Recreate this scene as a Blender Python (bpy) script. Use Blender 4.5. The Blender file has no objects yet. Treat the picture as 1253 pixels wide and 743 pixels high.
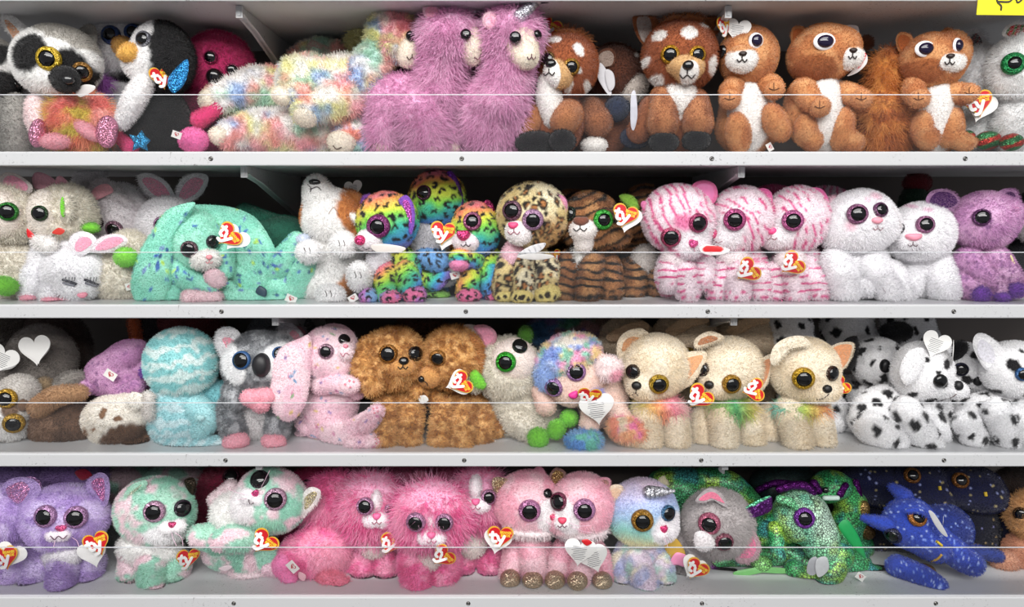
import bpy, math, random
import numpy as np
from math import sin, cos, pi, radians
from mathutils import Vector, Matrix
from mathutils.bvhtree import BVHTree

RNG = random.Random(7)
# ---------------------------------------------------------------- camera and picture units
D, F, PITCH, HC = 1.10, 900.0, radians(6.5), 1.35      # camera distance to the shelf fronts, focal (px), pitch, eye height
CAM = Vector((0.0, -D, HC))
def ray(px, py):
    u = (px - 626.5) / F; v = (371.5 - py) / F
    return Vector((u, cos(PITCH) + v * sin(PITCH), -sin(PITCH) + v * cos(PITCH)))
def at(px, py, Y):
    d = ray(px, py); t = (Y + D) / d.y
    return CAM + d * t
def scale_at(py, Y):
    return (Y + D) / ray(600, py).y / F

SC = bpy.context.scene
COL = SC.collection

# ---------------------------------------------------------------- noise
def _h(ix, iy, iz, seed):
    n = (ix * 374761393 + iy * 668265263 + iz * 1274126177 + seed * 974634777) & 0xFFFFFFFF
    n = ((n ^ (n >> 13)) * 1274126177) & 0xFFFFFFFF
    n = (n ^ (n >> 16)) & 0xFFFFFFFF
    return n / 4294967295.0
def vnoise(P, sc, seed=0):
    Q = P / sc + 1000.0
    I = np.floor(Q).astype(np.int64); f = Q - I; f = f * f * (3 - 2 * f)
    r = 0
    for dx in (0, 1):
        for dy in (0, 1):
            for dz in (0, 1):
                w = (f[:, 0] if dx else 1 - f[:, 0]) * (f[:, 1] if dy else 1 - f[:, 1]) * (f[:, 2] if dz else 1 - f[:, 2])
                r = r + w * _h(I[:, 0] + dx, I[:, 1] + dy, I[:, 2] + dz, seed)
    return r
def lin(c):
    c = np.asarray(c, float) / 255.0
    return np.where(c <= 0.04045, c / 12.92, ((c + 0.055) / 1.055) ** 2.4)

# ---------------------------------------------------------------- paints: f(P px coords (N,3: x, y down, towards the viewer), N normals, base) -> colours
def sm(x, a, b):
    t = np.clip((x - a) / (b - a + 1e-9), 0, 1); return t * t * (3 - 2 * t)
def mixc(C, col, m):
    return C * (1 - m[:, None]) + lin(col)[None, :] * m[:, None]
def ell(cx, cy, rx, ry, col, rot=0, edge=0.12, wob=0.15, dmin=None, seed=1):
    def f(P, N, C):
        a = radians(rot); x = P[:, 0] - cx; y = P[:, 1] - cy
        u = (x * cos(a) + y * sin(a)) / rx; v = (-x * sin(a) + y * cos(a)) / ry
        r = np.sqrt(u * u + v * v) + wob * (vnoise(P, 5.0, seed) - .5) * 2
        m = 1 - sm(r, 1 - edge, 1 + edge)
        m = m * (N[:, 2] > (-0.25))
        if dmin is not None: m = m * (P[:, 2] > dmin)
        return mixc(C, col, m)
    return f
def spots(n, r0, r1, col, seed=0, ring=None, front=False, frac=0.5, sp=1.12):
    """n soft-edged spots spread over the surface; ring = colour of the spot's middle (rosette)"""
    def f(P, N, C):
        rs = np.random.RandomState(seed + 3)
        idx = []
        for i in rs.permutation(len(P))[:3000]:
            if all(np.linalg.norm(P[i] - P[j]) > (r0 + r1) * sp for j in idx):
                idx.append(i)
                if len(idx) >= n: break
        Q = P + (np.stack([vnoise(P, 4.5, seed + k) for k in range(3)], 1) - .5) * r1 * 1.1
        for i in idx:
            s = rs.uniform(r0, r1); an = rs.uniform(.65, 1.0)
            v = P[i] - Q; v = v * np.array([1, an, 1])
            d = np.linalg.norm(v, axis=1)
            C = mixc(C, col, 1 - sm(d, s * .85, s * 1.12))
            if ring is not None and rs.rand() < .8:
                C = mixc(C, ring, (1 - sm(d, s * frac * .8, s * frac * 1.2)))
        return C
    return f
def rosettes(n, r, col, seed=0):
    """open C-shaped leopard marks"""
    def f(P, N, C):
        rs = np.random.RandomState(seed + 11)
        pts = []
        order = rs.permutation(len(P))
        for i in order[:4000]:
            if all(np.linalg.norm(P[i] - P[j]) > r * 2.15 for j in pts):
                pts.append(i)
                if len(pts) >= n: break
        Q = P + (np.stack([vnoise(P, 4, seed + k) for k in range(3)], 1) - .5) * r * .8
        for i in pts:
            V = Q - P[i]; d = np.linalg.norm(V, axis=1)
            ang = np.arctan2(V[:, 1], V[:, 0] + V[:, 2]) + rs.uniform(0, 6.28)
            gap = np.cos(ang) > .55
            s = r * rs.uniform(.75, 1.05)
            m = (1 - sm(np.abs(d - s * .66), s * .30, s * .48)) * (~gap)
            C = mixc(C, col, m)
        return C
    return f
def stripes(cx, cy, wl, col, ang=0, warp=3.0, duty=.35, seed=0, radial=False, nscale=14, lo=None):
    def f(P, N, C):
        a = radians(ang); x = P[:, 0] - cx; y = P[:, 1] - cy
        if radial: s = np.sqrt(x * x + y * y + (P[:, 2]*.6) ** 2)
        else: s = x * cos(a) + y * sin(a)
        s = s + warp * (vnoise(P, nscale, seed) - .5) * 2 + 1.2 * (vnoise(P, 4, seed + 5) - .5)
        ph = np.abs((s / wl) % 1.0 - .5) * 2
        thin = duty * (.55 + .9 * vnoise(P, 11, seed + 9))
        m = sm(ph, 1 - thin - .08, 1 - thin + .12)
        if lo is not None: m = m * (vnoise(P, lo, seed + 13) > .38)
        return mixc(C, col, m)
    return f
def tiedye(cols, sc=22, seed=0, soft=.35):
    def f(P, N, C):
        n = len(cols)
        W = np.stack([vnoise(P, sc, seed + 17 * k) + .25 * vnoise(P, sc * .35, seed + 17 * k + 5) for k in range(n)], 1)
        W = np.exp((W - W.max(1, keepdims=True)) * (7 / soft))
        W /= W.sum(1, keepdims=True)
        return W @ np.array([lin(c) for c in cols])
    return f
def bands(axis, stops, warp=4, seed=0, sc=14):
    """colour ramp along an axis given as (px offset, colour) stops; axis = angle in degrees (0 = x, 90 = down)"""
    def f(P, N, C):
        a = radians(axis)
        s = P[:, 0] * cos(a) + P[:, 1] * sin(a) + warp * (vnoise(P, sc, seed) - .5) * 2
        xs = [q[0] for q in stops]; cs = np.array([lin(q[1]) for q in stops])
        return np.stack([np.interp(s, xs, cs[:, k]) for k in range(3)], 1)
    return f
def speck(n, r, cols, seed=0):
    def f(P, N, C):
        rs = np.random.RandomState(seed)
        ex = P.max(0) - P.min(0); n_ = max(3, int(n * min(1.3, (ex[0] * ex[1] + ex[1] * ex[2] + ex[0] * ex[2]) / 15000.)))
        for i in rs.choice(len(P), size=min(n_, len(P)), replace=False):
            a = rs.uniform(0, 3.14); V = P - P[i]
            u = V[:, 0] * cos(a) + V[:, 1] * sin(a); w = -V[:, 0] * sin(a) + V[:, 1] * cos(a)
            d = np.sqrt((u / 1.8) ** 2 + w * w + V[:, 2] ** 2)
            C = mixc(C, cols[rs.randint(len(cols))], 1 - sm(d, r * .8, r * 1.3))
        return C
    return f
def above(y, col, edge=2.0, wob=3, seed=2, slope=0.0, x0=0):
    def f(P, N, C):
        s = P[:, 1] + slope * (P[:, 0] - x0) + wob * (vnoise(P, 6, seed) - .5) * 2
        return mixc(C, col, 1 - sm(s, y - edge, y + edge))
    return f
def below(y, col, edge=2.0, wob=3, seed=2, slope=0.0, x0=0):
    def f(P, N, C):
        s = P[:, 1] + slope * (P[:, 0] - x0) + wob * (vnoise(P, 6, seed) - .5) * 2
        return mixc(C, col, sm(s, y - edge, y + edge))
    return f
def behind(d, col, edge=2.0):
    return lambda P, N, C: mixc(C, col, 1 - sm(P[:, 2] + 3 * (vnoise(P, 6, 4) - .5), d - edge, d + edge))

# ---------------------------------------------------------------- materials (procedural; the dyed colour of each piece of cloth is in the "Dye" attribute)
MATS = {}
def _nt(name):
    m = bpy.data.materials.new(name); m.use_nodes = True
    nt = m.node_tree; b = nt.nodes['Principled BSDF']
    MATS[name] = m
    return m, nt, b
def _attr(nt):
    a = nt.nodes.new('ShaderNodeAttribute'); a.attribute_name = 'Dye'; return a
def mat_plush():
    m, nt, b = _nt('plush_cloth'); L = nt.links
    a = _attr(nt); n = nt.nodes.new('ShaderNodeTexNoise'); tc = nt.nodes.new('ShaderNodeTexCoord')
    L.new(tc.outputs['Object'], n.inputs['Vector'])
    n.inputs['Scale'].default_value = 420; n.inputs['Detail'].default_value = 3
    mr = nt.nodes.new('ShaderNodeMapRange'); mr.inputs['From Min'].default_value = .3; mr.inputs['From Max'].default_value = .7
    mr.inputs['To Min'].default_value = .82; mr.inputs['To Max'].default_value = 1.12
    L.new(n.outputs['Fac'], mr.inputs['Value'])
    mx = nt.nodes.new('ShaderNodeVectorMath'); mx.operation = 'SCALE'
    L.new(a.outputs['Color'], mx.inputs[0]); L.new(mr.outputs['Result'], mx.inputs['Scale'])
    L.new(mx.outputs['Vector'], b.inputs['Base Color'])
    bp = nt.nodes.new('ShaderNodeBump'); bp.inputs['Strength'].default_value = .5; bp.inputs['Distance'].default_value = .002
    L.new(n.outputs['Fac'], bp.inputs['Height']); L.new(bp.outputs['Normal'], b.inputs['Normal'])
    b.inputs['Roughness'].default_value = .95; b.inputs['Specular IOR Level'].default_value = .15
    b.inputs['Sheen Weight'].default_value = .25; b.inputs['Sheen Roughness'].default_value = .6
def mat_fur():
    m, nt, b = _nt('fur_pile'); L = nt.links
    a = _attr(nt); hi = nt.nodes.new('ShaderNodeHairInfo')
    mr = nt.nodes.new('ShaderNodeMapRange'); mr.inputs['To Min'].default_value = .8; mr.inputs['To Max'].default_value = 1.22
    L.new(hi.outputs['Random'], mr.inputs['Value'])
    mx = nt.nodes.new('ShaderNodeVectorMath'); mx.operation = 'SCALE'
    L.new(a.outputs['Color'], mx.inputs[0]); L.new(mr.outputs['Result'], mx.inputs['Scale'])
    L.new(mx.outputs['Vector'], b.inputs['Base Color'])
    b.inputs['Roughness'].default_value = .6; b.inputs['Specular IOR Level'].default_value = .25
    b.inputs['Sheen Weight'].default_value = .2
def mat_simple(name, rough, metal=0., spec=.5, coat=0.):
    m, nt, b = _nt(name); L = nt.links
    a = _attr(nt); n = nt.nodes.new('ShaderNodeTexNoise'); n.inputs['Scale'].default_value = 150
    mr = nt.nodes.new('ShaderNodeMapRange'); mr.inputs['To Min'].default_value = max(0, rough - .06); mr.inputs['To Max'].default_value = rough + .06
    L.new(n.outputs['Fac'], mr.inputs['Value']); L.new(mr.outputs['Result'], b.inputs['Roughness'])
    L.new(a.outputs['Color'], b.inputs['Base Color'])
    b.inputs['Metallic'].default_value = metal; b.inputs['Specular IOR Level'].default_value = spec; b.inputs['Coat Weight'].default_value = coat
def mat_glitter(name, scale=1100, lo=.45, hi=1.5, metal=.75, cellmode=False):
    m, nt, b = _nt(name); L = nt.links
    a = _attr(nt); v = nt.nodes.new('ShaderNodeTexVoronoi'); tc = nt.nodes.new('ShaderNodeTexCoord')
    L.new(tc.outputs['Object'], v.inputs['Vector']); v.inputs['Scale'].default_value = scale
    sep = nt.nodes.new('ShaderNodeSeparateColor'); L.new(v.outputs['Color'], sep.inputs['Color'])
    mr = nt.nodes.new('ShaderNodeMapRange'); mr.inputs['To Min'].default_value = lo; mr.inputs['To Max'].default_value = hi
    L.new(sep.outputs[0], mr.inputs['Value'])
    mx = nt.nodes.new('ShaderNodeVectorMath'); mx.operation = 'SCALE'
    L.new(a.outputs['Color'], mx.inputs[0]); L.new(mr.outputs['Result'], mx.inputs['Scale'])
    L.new(mx.outputs['Vector'], b.inputs['Base Color'])
    # every flake faces its own way
    geo = nt.nodes.new('ShaderNodeNewGeometry'); sub = nt.nodes.new('ShaderNodeVectorMath'); sub.operation = 'SUBTRACT'
    L.new(v.outputs['Color'], sub.inputs[0]); sub.inputs[1].default_value = (.5, .5, .5)
    sc = nt.nodes.new('ShaderNodeVectorMath'); sc.operation = 'SCALE'; sc.inputs['Scale'].default_value = 1.1
    L.new(sub.outputs[0], sc.inputs[0]); ad = nt.nodes.new('ShaderNodeVectorMath'); ad.operation = 'ADD'
    L.new(geo.outputs['Normal'], ad.inputs[0]); L.new(sc.outputs[0], ad.inputs[1])
    no = nt.nodes.new('ShaderNodeVectorMath'); no.operation = 'NORMALIZE'; L.new(ad.outputs[0], no.inputs[0])
    L.new(no.outputs[0], b.inputs['Normal'])
    b.inputs['Metallic'].default_value = metal; b.inputs['Roughness'].default_value = .3
def mat_scales():
    """foil-printed dragon skin: bright cells on a dark net, cell size grows with the lumps of a slow noise"""
    m, nt, b = _nt('foil_scale_cloth'); L = nt.links
    a = _attr(nt); tc = nt.nodes.new('ShaderNodeTexCoord')
    v = nt.nodes.new('ShaderNodeTexVoronoi'); v.feature = 'DISTANCE_TO_EDGE'; v.inputs['Scale'].default_value = 235
    v2 = nt.nodes.new('ShaderNodeTexVoronoi'); v2.inputs['Scale'].default_value = 235
    L.new(tc.outputs['Object'], v.inputs['Vector']); L.new(tc.outputs['Object'], v2.inputs['Vector'])
    r = nt.nodes.new('ShaderNodeMapRange'); r.inputs['From Min'].default_value = .07; r.inputs['From Max'].default_value = .13
    r.inputs['To Min'].default_value = 0.; r.inputs['To Max'].default_value = 1.
    L.new(v.outputs['Distance'], r.inputs['Value'])
    sep = nt.nodes.new('ShaderNodeSeparateColor'); L.new(v2.outputs['Color'], sep.inputs['Color'])
    mr = nt.nodes.new('ShaderNodeMapRange'); mr.inputs['To Min'].default_value = .8; mr.inputs['To Max'].default_value = 1.25
    L.new(sep.outputs[1], mr.inputs['Value'])
    mx = nt.nodes.new('ShaderNodeVectorMath'); mx.operation = 'SCALE'
    L.new(a.outputs['Color'], mx.inputs[0]); L.new(mr.outputs['Result'], mx.inputs['Scale'])
    net = nt.nodes.new('ShaderNodeVectorMath'); net.operation = 'SCALE'; net.inputs['Scale'].default_value = .14
    L.new(a.outputs['Color'], net.inputs[0])
    mix = nt.nodes.new('ShaderNodeMix'); mix.data_type = 'RGBA'
    L.new(r.outputs['Result'], mix.inputs['Factor']); L.new(net.outputs[0], mix.inputs['A']); L.new(mx.outputs[0], mix.inputs['B'])
    L.new(mix.outputs['Result'], b.inputs['Base Color'])
    mul = nt.nodes.new('ShaderNodeMath'); mul.operation = 'MULTIPLY'; mul.inputs[1].default_value = .22
    L.new(r.outputs['Result'], mul.inputs[0]); L.new(mul.outputs[0], b.inputs['Metallic'])
    b.inputs['Roughness'].default_value = .38
mat_plush(); mat_fur(); mat_simple('glossy_plastic', .09, spec=.6, coat=.3); mat_simple('printed_card', .38); mat_simple('thread', .6); mat_simple('satin_cloth', .45, spec=.5)
mat_glitter('glitter_cloth'); mat_glitter('glitter_iris', 900, .35, 1.6, .4); mat_scales(); mat_glitter('foil_cloth', 500, .7, 1.25, .6)

# ---------------------------------------------------------------- meshes
def icos(n):
    import bmesh
    bm = bmesh.new(); bmesh.ops.create_icosphere(bm, subdivisions=n, radius=1)
    V = np.array([v.co[:] for v in bm.verts]); Fc = np.array([[v.index for v in f.verts] for f in bm.faces])
    bm.free(); return V / np.linalg.norm(V, axis=1)[:, None], Fc
ICO = {n: icos(n) for n in (3, 4, 5, 6)}

def mesh_obj(name, V, faces, mat, cols=None, parent=None, loc=None, smooth=True, fur=None, ncull=None):
    """V world coordinates (N,3); the object's origin goes to loc (world) or the middle of V"""
    V = np.asarray(V, float)
    c = np.asarray(loc if loc is not None else (V.min(0) + V.max(0)) / 2, float)
    me = bpy.data.meshes.new(name)
    if isinstance(faces, np.ndarray):
        k = faces.shape[1]
        me.vertices.add(len(V)); me.vertices.foreach_set('co', (V - c).ravel())
        me.loops.add(faces.size); me.loops.foreach_set('vertex_index', faces.ravel().astype(np.int32))
        me.polygons.add(len(faces)); me.polygons.foreach_set('loop_start', np.arange(0, faces.size, k, dtype=np.int32))
        me.update(calc_edges=True)
    else:
        me.from_pydata([tuple(v) for v in (V - c)], [], faces)
    if smooth: me.polygons.foreach_set('use_smooth', [True] * len(me.polygons))
    if cols is not None:
        cols = np.asarray(cols, float)
        if cols.ndim == 1: cols = np.tile(cols, (len(V), 1))
        li = np.empty(len(me.loops), dtype=np.int32); me.loops.foreach_get('vertex_index', li)
        ca = me.color_attributes.new('Dye', 'BYTE_COLOR', 'CORNER')
        ca.data.foreach_set('color', np.concatenate([np.clip(cols[li], 0, 1), np.ones((len(li), 1))], 1).ravel())
    me.materials.append(MATS[mat] if isinstance(mat, str) else mat)
    o = bpy.data.objects.new(name, me); COL.objects.link(o)
    if parent is not None:
        o.parent = parent; o.location = Vector(c) - wloc(parent)
    else: o.location = c
    o['_w'] = [float(x) for x in c]
    return o
def wloc(o):
    return Vector(o['_w'])

FURS = {  # length px, hairs per px^2, width px, random, droop, kink amplitude px
    'short': (2.3, .42, .75, .35, .0, 0), 'plush': (3.6, .45, .75, .5, .25, 0), 'fuzzy': (5.0, .45, .7, .7, .3, .5),
    'long': (9.0, .30, 1.0, 1.6, .9, .6), 'curly': (4.2, .5, .9, 1.3, .1, 1.6), 'wool': (5.2, .36, 1.0, 1.2, .3, 1.0), 'string': (15., .05, .6, 1.6, .3, 3.0),
}
FURQ = 1.0
def add_fur(o, kind, s, area_px, seed=0, back=True):
    L, dens, w, rnd, droop, kink = FURS[kind]
    me = o.data
    m = o.modifiers.new('fur', 'PARTICLE_SYSTEM'); ps = o.particle_systems[-1]; st = ps.settings
    me.materials.append(MATS['fur_pile'])
    st.type = 'HAIR'; st.count = max(60, int(area_px * dens * FURQ)); ps.seed = seed
    st.use_advanced_hair = True
    st.hair_step = 3 if L < 4 else 4
    st.emit_from = 'FACE'; st.use_emit_random = True; st.use_even_distribution = True; st.distribution = 'RAND'
    # velocity terms are relative to a unit normal push; object_align leans the pile down
    st.normal_factor = L * s * .25; st.factor_random = L * s * rnd * .10
    st.object_align_factor = (0, -L * s * .012, -L * s * droop * .16)
    st.length_random = .35
    st.root_radius = 1.0; st.tip_radius = .35; st.radius_scale = w * s * .5
    st.render_step = 2 if L < 4 and not kink else 3; st.display_step = 1; st.material = len(me.materials)
    if kink:
        st.child_type = 'NONE'
    n = len(me.vertices); no = np.empty(n * 3); me.vertex_normals.foreach_get('vector', no)
    no = no.reshape(-1, 3)
    vg = o.vertex_groups.new(name='pile'); vg.add([int(i) for i in np.nonzero(no[:, 1] < .45)[0]], 1.0, 'REPLACE')
    ps.vertex_group_density = 'pile'
    return ps

def catmull(P, n, closed=False):
    P = np.asarray(P, float); m = len(P); out = []
    segs = m if closed else m - 1
    for i in range(segs):
        p0 = P[(i - 1) % m] if closed or i > 0 else 2 * P[0] - P[1]
        p1 = P[i]; p2 = P[(i + 1) % m]
        p3 = P[(i + 2) % m] if closed or i + 2 < m else 2 * P[-1] - P[-2]
        for k in range(n):
            t = k / n
            out.append(.5 * ((2 * p1) + (-p0 + p2) * t + (2 * p0 - 5 * p1 + 4 * p2 - p3) * t * t + (-p0 + 3 * p1 - 3 * p2 + p3) * t ** 3))
    if not closed: out.append(P[-1])
    return np.array(out)

def heart(n=40, w=1.0):
    pts = []
    for k in range(n):
        t = 2 * pi * k / n
        x = 16 * sin(t) ** 3; y = 13 * cos(t) - 5 * cos(2 * t) - 2 * cos(3 * t) - cos(4 * t)
        pts.append((x / 17, (y + 2.5) / 17 + .06))
    return np.array(pts)
def prism(out, z0, z1):
    n = len(out)
    V = [(x, z0, y) for x, y in out] + [(x, z1, y) for x, y in out]
    Fs = [tuple(range(n))[::-1], tuple(range(n, 2 * n))] + [(i, (i + 1) % n, n + (i + 1) % n, n + i) for i in range(n)]
    return V, Fs
def stroke2d(paths, w, z0, z1, seg=6):
    """flat thick strokes (rounded) in the xz plane, as prisms of capsules"""
    V, Fs = [], []
    for P in paths:
        Pc = catmull(P, 4) if len(P) > 2 else np.array(P, float)
        for i in range(len(Pc) - 1):
            a, b = Pc[i], Pc[i + 1]; d = b - a; L = np.linalg.norm(d)
            if L < 1e-6: continue
            th = math.atan2(d[1], d[0]); o = []
            for k in range(seg + 1):
                q = th - pi / 2 + pi * k / seg; o.append(b + w * np.array([cos(q), sin(q)]))
            for k in range(seg + 1):
                q = th + pi / 2 + pi * k / seg; o.append(a + w * np.array([cos(q), sin(q)]))
            v, f = prism(o, z0 - len(V) * w * 6e-4, z1)
            base = len(V); V += v; Fs += [tuple(base + j for j in q) for q in f]
    return V, Fs
# ---------------------------------------------------------------- hang tags: shared meshes, unit = half the heart's width
RED, GOLD, WHITE, YEL = (206, 30, 38), (226, 178, 60), (244, 243, 240), (246, 208, 60)
def _raw(name, V, Fs, mat, col):
    me = bpy.data.meshes.new(name); me.from_pydata([tuple(v) for v in V], [], Fs)
    ca = me.color_attributes.new('Dye', 'BYTE_COLOR', 'CORNER')
    c = lin(col); ca.data.foreach_set('color', np.tile(np.append(c, 1), (len(me.loops), 1)).ravel())
    me.materials.append(MATS[mat]); return me
def _text_mesh(lines, size, y0, z, bold=.02, step=1.05, x0=0.0):
    V, Fs = [], []
    for k, tx in enumerate(lines):
        cu = bpy.data.curves.new('lettering', 'FONT'); cu.body = tx; cu.size = size; cu.align_x = 'CENTER'; cu.offset = bold; cu.extrude = .012
        cu.resolution_u = 2
        ob = bpy.data.objects.new('lettering', cu); COL.objects.link(ob)
        dg = bpy.context.evaluated_depsgraph_get(); me = ob.evaluated_get(dg).to_mesh()
        b = len(V); V += [(v.co.x + x0, z - v.co.z, v.co.y + y0 - k * size * step) for v in me.vertices]
        Fs += [tuple(b + i for i in p.vertices) for p in me.polygons]
        ob.evaluated_get(dg).to_mesh_clear(); bpy.data.objects.remove(ob); bpy.data.curves.remove(cu)
    return V, Fs
H = heart()
_TAG = {}
_TAG['back'] = _raw('tag_leaf', *prism(H * 1.08, .0, .03), 'printed_card', WHITE)
_TAG['rim'] = _raw('hang_tag', *prism(H * 1.0, -.05, -.02), 'printed_card', GOLD)
_TAG['face'] = _raw('red_heart', *prism(H * .90, -.075, -.05), 'printed_card', RED)
TY0 = [[(-.50, .50), (-.50, .05), (-.42, -.16), (-.22, -.16)], [(-.68, .30), (-.24, .33)],
       [(-.12, .22), (-.02, -.02), (.12, -.10)], [(.34, .24), (.14, -.22), (-.02, -.48), (-.26, -.50)]]
TYP = [[(x - .06, y - .04) for x, y in p] for p in TY0]
_TAG['ty'] = _raw('logo', *stroke2d(TYP, .105, -.10, -.075), 'printed_card', (250, 250, 248))
_TAG['cap'] = _raw('caption', *_text_mesh(['BEANIE', 'BOOS'], .25, .40, -.085, .012, .9, .36), 'printed_card', YEL)
_bars = []
_rs = random.Random(3)
V_, F_ = [], []
for k in range(8):
    y = .45 - k * .12; hw = .62 * math.sqrt(max(.05, 1 - (k / 8.5) ** 2)) * _rs.uniform(.7, 1)
    v, f = prism([(-hw, y), (hw * _rs.uniform(.5, 1), y), (hw * .9, y + .035), (-hw, y + .035)], -.006, .0); b = len(V_)
    V_ += v; F_ += [tuple(b + i for i in q) for q in f]
_TAG['print'] = _raw('small_print', V_, F_, 'printed_card', (120, 120, 125))
_TAG['lab'] = _raw('sewn_label', *prism([(-.7, -.5), (.7, -.5), (.7, .5), (-.7, .5)], 0, .05), 'satin_cloth', (238, 236, 232))
ho, hi_ = H * .36, H * .27
_v = [(x, -.02, y) for x, y in ho] + [(x, -.02, y) for x, y in hi_]; _n = len(H)
_TAG['labheart'] = _raw('printed_heart', _v, [(i, (i + 1) % _n, _n + (i + 1) % _n, _n + i) for i in range(_n)], 'printed_card', (196, 50, 60))
_TAG['labty'] = _raw('logo', *stroke2d([[(x * .27, y * .27) for x, y in p] for p in TYP], .035, -.03, -.01, 3), 'printed_card', (196, 50, 60))

def _child(me, name, parent, M, loc):
    o = bpy.data.objects.new(name, me); COL.objects.link(o); o.parent = parent
    o.location = Vector(loc) - wloc(parent); o['_w'] = [float(x) for x in loc]
    if M is not None: o.rotation_mode = 'QUATERNION'; o.rotation_quaternion = M[0]; o.scale = (M[1],) * 3
    return o

TOYS = []
CLUMP = {'curly': (5.0, 2.6), 'wool': (6.5, 3.4), 'long': (7.0, 2.8), 'fuzzy': (6.0, 1.2)}
class Toy:
    def __init__(t, name, label, cat, Y, c, group=None, fur='plush', q=1.0):
        if Y < .1: Y += .011
        elif Y < .19: Y += .012
        t.Y = Y; t.s = scale_at(c[1], Y); t.c = c; t.fur = fur; t.q = q; t.seed = len(TOYS) * 31 + 5
        e = bpy.data.objects.new(name, None); COL.objects.link(e); e.empty_display_size = .02
        w = at(c[0], c[1], Y); e.location = w; e['_w'] = list(w)
        e['label'] = label; e['category'] = cat
        if group: e['group'] = group
        t.e = e; t.parts = []; TOYS.append(t)
    # px -> world
    def W(t, x, y, d=0.0):
        return at(x, y, t.Y - d * t.s)
    def toP(t, V, c, x, y, d):
        V = np.asarray(V); c = np.asarray(c)
        return np.stack([x + (V[:, 0] - c[0]) / t.s, y - (V[:, 2] - c[2]) / t.s, d - (V[:, 1] - c[1]) / t.s], 1)
    def _fin(t, name, V, Fc, P, col, paint, mat, parent, fur, area, hide=False):
        o = None
        V = np.asarray(V, float)
        # vertex normals for painting
        tri = Fc if isinstance(Fc, np.ndarray) else None
        N = np.zeros_like(V)
        if tri is not None:
            for k in range(1, tri.shape[1] - 1):
                a, b, c = V[tri[:, 0]], V[tri[:, k]], V[tri[:, k + 1]]
                n = np.cross(b - a, c - a)
                for j in range(tri.shape[1]): np.add.at(N, tri[:, j], n)
        N /= (np.linalg.norm(N, axis=1)[:, None] + 1e-12)
        NP = np.stack([N[:, 0], -N[:, 2], -N[:, 1]], 1)
        C = np.tile(lin(col), (len(V), 1))
        for f in (paint or []): C = f(P, NP, C)
        if fur: C = np.clip(C, 0, 1) ** .92; C = C * .93 + .07 * C.mean(1, keepdims=True)
        C = C * (1 + .10 * (vnoise(P, 3.0, 77)[:, None] - .5))
        o = mesh_obj(name, V, Fc, mat, C, parent or t.e)
        if fur:
            add_fur(o, fur, t.s, area * t.q, seed=t.seed + len(t.parts))
        o['_name'] = name
        t.parts.append((o, V, Fc)); return o
    def bvh(t, o):
        for q in t.parts:
            if q[0] is o:
                if not hasattr(t, '_b'): t._b = {}
                if o.name not in t._b:
                    t._b[o.name] = BVHTree.FromPolygons([tuple(v) for v in q[1]], q[2].tolist() if isinstance(q[2], np.ndarray) else q[2])
                return t._b[o.name]
    def hit(t, x, y, on=None, fall=True):
        """where the line of sight of a point on the toy meets its cloth: (point, normal, object)"""
        best = None
        objs = on if on is not None else [q[0] for q in t.parts if q[0].get('_solid')]
        d = ray(x, y); d.normalize()
        for o in objs:
            h = t.bvh(o).ray_cast(CAM, d)
            if h[0] is not None and (best is None or h[3] < best[3]): best = (h[0], h[1], o, h[3])
        if best is None and fall:
            w = t.W(x, y, 0); bb = None
            for o in objs:
                h = t.bvh(o).find_nearest(w)
                if h[0] is not None and (bb is None or h[3] < bb[3]): bb = (h[0], h[1], o, h[3])
            best = bb
        return best
    def blob(t, name, B, col, paint=None, fur='-', mat='plush_cloth', k=6.0, res=5, parent=None, lump=.6, solid=True):
        """one cloth piece: B = [(x, y, d, rx, ry, rd[, roll])], rounded together"""
        if fur == '-': fur = t.fur
        B = [tuple(b) + (0,) * (7 - len(b)) for b in (B if isinstance(B, list) else [B])]
        U, Fc = ICO[res]
        x0, y0, d0 = B[0][:3]
        c0 = np.array([x0, y0, d0], float)
        Dr = np.stack([U[:, 0], -U[:, 2], -U[:, 1]], 1)
        R = max(np.linalg.norm(np.array(b[:3]) - c0) + max(b[3:6]) for b in B) * 1.15
        def sdf(Q):
            r = None
            for b in B:
                a = radians(b[6]); x = Q[:, 0] - b[0]; y = Q[:, 1] - b[1]; z = Q[:, 2] - b[2]
                u = (x * cos(a) + y * sin(a)) / b[3]; v = (-x * sin(a) + y * cos(a)) / b[4]; w = z / b[5]
                f = (np.sqrt(u * u + v * v + w * w) - 1) * min(b[3:6])
                if r is None: r = f
                else:
                    h = np.clip(.5 + .5 * (r - f) / k, 0, 1); r = r * (1 - h) + f * h - k * h * (1 - h)
            return r
        n = len(Dr); lo = np.zeros(n); hi = np.full(n, R)
        if len(B) > 1:
            last = np.zeros(n); S = 26
            for j in range(1, S + 1):
                tt = R * j / S; last = np.where(sdf(c0 + Dr * tt) < 0, tt, last)
            lo = last; hi = last + R / S
        for _ in range(16):
            mid = (lo + hi) / 2; ins = sdf(c0 + Dr * mid[:, None]) < 0
            lo = np.where(ins, mid, lo); hi = np.where(ins, hi, mid)
        P = c0 + Dr * lo[:, None]
        if lump: P = P + Dr * ((vnoise(P, 11, t.seed) - .5) * 2 * lump)[:, None]
        if fur in CLUMP: P = P + Dr * ((vnoise(P, CLUMP[fur][0], t.seed + 4) - .5) * 2 * CLUMP[fur][1])[:, None]
        w = np.array(t.W(x0, y0, d0))
        V = np.stack([w[0] + (P[:, 0] - x0) * t.s, w[1] - (P[:, 2] - d0) * t.s, w[2] - (P[:, 1] - y0) * t.s], 1)
        area = 4 * pi * np.mean(lo) ** 2
        o = t._fin(name, V, Fc, P, col, paint, mat, parent, fur, area)
        if solid: o['_solid'] = 1
        return o
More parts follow.
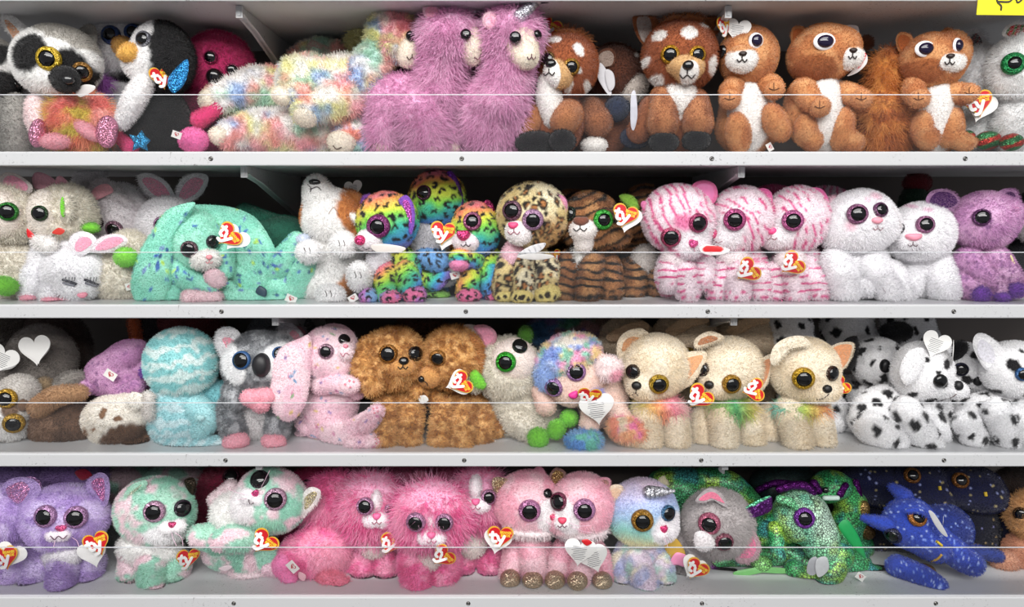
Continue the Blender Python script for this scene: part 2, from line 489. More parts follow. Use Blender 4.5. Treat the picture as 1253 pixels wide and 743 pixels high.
    def tube(t, name, pts, col, paint=None, fur='-', mat='plush_cloth', flat=1.0, seg=8, ring=20, parent=None, solid=True, lump=.4):
        """a limb: pts = [(x, y, d, r)] along it, round ends"""
        if fur == '-': fur = t.fur
        if paint: seg, ring = 14, 30
        K = catmull(pts, seg) if len(pts) > 2 else catmull([pts[0], [(a + b) / 2 for a, b in zip(pts[0], pts[1])], pts[1]], seg)
        C3 = K[:, :3]; r = np.maximum(K[:, 3], .2)
        T = np.gradient(C3, axis=0); T /= np.linalg.norm(T, axis=1)[:, None] + 1e-9
        rings = []
        up = np.array([0, 0, 1.0])
        ang = np.linspace(0, 2 * pi, ring, endpoint=False)
        def frame(tv):
            a = np.cross(tv, up); la = np.linalg.norm(a)
            if la < .2:
                a = np.array([1.0, 0, 0]) - tv * tv[0]; la = np.linalg.norm(a)
            a /= la; b = np.cross(a, tv); return a, b
        def add(c, rr, tv):
            a, b = frame(tv)
            rings.append(c + rr * (np.cos(ang)[:, None] * a + flat * np.sin(ang)[:, None] * b))
        for q in np.linspace(88, 12, 6): add(C3[0] - T[0] * r[0] * sin(radians(q)), r[0] * cos(radians(q)), T[0])
        for i in range(len(C3)): add(C3[i], r[i], T[i])
        for q in np.linspace(12, 88, 6): add(C3[-1] + T[-1] * r[-1] * sin(radians(q)), r[-1] * cos(radians(q)), T[-1])
        P = np.concatenate(rings); m = len(rings)
        if lump:
            ctr = np.repeat(np.array([q.mean(0) for q in rings]), ring, 0)
            dr = P - ctr; dr /= np.linalg.norm(dr, axis=1)[:, None] + 1e-9
            P = P + dr * ((vnoise(P, 8, t.seed) - .5) * 2 * lump)[:, None]
            if fur in CLUMP: P = P + dr * ((vnoise(P, CLUMP[fur][0], t.seed + 4) - .5) * 2 * CLUMP[fur][1])[:, None]
        i, j = np.meshgrid(np.arange(m - 1), np.arange(ring), indexing='ij'); i = i.ravel(); j = j.ravel(); j2 = (j + 1) % ring
        Fc = np.stack([i * ring + j, i * ring + j2, (i + 1) * ring + j2, (i + 1) * ring + j], 1)
        x0, y0, d0 = P.mean(0); w = np.array(t.W(x0, y0, d0))
        V = np.stack([w[0] + (P[:, 0] - x0) * t.s, w[1] - (P[:, 2] - d0) * t.s, w[2] - (P[:, 1] - y0) * t.s], 1)
        # outward?
        a, b, c = V[Fc[ring * 8, 0]], V[Fc[ring * 8, 1]], V[Fc[ring * 8, 2]]
        ctr = V[ring * 8:ring * 9].mean(0)
        if np.dot(np.cross(b - a, c - a), a - ctr) < 0: Fc = Fc[:, ::-1].copy()
        L = np.sum(np.linalg.norm(np.diff(C3, axis=0), axis=1))
        area = 2 * pi * r.mean() * (L + 2 * r.mean())
        o = t._fin(name, V, Fc, P, col, paint, mat, parent, fur, area)
        if solid: o['_solid'] = 1
        return o
    def flat(t, name, out, d, th, col, paint=None, fur=None, mat='plush_cloth', parent=None, cup=0.0, lean=(0, 0), dish=None, smooth=True, solid=False, rings=7, n=5):
        """a flat sewn piece (ear, wing): out = outline [(x, y)], th = half thickness at its middle, cup = how far its middle is set back,
        lean = depth gained per px to the right / down from its middle"""
        if paint: rings, n = 14, 9
        O = catmull(out, n, True) if smooth else np.array(out, float)
        c = O.mean(0); m = len(O)
        if isinstance(dish, tuple): c = np.array(dish)
        P = []; fr = []
        for side in (1, -1):
            for k in range(rings):
                f = cos(pi / 2 * k / rings) if k else 1.0
                f = 1 - k / rings
                z = th * math.sqrt(max(0, 1 - f ** 2.4))
                Q = c + (O - c) * f
                zz = side * z - cup * (1 - f * f)
                P.append(np.stack([Q[:, 0], Q[:, 1], d + zz + lean[0] * (Q[:, 0] - c[0]) + lean[1] * (Q[:, 1] - c[1])], 1))
            P.append(np.array([[c[0], c[1], d + side * th - cup]]))
        P = np.concatenate(P)
        Fs = []; half = rings * m + 1
        for sd in (0, 1):
            b = sd * half
            for k in range(rings - 1):
                for i in range(m):
                    i2 = (i + 1) % m
                    q = (b + k * m + i, b + k * m + i2, b + (k + 1) * m + i2, b + (k + 1) * m + i)
                    Fs.append(q)
            for i in range(m):
                i2 = (i + 1) % m
                Fs.append((b + (rings - 1) * m + i, b + (rings - 1) * m + i2, b + rings * m, b + rings * m))
        Fq = []
        for q in Fs:
            if q[2] == q[3]: q = (q[0], q[1], q[2])
            Fq.append(q)
        # bridge rim (both sides share the outline position)
        area2 = .5 * np.sum(O[:, 0] * np.roll(O[:, 1], -1) - np.roll(O[:, 0], -1) * O[:, 1])
        nf = len(Fq) // 2
        cw = area2 > 0      # y down: positive = clockwise on screen
        res = []
        for n_, q in enumerate(Fq):
            front = n_ < nf
            flip = (cw and front) or ((not cw) and (not front))
            # seen from the viewer a front face must run anticlockwise (y up)
            res.append(q[::-1] if flip else q)
        x0, y0, d0 = P.mean(0); w = np.array(t.W(x0, y0, d0))
        V = np.stack([w[0] + (P[:, 0] - x0) * t.s, w[1] - (P[:, 2] - d0) * t.s, w[2] - (P[:, 1] - y0) * t.s], 1)
        tri = np.array([q if len(q) == 3 else q[:3] for q in res] + [(q[0], q[2], q[3]) for q in res if len(q) == 4])
        o = t._fin(name, V, tri, P, col, paint, mat, parent, fur, abs(area2) * 2)
        if solid: o['_solid'] = 1
        return o
    def ear(t, out, d, col, inner=None, ic=(240, 170, 190), th=3.5, cup=1.5, lean=(0, 0), fur='short', imat='plush_cloth', paint=None, shrink=.72, ipaint=None, mat='plush_cloth', name='ear'):
        o = t.flat(name, out, d, th, col, paint, fur, mat, cup=cup * .3, lean=lean)
        if inner is not False:
            O = np.array(out, float)
            if inner is None:
                c = O.mean(0); inner = c + (O - c) * shrink
            t.flat('inner_ear', inner, d + th * .8 , 1.0, ic, ipaint, None, imat, parent=o, cup=cup * .3, lean=lean)
        return o
    def _dome(t, name, c, ax, R, h, col, mat, parent, outline=None, up=None, r_in=0.0, base=0.0, seg=28, rings=7, prof=2.0):
        """cap of radius R (px), height h along ax, set at world point c"""
        ax = Vector(ax).normalized(); upv = Vector(up) if up is not None else Vector((0, 0, 1))
        X = upv.cross(ax)
        if X.length < 1e-3: X = Vector((1, 0, 0))
        X = -X.normalized() if False else X.normalized(); Yv = ax.cross(X).normalized()
        s = t.s; V = []; Fs = []
        R0 = R
        for k in range(rings + 1):
            f = 1 - (1 - r_in) * k / rings
            z = base + h * (max(0, 1 - abs(f) ** prof) ** .5)
            if k == 0: z = base - h * .4 - .6
            for j in range(seg):
                a = 2 * pi * j / seg; rr = R0 * (1 if k < 2 else f) if k else R0
                if k == 1: rr = R0 * (1 - (1 - r_in) * .5 / rings); z = base + h * (max(0, 1 - ((rr / R0) ** prof)) ** .5)
                sc = outline(a) if outline else (1, 1)
                p = Vector(c) + (X * (cos(a) * rr * sc[0]) + Yv * (sin(a) * rr * sc[1]) + ax * z) * s
                V.append(p)
        for k in range(rings):
            for j in range(seg):
                j2 = (j + 1) % seg
                Fs.append((k * seg + j, k * seg + j2, (k + 1) * seg + j2, (k + 1) * seg + j))
        if r_in == 0:
            Fs = Fs[:-seg]
            V = V[:rings * seg]; V.append(Vector(c) + ax * ((base + h) * s)); ci = len(V) - 1
            for j in range(seg): Fs.append(((rings - 1) * seg + j, (rings - 1) * seg + (j + 1) % seg, ci))
        o = mesh_obj(name, [tuple(v) for v in V], Fs, mat, lin(col), parent)
        return o
    def eye(t, x, y, r, ring=(200, 160, 60), pr=.78, on=None, ax=None, blend=.45, rmat='glitter_iris', pup=(6, 6, 8), sx=1.0, sink=.0, white=None, lift=0, par=None):
        h = t.hit(x, y, on)
        n = Vector(h[1]); 
        if n.dot(ray(x, y)) > 0: n = -n
        face = Vector(ax) if ax is not None else Vector((0, -1, -.05))
        a = (n * (1 - blend) + face.normalized() * blend).normalized()
        c = Vector(h[0]) + a * (t.s * (lift + 1.0 - sink))
        par = par or t.e
        e = t._dome('eye', c, a, r * pr, r * .42, pup, 'glossy_plastic', par, base=.8, prof=2.2)
        if ring is not None:
            t._dome('iris_ring', c, a, r, r * .34, tuple(q * .8 for q in ring), rmat, e, r_in=pr * .9, base=.4, prof=3)
        if white is not None:
            t._dome('eye_patch', Vector(h[0]), a, r * white[0], 1.2, white[1], 'plush_cloth', e, base=.6)
        return e
    def nose(t, x, y, rx, ry, col, mat='satin_cloth', h=None, on=None, shape='tri', rot=0, blend=.5, lift=0.0):
        hh = t.hit(x, y, on); n = Vector(hh[1])
        if n.dot(ray(x, y)) > 0: n = -n
        a = (n * (1 - blend) + Vector((0, -1, 0)) * blend).normalized()
        if shape == 'tri':
            fn = lambda q: (rx * (1 + .18 * sin(q)), ry * (1 - .0 * cos(q)))
        elif shape == 'heart':
            fn = lambda q: (rx * (1 + .25 * sin(q)), ry * (1 - .22 * max(0, sin(q)) ** 4 * 1.0))
        else: fn = lambda q: (rx, ry)
        up = Vector((sin(radians(rot)), 0, cos(radians(rot))))
        return t._dome('nose', Vector(hh[0]) + a * t.s * (lift + .6), a, 1.0, (h if h else min(rx, ry) * .8) , col, mat, t.e, outline=fn, up=up, base=.4, prof=2.4)
    def line(t, pts, w, col, name='mouth', on=None, lift=.8, parent=None, mat='thread', seg=4):
        P = catmull(pts, seg) if len(pts) > 2 else np.array([np.array(pts[0]) * (1 - k / 6) + np.array(pts[1]) * k / 6 for k in range(7)])
        pts3 = []
        for x, y in P:
            h = t.hit(x, y, on); n = Vector(h[1])
            if n.dot(ray(x, y)) > 0: n = -n
            pts3.append(Vector(h[0]) + n * t.s * lift)
        return t.wire(name, pts3, w, col, mat, parent)
    def wire(t, name, pts3, w, col, mat='thread', parent=None, ring=6):
        C = np.array([tuple(p) for p in pts3]); T = np.gradient(C, axis=0); T /= np.linalg.norm(T, axis=1)[:, None] + 1e-12
        V = []
        for i in range(len(C)):
            a = np.cross(T[i], [0, 1, .01]); la = np.linalg.norm(a); a = a / la if la > 1e-3 else np.array([1, 0, 0]); b = np.cross(a, T[i])
            for k in range(ring):
                q = 2 * pi * k / ring; V.append(C[i] + w * t.s * (cos(q) * a + sin(q) * b))
        Fs = [(i * ring + k, i * ring + (k + 1) % ring, (i + 1) * ring + (k + 1) % ring, (i + 1) * ring + k) for i in range(len(C) - 1) for k in range(ring)]
        Fs += [tuple(range(ring)), tuple((len(C) - 1) * ring + k for k in range(ring))]
        return mesh_obj(name, V, Fs, mat, lin(col), parent or t.e)
    def mouth(t, x, y, w, h, col=(40, 30, 30), tilt=0, lw=.55, on=None, stem=None):
        """the stitched 'Y' smile below a nose at (x, y)"""
        a = radians(tilt); R = lambda u, v: (x + u * cos(a) - v * sin(a), y + u * sin(a) + v * cos(a))
        st = stem if stem is not None else h * .8
        m = t.line([R(-w, st * .9), R(-w * .55, st + h * .55), R(0, st), R(w * .55, st + h * .55), R(w, st * .9)], lw, col, on=on)
        t.line([R(0, 0), R(0, st)], lw, col, name='mouth_stitch', on=on)
    # tags
    def tag(t, x, y, r, rot=0, yaw=0, tilt=0, d=None, leaf=None, face=True, name='hang_tag', printed=False, sx=1.0):
        """heart tag, r = half width px; rot = roll (deg, clockwise), yaw = turned about the upright; leaf = (dx, dy, rot, yaw) of the white leaf behind"""
        if d is None:
            h = t.hit(x, y); p = Vector(h[0]); back = max(3.0, r * .25)
            p = at(x, y, p.y - back * t.s)
        else: p = t.W(x, y, d)
        def Q(ro, ya, ti): return (Matrix.Rotation(radians(ya), 3, 'Z') @ Matrix.Rotation(radians(ti), 3, 'X') @ Matrix.Rotation(radians(ro), 3, 'Y')).to_quaternion()
        s = r * t.s
        M = (Q(rot, yaw, tilt), s)
        I = None
        def kid(me, nm, par):
            o = bpy.data.objects.new(nm, _TAG[me]); COL.objects.link(o); o.parent = par; o['_w'] = list(p); return o
        if face:
            o = _child(_TAG['rim'], name, t.e, M, p); kid('face', 'red_heart', o); kid('ty', 'logo', o)
            if r > 5: kid('cap', 'caption', o)
        else:
            o = _child(_TAG['back'], name, t.e, M, p)
            if printed: kid('print', 'small_print', o)
        if leaf is not None:
            q = at(x + leaf[0], y + leaf[1], p.y + 2.0 * t.s)
            l = _child(_TAG['back'], 'tag_leaf', t.e, (Q(leaf[2], leaf[3], 0), s), q)
            if len(leaf) > 4:
                k = bpy.data.objects.new('small_print', _TAG['print']); COL.objects.link(k); k.parent = l; k['_w'] = list(q)
        return o
    def sewn(t, x, y, r, rot=0, yaw=0, d=None):
        h = t.hit(x, y) if d is None else None
        p = at(x, y, h[0].y - 3 * t.s) if d is None else t.W(x, y, d)
        q = (Matrix.Rotation(radians(yaw), 3, 'Z') @ Matrix.Rotation(radians(rot), 3, 'Y')).to_quaternion()
        o = _child(_TAG['lab'], 'sewn_label', t.e, (q, r * t.s), p)
        for nm, me in (('printed_heart', 'labheart'), ('logo', 'labty')):
            k = bpy.data.objects.new(nm, _TAG[me]); COL.objects.link(k); k.parent = o; k['_w'] = list(p)
        return o
    def whisk(t, x, y, pts_list, col=(245, 205, 225)):
        for pts in pts_list:
            h = t.hit(pts[0][0], pts[0][1]); y0 = h[0].y
            P3 = [at(px, py, y0 - t.s * (1 + 2.5 * i)) for i, (px, py) in enumerate(catmull(pts, 3) if len(pts) > 2 else pts)]
            t.wire('whisker', P3, .28, col)
    def move(t, dx=0, dy=0, dz=0):
        t.e.location += Vector((dx, dy, dz))
# ---------------------------------------------------------------- shelves
LIPS = [(185.5, 202.0), (373.0, 388.6), (555.5, 570.5), (731.0, 746.0)]
ZTOP = [at(626, a, 0).z for a, b in LIPS]
LIPH = .0205
Z0 = ZTOP[0] + .2335       # the shelf above the frame's top row
DEPTH = .33
XL, XR = -1.05, 1.05
def node_metal(name, alb):
    m, nt, b = _nt(name); L = nt.links
    tc = nt.nodes.new('ShaderNodeTexCoord')
    n = nt.nodes.new('ShaderNodeTexNoise'); n.inputs['Scale'].default_value = 5; n.inputs['Detail'].default_value = 4
    n2 = nt.nodes.new('ShaderNodeTexNoise'); n2.inputs['Scale'].default_value = 260; n2.inputs['Detail'].default_value = 4; n2.inputs['Roughness'].default_value = .7
    L.new(tc.outputs['Object'], n.inputs['Vector']); L.new(tc.outputs['Object'], n2.inputs['Vector'])
    r1 = nt.nodes.new('ShaderNodeMapRange'); r1.inputs['From Min'].default_value = .50; r1.inputs['From Max'].default_value = .62
    r2 = nt.nodes.new('ShaderNodeMapRange'); r2.inputs['From Min'].default_value = .60; r2.inputs['From Max'].default_value = .66
    L.new(n.outputs['Fac'], r1.inputs['Value']); L.new(n2.outputs['Fac'], r2.inputs['Value'])
    mu = nt.nodes.new('ShaderNodeMath'); mu.operation = 'MULTIPLY'; L.new(r1.outputs[0], mu.inputs[0]); L.new(r2.outputs[0], mu.inputs[1])
    m2 = nt.nodes.new('ShaderNodeMath'); m2.operation = 'MULTIPLY'; m2.inputs[1].default_value = .75; L.new(mu.outputs[0], m2.inputs[0])
    mix = nt.nodes.new('ShaderNodeMix'); mix.data_type = 'RGBA'
    mix.inputs['A'].default_value = (alb, alb * 1.01, alb * 1.03, 1); mix.inputs['B'].default_value = (.10, .09, .09, 1)
    L.new(m2.outputs[0], mix.inputs['Factor']); L.new(mix.outputs['Result'], b.inputs['Base Color'])
    b.inputs['Roughness'].default_value = .35; b.inputs['Specular IOR Level'].default_value = .4
node_metal('white_painted_steel', .56); node_metal('white_shelf_deck', .68)  # deck's white set lighter than the lip's, standing in for light on it
def mat_plain(name, col, rough, metal=0, var=.06, scale=40):
    m, nt, b = _nt(name); L = nt.links
    n = nt.nodes.new('ShaderNodeTexNoise'); n.inputs['Scale'].default_value = scale
    mix = nt.nodes.new('ShaderNodeMix'); mix.data_type = 'RGBA'; c = lin(col)
    mix.inputs['A'].default_value = (*(c * (1 - var)), 1); mix.inputs['B'].default_value = (*np.clip(c * (1 + var), 0, 1), 1)
    L.new(n.outputs['Fac'], mix.inputs['Factor']); L.new(mix.outputs['Result'], b.inputs['Base Color'])
    b.inputs['Roughness'].default_value = rough; b.inputs['Metallic'].default_value = metal
mat_plain('screw_steel', (120, 118, 116), .3, 1.0); mat_plain('back_panel_paint', (96, 88, 84), .6, var=.08, scale=6)
mat_plain("floor_vinyl", (84, 80, 78), .4); mat_plain('card_yellow', (247, 231, 20), .45, var=.02); mat_plain('card_ink', (52, 48, 30), .5)
def mat_acrylic():
    m = bpy.data.materials.new('clear_acrylic'); m.use_nodes = True; nt = m.node_tree; L = nt.links
    for n in list(nt.nodes): nt.nodes.remove(n)
    out = nt.nodes.new('ShaderNodeOutputMaterial'); tr = nt.nodes.new('ShaderNodeBsdfTransparent'); gl = nt.nodes.new('ShaderNodeBsdfGlossy')
    df = nt.nodes.new('ShaderNodeBsdfDiffuse'); df.inputs['Color'].default_value = (.8, .8, .82, 1)
    tr.inputs['Color'].default_value = (.965, .97, .975, 1); gl.inputs['Roughness'].default_value = .03
    fr = nt.nodes.new('ShaderNodeFresnel'); fr.inputs['IOR'].default_value = 1.45
    mx = nt.nodes.new('ShaderNodeMixShader'); L.new(fr.outputs[0], mx.inputs[0]); L.new(tr.outputs[0], mx.inputs[1]); L.new(gl.outputs[0], mx.inputs[2])
    n = nt.nodes.new('ShaderNodeTexNoise'); n.inputs['Scale'].default_value = 12
    mr = nt.nodes.new('ShaderNodeMapRange'); mr.inputs['To Min'].default_value = .004; mr.inputs['To Max'].default_value = .012; L.new(n.outputs['Fac'], mr.inputs['Value'])
    m2 = nt.nodes.new('ShaderNodeMixShader'); L.new(mr.outputs[0], m2.inputs[0]); L.new(mx.outputs[0], m2.inputs[1]); L.new(df.outputs[0], m2.inputs[2])
    L.new(m2.outputs[0], out.inputs['Surface']); MATS['clear_acrylic'] = m
mat_acrylic()
mat_plain('acrylic_edge', (214, 216, 220), .25, var=.03)  # pale colour stands in for the bright line of light on the edge

def boxes(name, Bs, mat, parent=None, bevel=0, loc=None):
    V, Fs = [], []
    for (x0, x1, y0, y1, z0, z1) in Bs:
        b = len(V)
        V += [(x0, y0, z0), (x1, y0, z0), (x1, y1, z0), (x0, y1, z0), (x0, y0, z1), (x1, y0, z1), (x1, y1, z1), (x0, y1, z1)]
        Fs += [tuple(b + i for i in q) for q in ((3, 2, 1, 0), (4, 5, 6, 7), (0, 1, 5, 4), (1, 2, 6, 5), (2, 3, 7, 6), (3, 0, 4, 7))]
    o = mesh_obj(name, V, Fs, mat, None, parent, smooth=False, loc=loc)
    if bevel:
        m = o.modifiers.new('bevel', 'BEVEL'); m.width = bevel; m.segments = 3
    return o
SCREWS = [[258, 565, 871, 1181], [271, 570, 866, 1167], [276, 568, 858, 1155], [286, 573, 859, 1145]]
SNAMES = ['topmost visible white steel shelf, carrying llamas, deer and squirrels', 'second white steel shelf down, carrying leopard and striped tiger toys',
          'third white steel shelf down, carrying koala, poodles and dalmatians', 'bottom white steel shelf, carrying pink cats and green dragon toys']
def screw(parent, x, z):
    V, Fs = [], []; r = .0034
    c = np.array([x, 0, z])
    prof = [(1.0, .0), (1.0, -.0006), (.8, -.0014), (.55, -.0017), (.5, -.0008), (0.35, -.0008), (.33, -.0012), (0, -.0012)]
    for k, (f, yy) in enumerate(prof[:-1]):
        for j in range(16):
            a = 2 * pi * j / 16; V.append((x + r * f * cos(a), yy, z + r * f * sin(a)))
    for k in range(len(prof) - 2):
        for j in range(16): Fs.append((k * 16 + j, k * 16 + (j + 1) % 16, (k + 1) * 16 + (j + 1) % 16, (k + 1) * 16 + j))
    Fs.append(tuple((len(prof) - 2) * 16 + j for j in range(16)))
    return mesh_obj('screw', V, Fs, 'screw_steel', None, parent)
def shelf(z, k, label):
    e = bpy.data.objects.new('shelf', None); COL.objects.link(e); e.location = (0, 0, z); e['_w'] = [0, 0, z]
    e['label'] = label; e['category'] = 'shelf'; e['group'] = 'white steel shelves of the toy gondola'
    boxes('deck', [(XL, XR, .003, DEPTH, z - .0175, z)], 'white_shelf_deck', e)
    # front lip: a folded strip with a rounded top edge
    prof = [(.003, -.0), (.0015, .0), (.0004, -.0010), (0, -.0022), (0, -LIPH + .0015), (.0006, -LIPH + .0004), (.0018, -LIPH), (.006, -LIPH), (.006, -.002)]
    V = [(X, y, z + q) for X in (XL, XR) for y, q in prof]; n = len(prof)
    Fs = [(i, (i + 1) % n, n + (i + 1) % n, n + i) for i in range(n)] + [tuple(range(n))[::-1], tuple(range(n, 2 * n))]
    o = mesh_obj('front_lip', V, Fs, 'white_painted_steel', None, e, smooth=False)
    if k >= 0:
        for px in SCREWS[k]:
            py = (LIPS[k][0] + LIPS[k][1]) / 2
            p = at(px, min(py, 740), 0); screw(e, p.x, z - LIPH * .5)
    return e
def bracket(e, z, x, first):
    """cantilever arm under a shelf: a tapering steel plate, deep at the wall, with a hooked nose"""
    h = .075
    side = [(.035, -.018), (DEPTH, -.018), (DEPTH, -.018 - h), (DEPTH - .03, -.018 - h), (.10, -.042), (.05, -.034), (.036, -.030)]
    V = [(x + dx, y, z + q) for dx in (-.0015, .0015) for y, q in side]; n = len(side)
    Fs = [tuple(range(n)), tuple(range(n, 2 * n))[::-1]] + [(i, (i + 1) % n, n + (i + 1) % n, n + i) for i in range(n)]
    # folded flange along the lower edge
    b = len(V)
    low = side[3:]
    for (y, q) in low: V += [(x - .006, y, z + q), (x + .006, y, z + q), (x - .006, y, z + q + .0015), (x + .006, y, z + q + .0015)]
    for i in range(len(low) - 1):
        a = b + 4 * i; c = a + 4
        Fs += [(a, a + 1, c + 1, c), (a + 2, c + 2, c + 3, a + 3), (a, c, c + 2, a + 2), (a + 1, a + 3, c + 3, c + 1)]
    Fs += [(b, b + 2, b + 3, b + 1)]
    # hooked nose with its slot
    o = mesh_obj('bracket', V, Fs, 'white_painted_steel', None, e, smooth=False)
    boxes('bracket_clip', [(x - .005, x + .005, .030, .036, z - .036, z - .019), (x - .002, x + .002, .0285, .0305, z - .033, z - .023)], 'white_painted_steel', o)
top = shelf(Z0, -1, 'white steel shelf above the top row, seen from below')
SH = [shelf(ZTOP[k], k, SNAMES[k]) for k in range(4)]
bracket(top, Z0, at(294, 14, .035).x, 1); bracket(top, Z0, at(890, 20, .035).x, 1)
for k in range(3):
    bracket(SH[k], ZTOP[k], at([300, 338, 318][k], 215 + 180 * k, .035).x, 0); bracket(SH[k], ZTOP[k], at([906, 897, 886][k], 215 + 180 * k, .035).x, 0)
GL = ['clear acrylic guard along the front of the %s shelf' % w for w in ('topmost visible', 'second', 'third', 'bottom')]
GTOP = [115.5, 308.3, 492.5, 669.5]
for k in range(4):
    z = ZTOP[k]; h = at(626, GTOP[k], .008).z - z
    e = bpy.data.objects.new('acrylic_guard', None); COL.objects.link(e); e.location = (0, .008, z); e['_w'] = [0, .008, z]
    e['label'] = GL[k]; e['category'] = 'shelf guard'; e['group'] = 'clear acrylic guards of the shelves'
    V = [(XL, .008, z), (XR, .008, z), (XR, .008, z + h - .0008), (XL, .008, z + h - .0008)]
    mesh_obj('sheet', V, [(0, 1, 2, 3)], 'clear_acrylic', None, e, smooth=False)
    boxes('top_edge', [(XL, XR, .0074, .0086, z + h - .0011, z + h)], 'acrylic_edge', e)
# back wall, floor
def struct(o): o['kind'] = 'structure'; return o
struct(boxes('wall_back', [(XL - .4, XR + .4, DEPTH, DEPTH + .03, 0, 2.4)], 'back_panel_paint'))
struct(boxes('floor', [(-2.5, 2.5, -3.0, DEPTH + .03, -.05, 0)], 'floor_vinyl'))
# price card hanging from the shelf above
e = bpy.data.objects.new('price_card', None); COL.objects.link(e)
p = at(1195, 18, -.004); q = at(1275, 19, -.004)
e.location = (p.x, p.y, p.z); e['_w'] = list(e.location); e['label'] = 'yellow price card with dark lettering at the top right edge'; e['category'] = 'sign'
mesh_obj('card', *prism([(p.x, p.z), (q.x, q.z), (q.x, q.z + .11), (p.x + .004, p.z + .11)], -.004, -.003), 'card_yellow', None, e, smooth=False)
def ink(paths, w):
    V, Fs = stroke2d([[(at(a, b, -.0045).x, at(a, b, -.0045).z) for a, b in pt] for pt in paths], w, -.0047, -.004)
    mesh_obj('lettering', V, Fs, 'card_ink', None, e, smooth=False)
ink([[(1219, -4), (1221, 3), (1225, 7), (1225, 12)], [(1221, 2), (1235, 2), (1240, -4)]], .0012)
ink([[(1243, -4), (1245, 3), (1249, 1), (1252, -3)]], .0012)

# ---------------------------------------------------------------- light: shop ceiling tubes above the aisle, soft store light all round
def area(name, loc, sx, sy, power, rot, col=(1, .985, .96)):
    l = bpy.data.lights.new(name, 'AREA'); l.shape = 'RECTANGLE'; l.size = sx; l.size_y = sy; l.energy = power; l.color = col
    o = bpy.data.objects.new(name, l); COL.objects.link(o); o.location = loc; o.rotation_euler = rot; return o
area('ceiling_tube_light', (0, -1.3, 2.75), 2.8, .5, 29, (radians(25), 0, 0))
area('ceiling_tube_light', (-.3, -2.4, 2.75), 3.6, .5, 54, (radians(45), 0, 0))
area('ceiling_tube_light', (.4, -4.0, 2.75), 4.6, .5, 84, (radians(60), 0, 0))  # farther tube row added as frontal fill for the toys
w = bpy.data.worlds.new('store_light'); SC.world = w; w.use_nodes = True
w.node_tree.nodes['Background'].inputs['Color'].default_value = (.93, .95, 1, 1); w.node_tree.nodes['Background'].inputs['Strength'].default_value = .30

cam = bpy.data.cameras.new('camera'); co = bpy.data.objects.new('camera', cam); COL.objects.link(co)
co.location = CAM; co.rotation_euler = (pi / 2 - PITCH, 0, 0)
cam.sensor_fit = 'HORIZONTAL'; cam.sensor_width = 36; cam.lens = F * 36 / 1253; cam.clip_start = .01; cam.clip_end = 30
SC.camera = co
vs = SC.view_settings; vs.view_transform = 'Standard'; vs.look = 'None'; vs.gamma = 1; vs.exposure = 0.0; vs.use_curve_mapping = False
# ================================================================= helpers for recurring builds
def legs(t, L, col, paint=None, name='leg', fur='-', mat='plush_cloth'):
    """L = [(x0, y0, x1, y1, r0, r1, d0, d1)]"""
    out = []
    for q in L:
        x0, y0, x1, y1, r0, r1, d0, d1 = q
        out.append(t.tube(name, [(x0, y0, d0, r0), ((x0 + x1) / 2, (y0 + y1) / 2, (d0 + d1) / 2 + 2, (r0 + r1) / 2), (x1, y1, d1, r1)], col, paint, fur=fur, mat=mat))
    return out
def paws(t, L, col, paint=None, name='foot', fur='-', mat='plush_cloth'):
    """L = [(x, y, d, rx, ry, rd, roll)]"""
    return [t.blob(name, [q], col, paint, fur=fur, mat=mat, res=4) for q in L]
BLK = (14, 13, 15); PT = 'plush toy'
GOLDR = (205, 165, 45); PINKR = (222, 130, 190); PURP = (110, 50, 150)
# ================================================================= TOP ROW
LG = (165, 160, 152)
def fl(*a): return list(a)
G = 'ring-tailed lemur toys at the left end'
# --- lemur cut by the left edge
t = Toy('plush_lemur', 'lemur toy cut off by the left edge of the top row, grey body', PT, .085, (4, 188), G, 'plush')
t.blob('body', [(10, 150, -4, 30, 42, 26)], (140, 136, 130))
t.blob('head', [(-12, 88, 4, 36, 40, 34), (4, 104, 16, 18, 15, 18)], (236, 234, 232), [above(60, LG), ell(13, 72, 7, 14, BLK), ell(12, 104, 18, 15, BLK)])
t.nose(21, 104, 6, 5, (20, 20, 20), 'glossy_plastic')
t.tube('leg', [(18, 130, 14, 14), (20, 158, 22, 15), (24, 176, 26, 14)], (150, 146, 140))
# --- lemur
t = Toy('plush_lemur', 'lemur toy with black eye patches and rainbow shaggy belly', PT, .075, (85, 188), G, 'plush')
t.blob('body', [(95, 150, -6, 44, 42, 24), (62, 140, -4, 20, 34, 18)], (238, 225, 222))
t.blob('head', [(70, 76, 8, 50, 42, 38), (76, 98, 24, 26, 18, 22)], (240, 239, 237),
       [above(48, LG, slope=-.42, x0=70), ell(58, 72, 24, 21, BLK, rot=-25, wob=.1), ell(103, 90, 15, 24, BLK, rot=-8, wob=.1)])
t.blob('muzzle', [(80, 97, 50, 17, 15, 12, 15)], BLK, fur='short', res=4); 
t.nose(84, 98, 6.5, 5, (30, 30, 32), 'glossy_plastic')
t.eye(60, 72, 14, (228, 190, 50), .72); t.eye(100, 88, 11.5, (170, 120, 50), .74)
t.ear([(3, 22), (8, 16), (20, 22), (32, 32), (40, 42), (38, 52), (28, 56), (16, 46), (6, 34)], 4, (238, 236, 234), [(7, 27), (12, 26), (22, 36), (29, 47), (25, 53), (15, 45)], (222, 160, 118), fur='plush')
t.ear([(96, 40), (108, 30), (118, 34), (118, 52), (108, 58)], -14, (150, 146, 140), False)
t.blob('belly_tuft', [(98, 148, 10, 42, 36, 22)], (240, 160, 120), [tiedye([(246, 150, 110), (236, 226, 90), (250, 170, 160), (225, 205, 70), (240, 120, 110)], 16, 3)], fur='long')
t.tube('arm', [(44, 128, 14, 11), (46, 145, 18, 12), (52, 160, 22, 11)], (244, 222, 222))
paws(t, [(68, 173, 34, 18, 9, 12, 0), (108, 160, 32, 18, 8, 10, 35)], (240, 158, 172), fur='short')
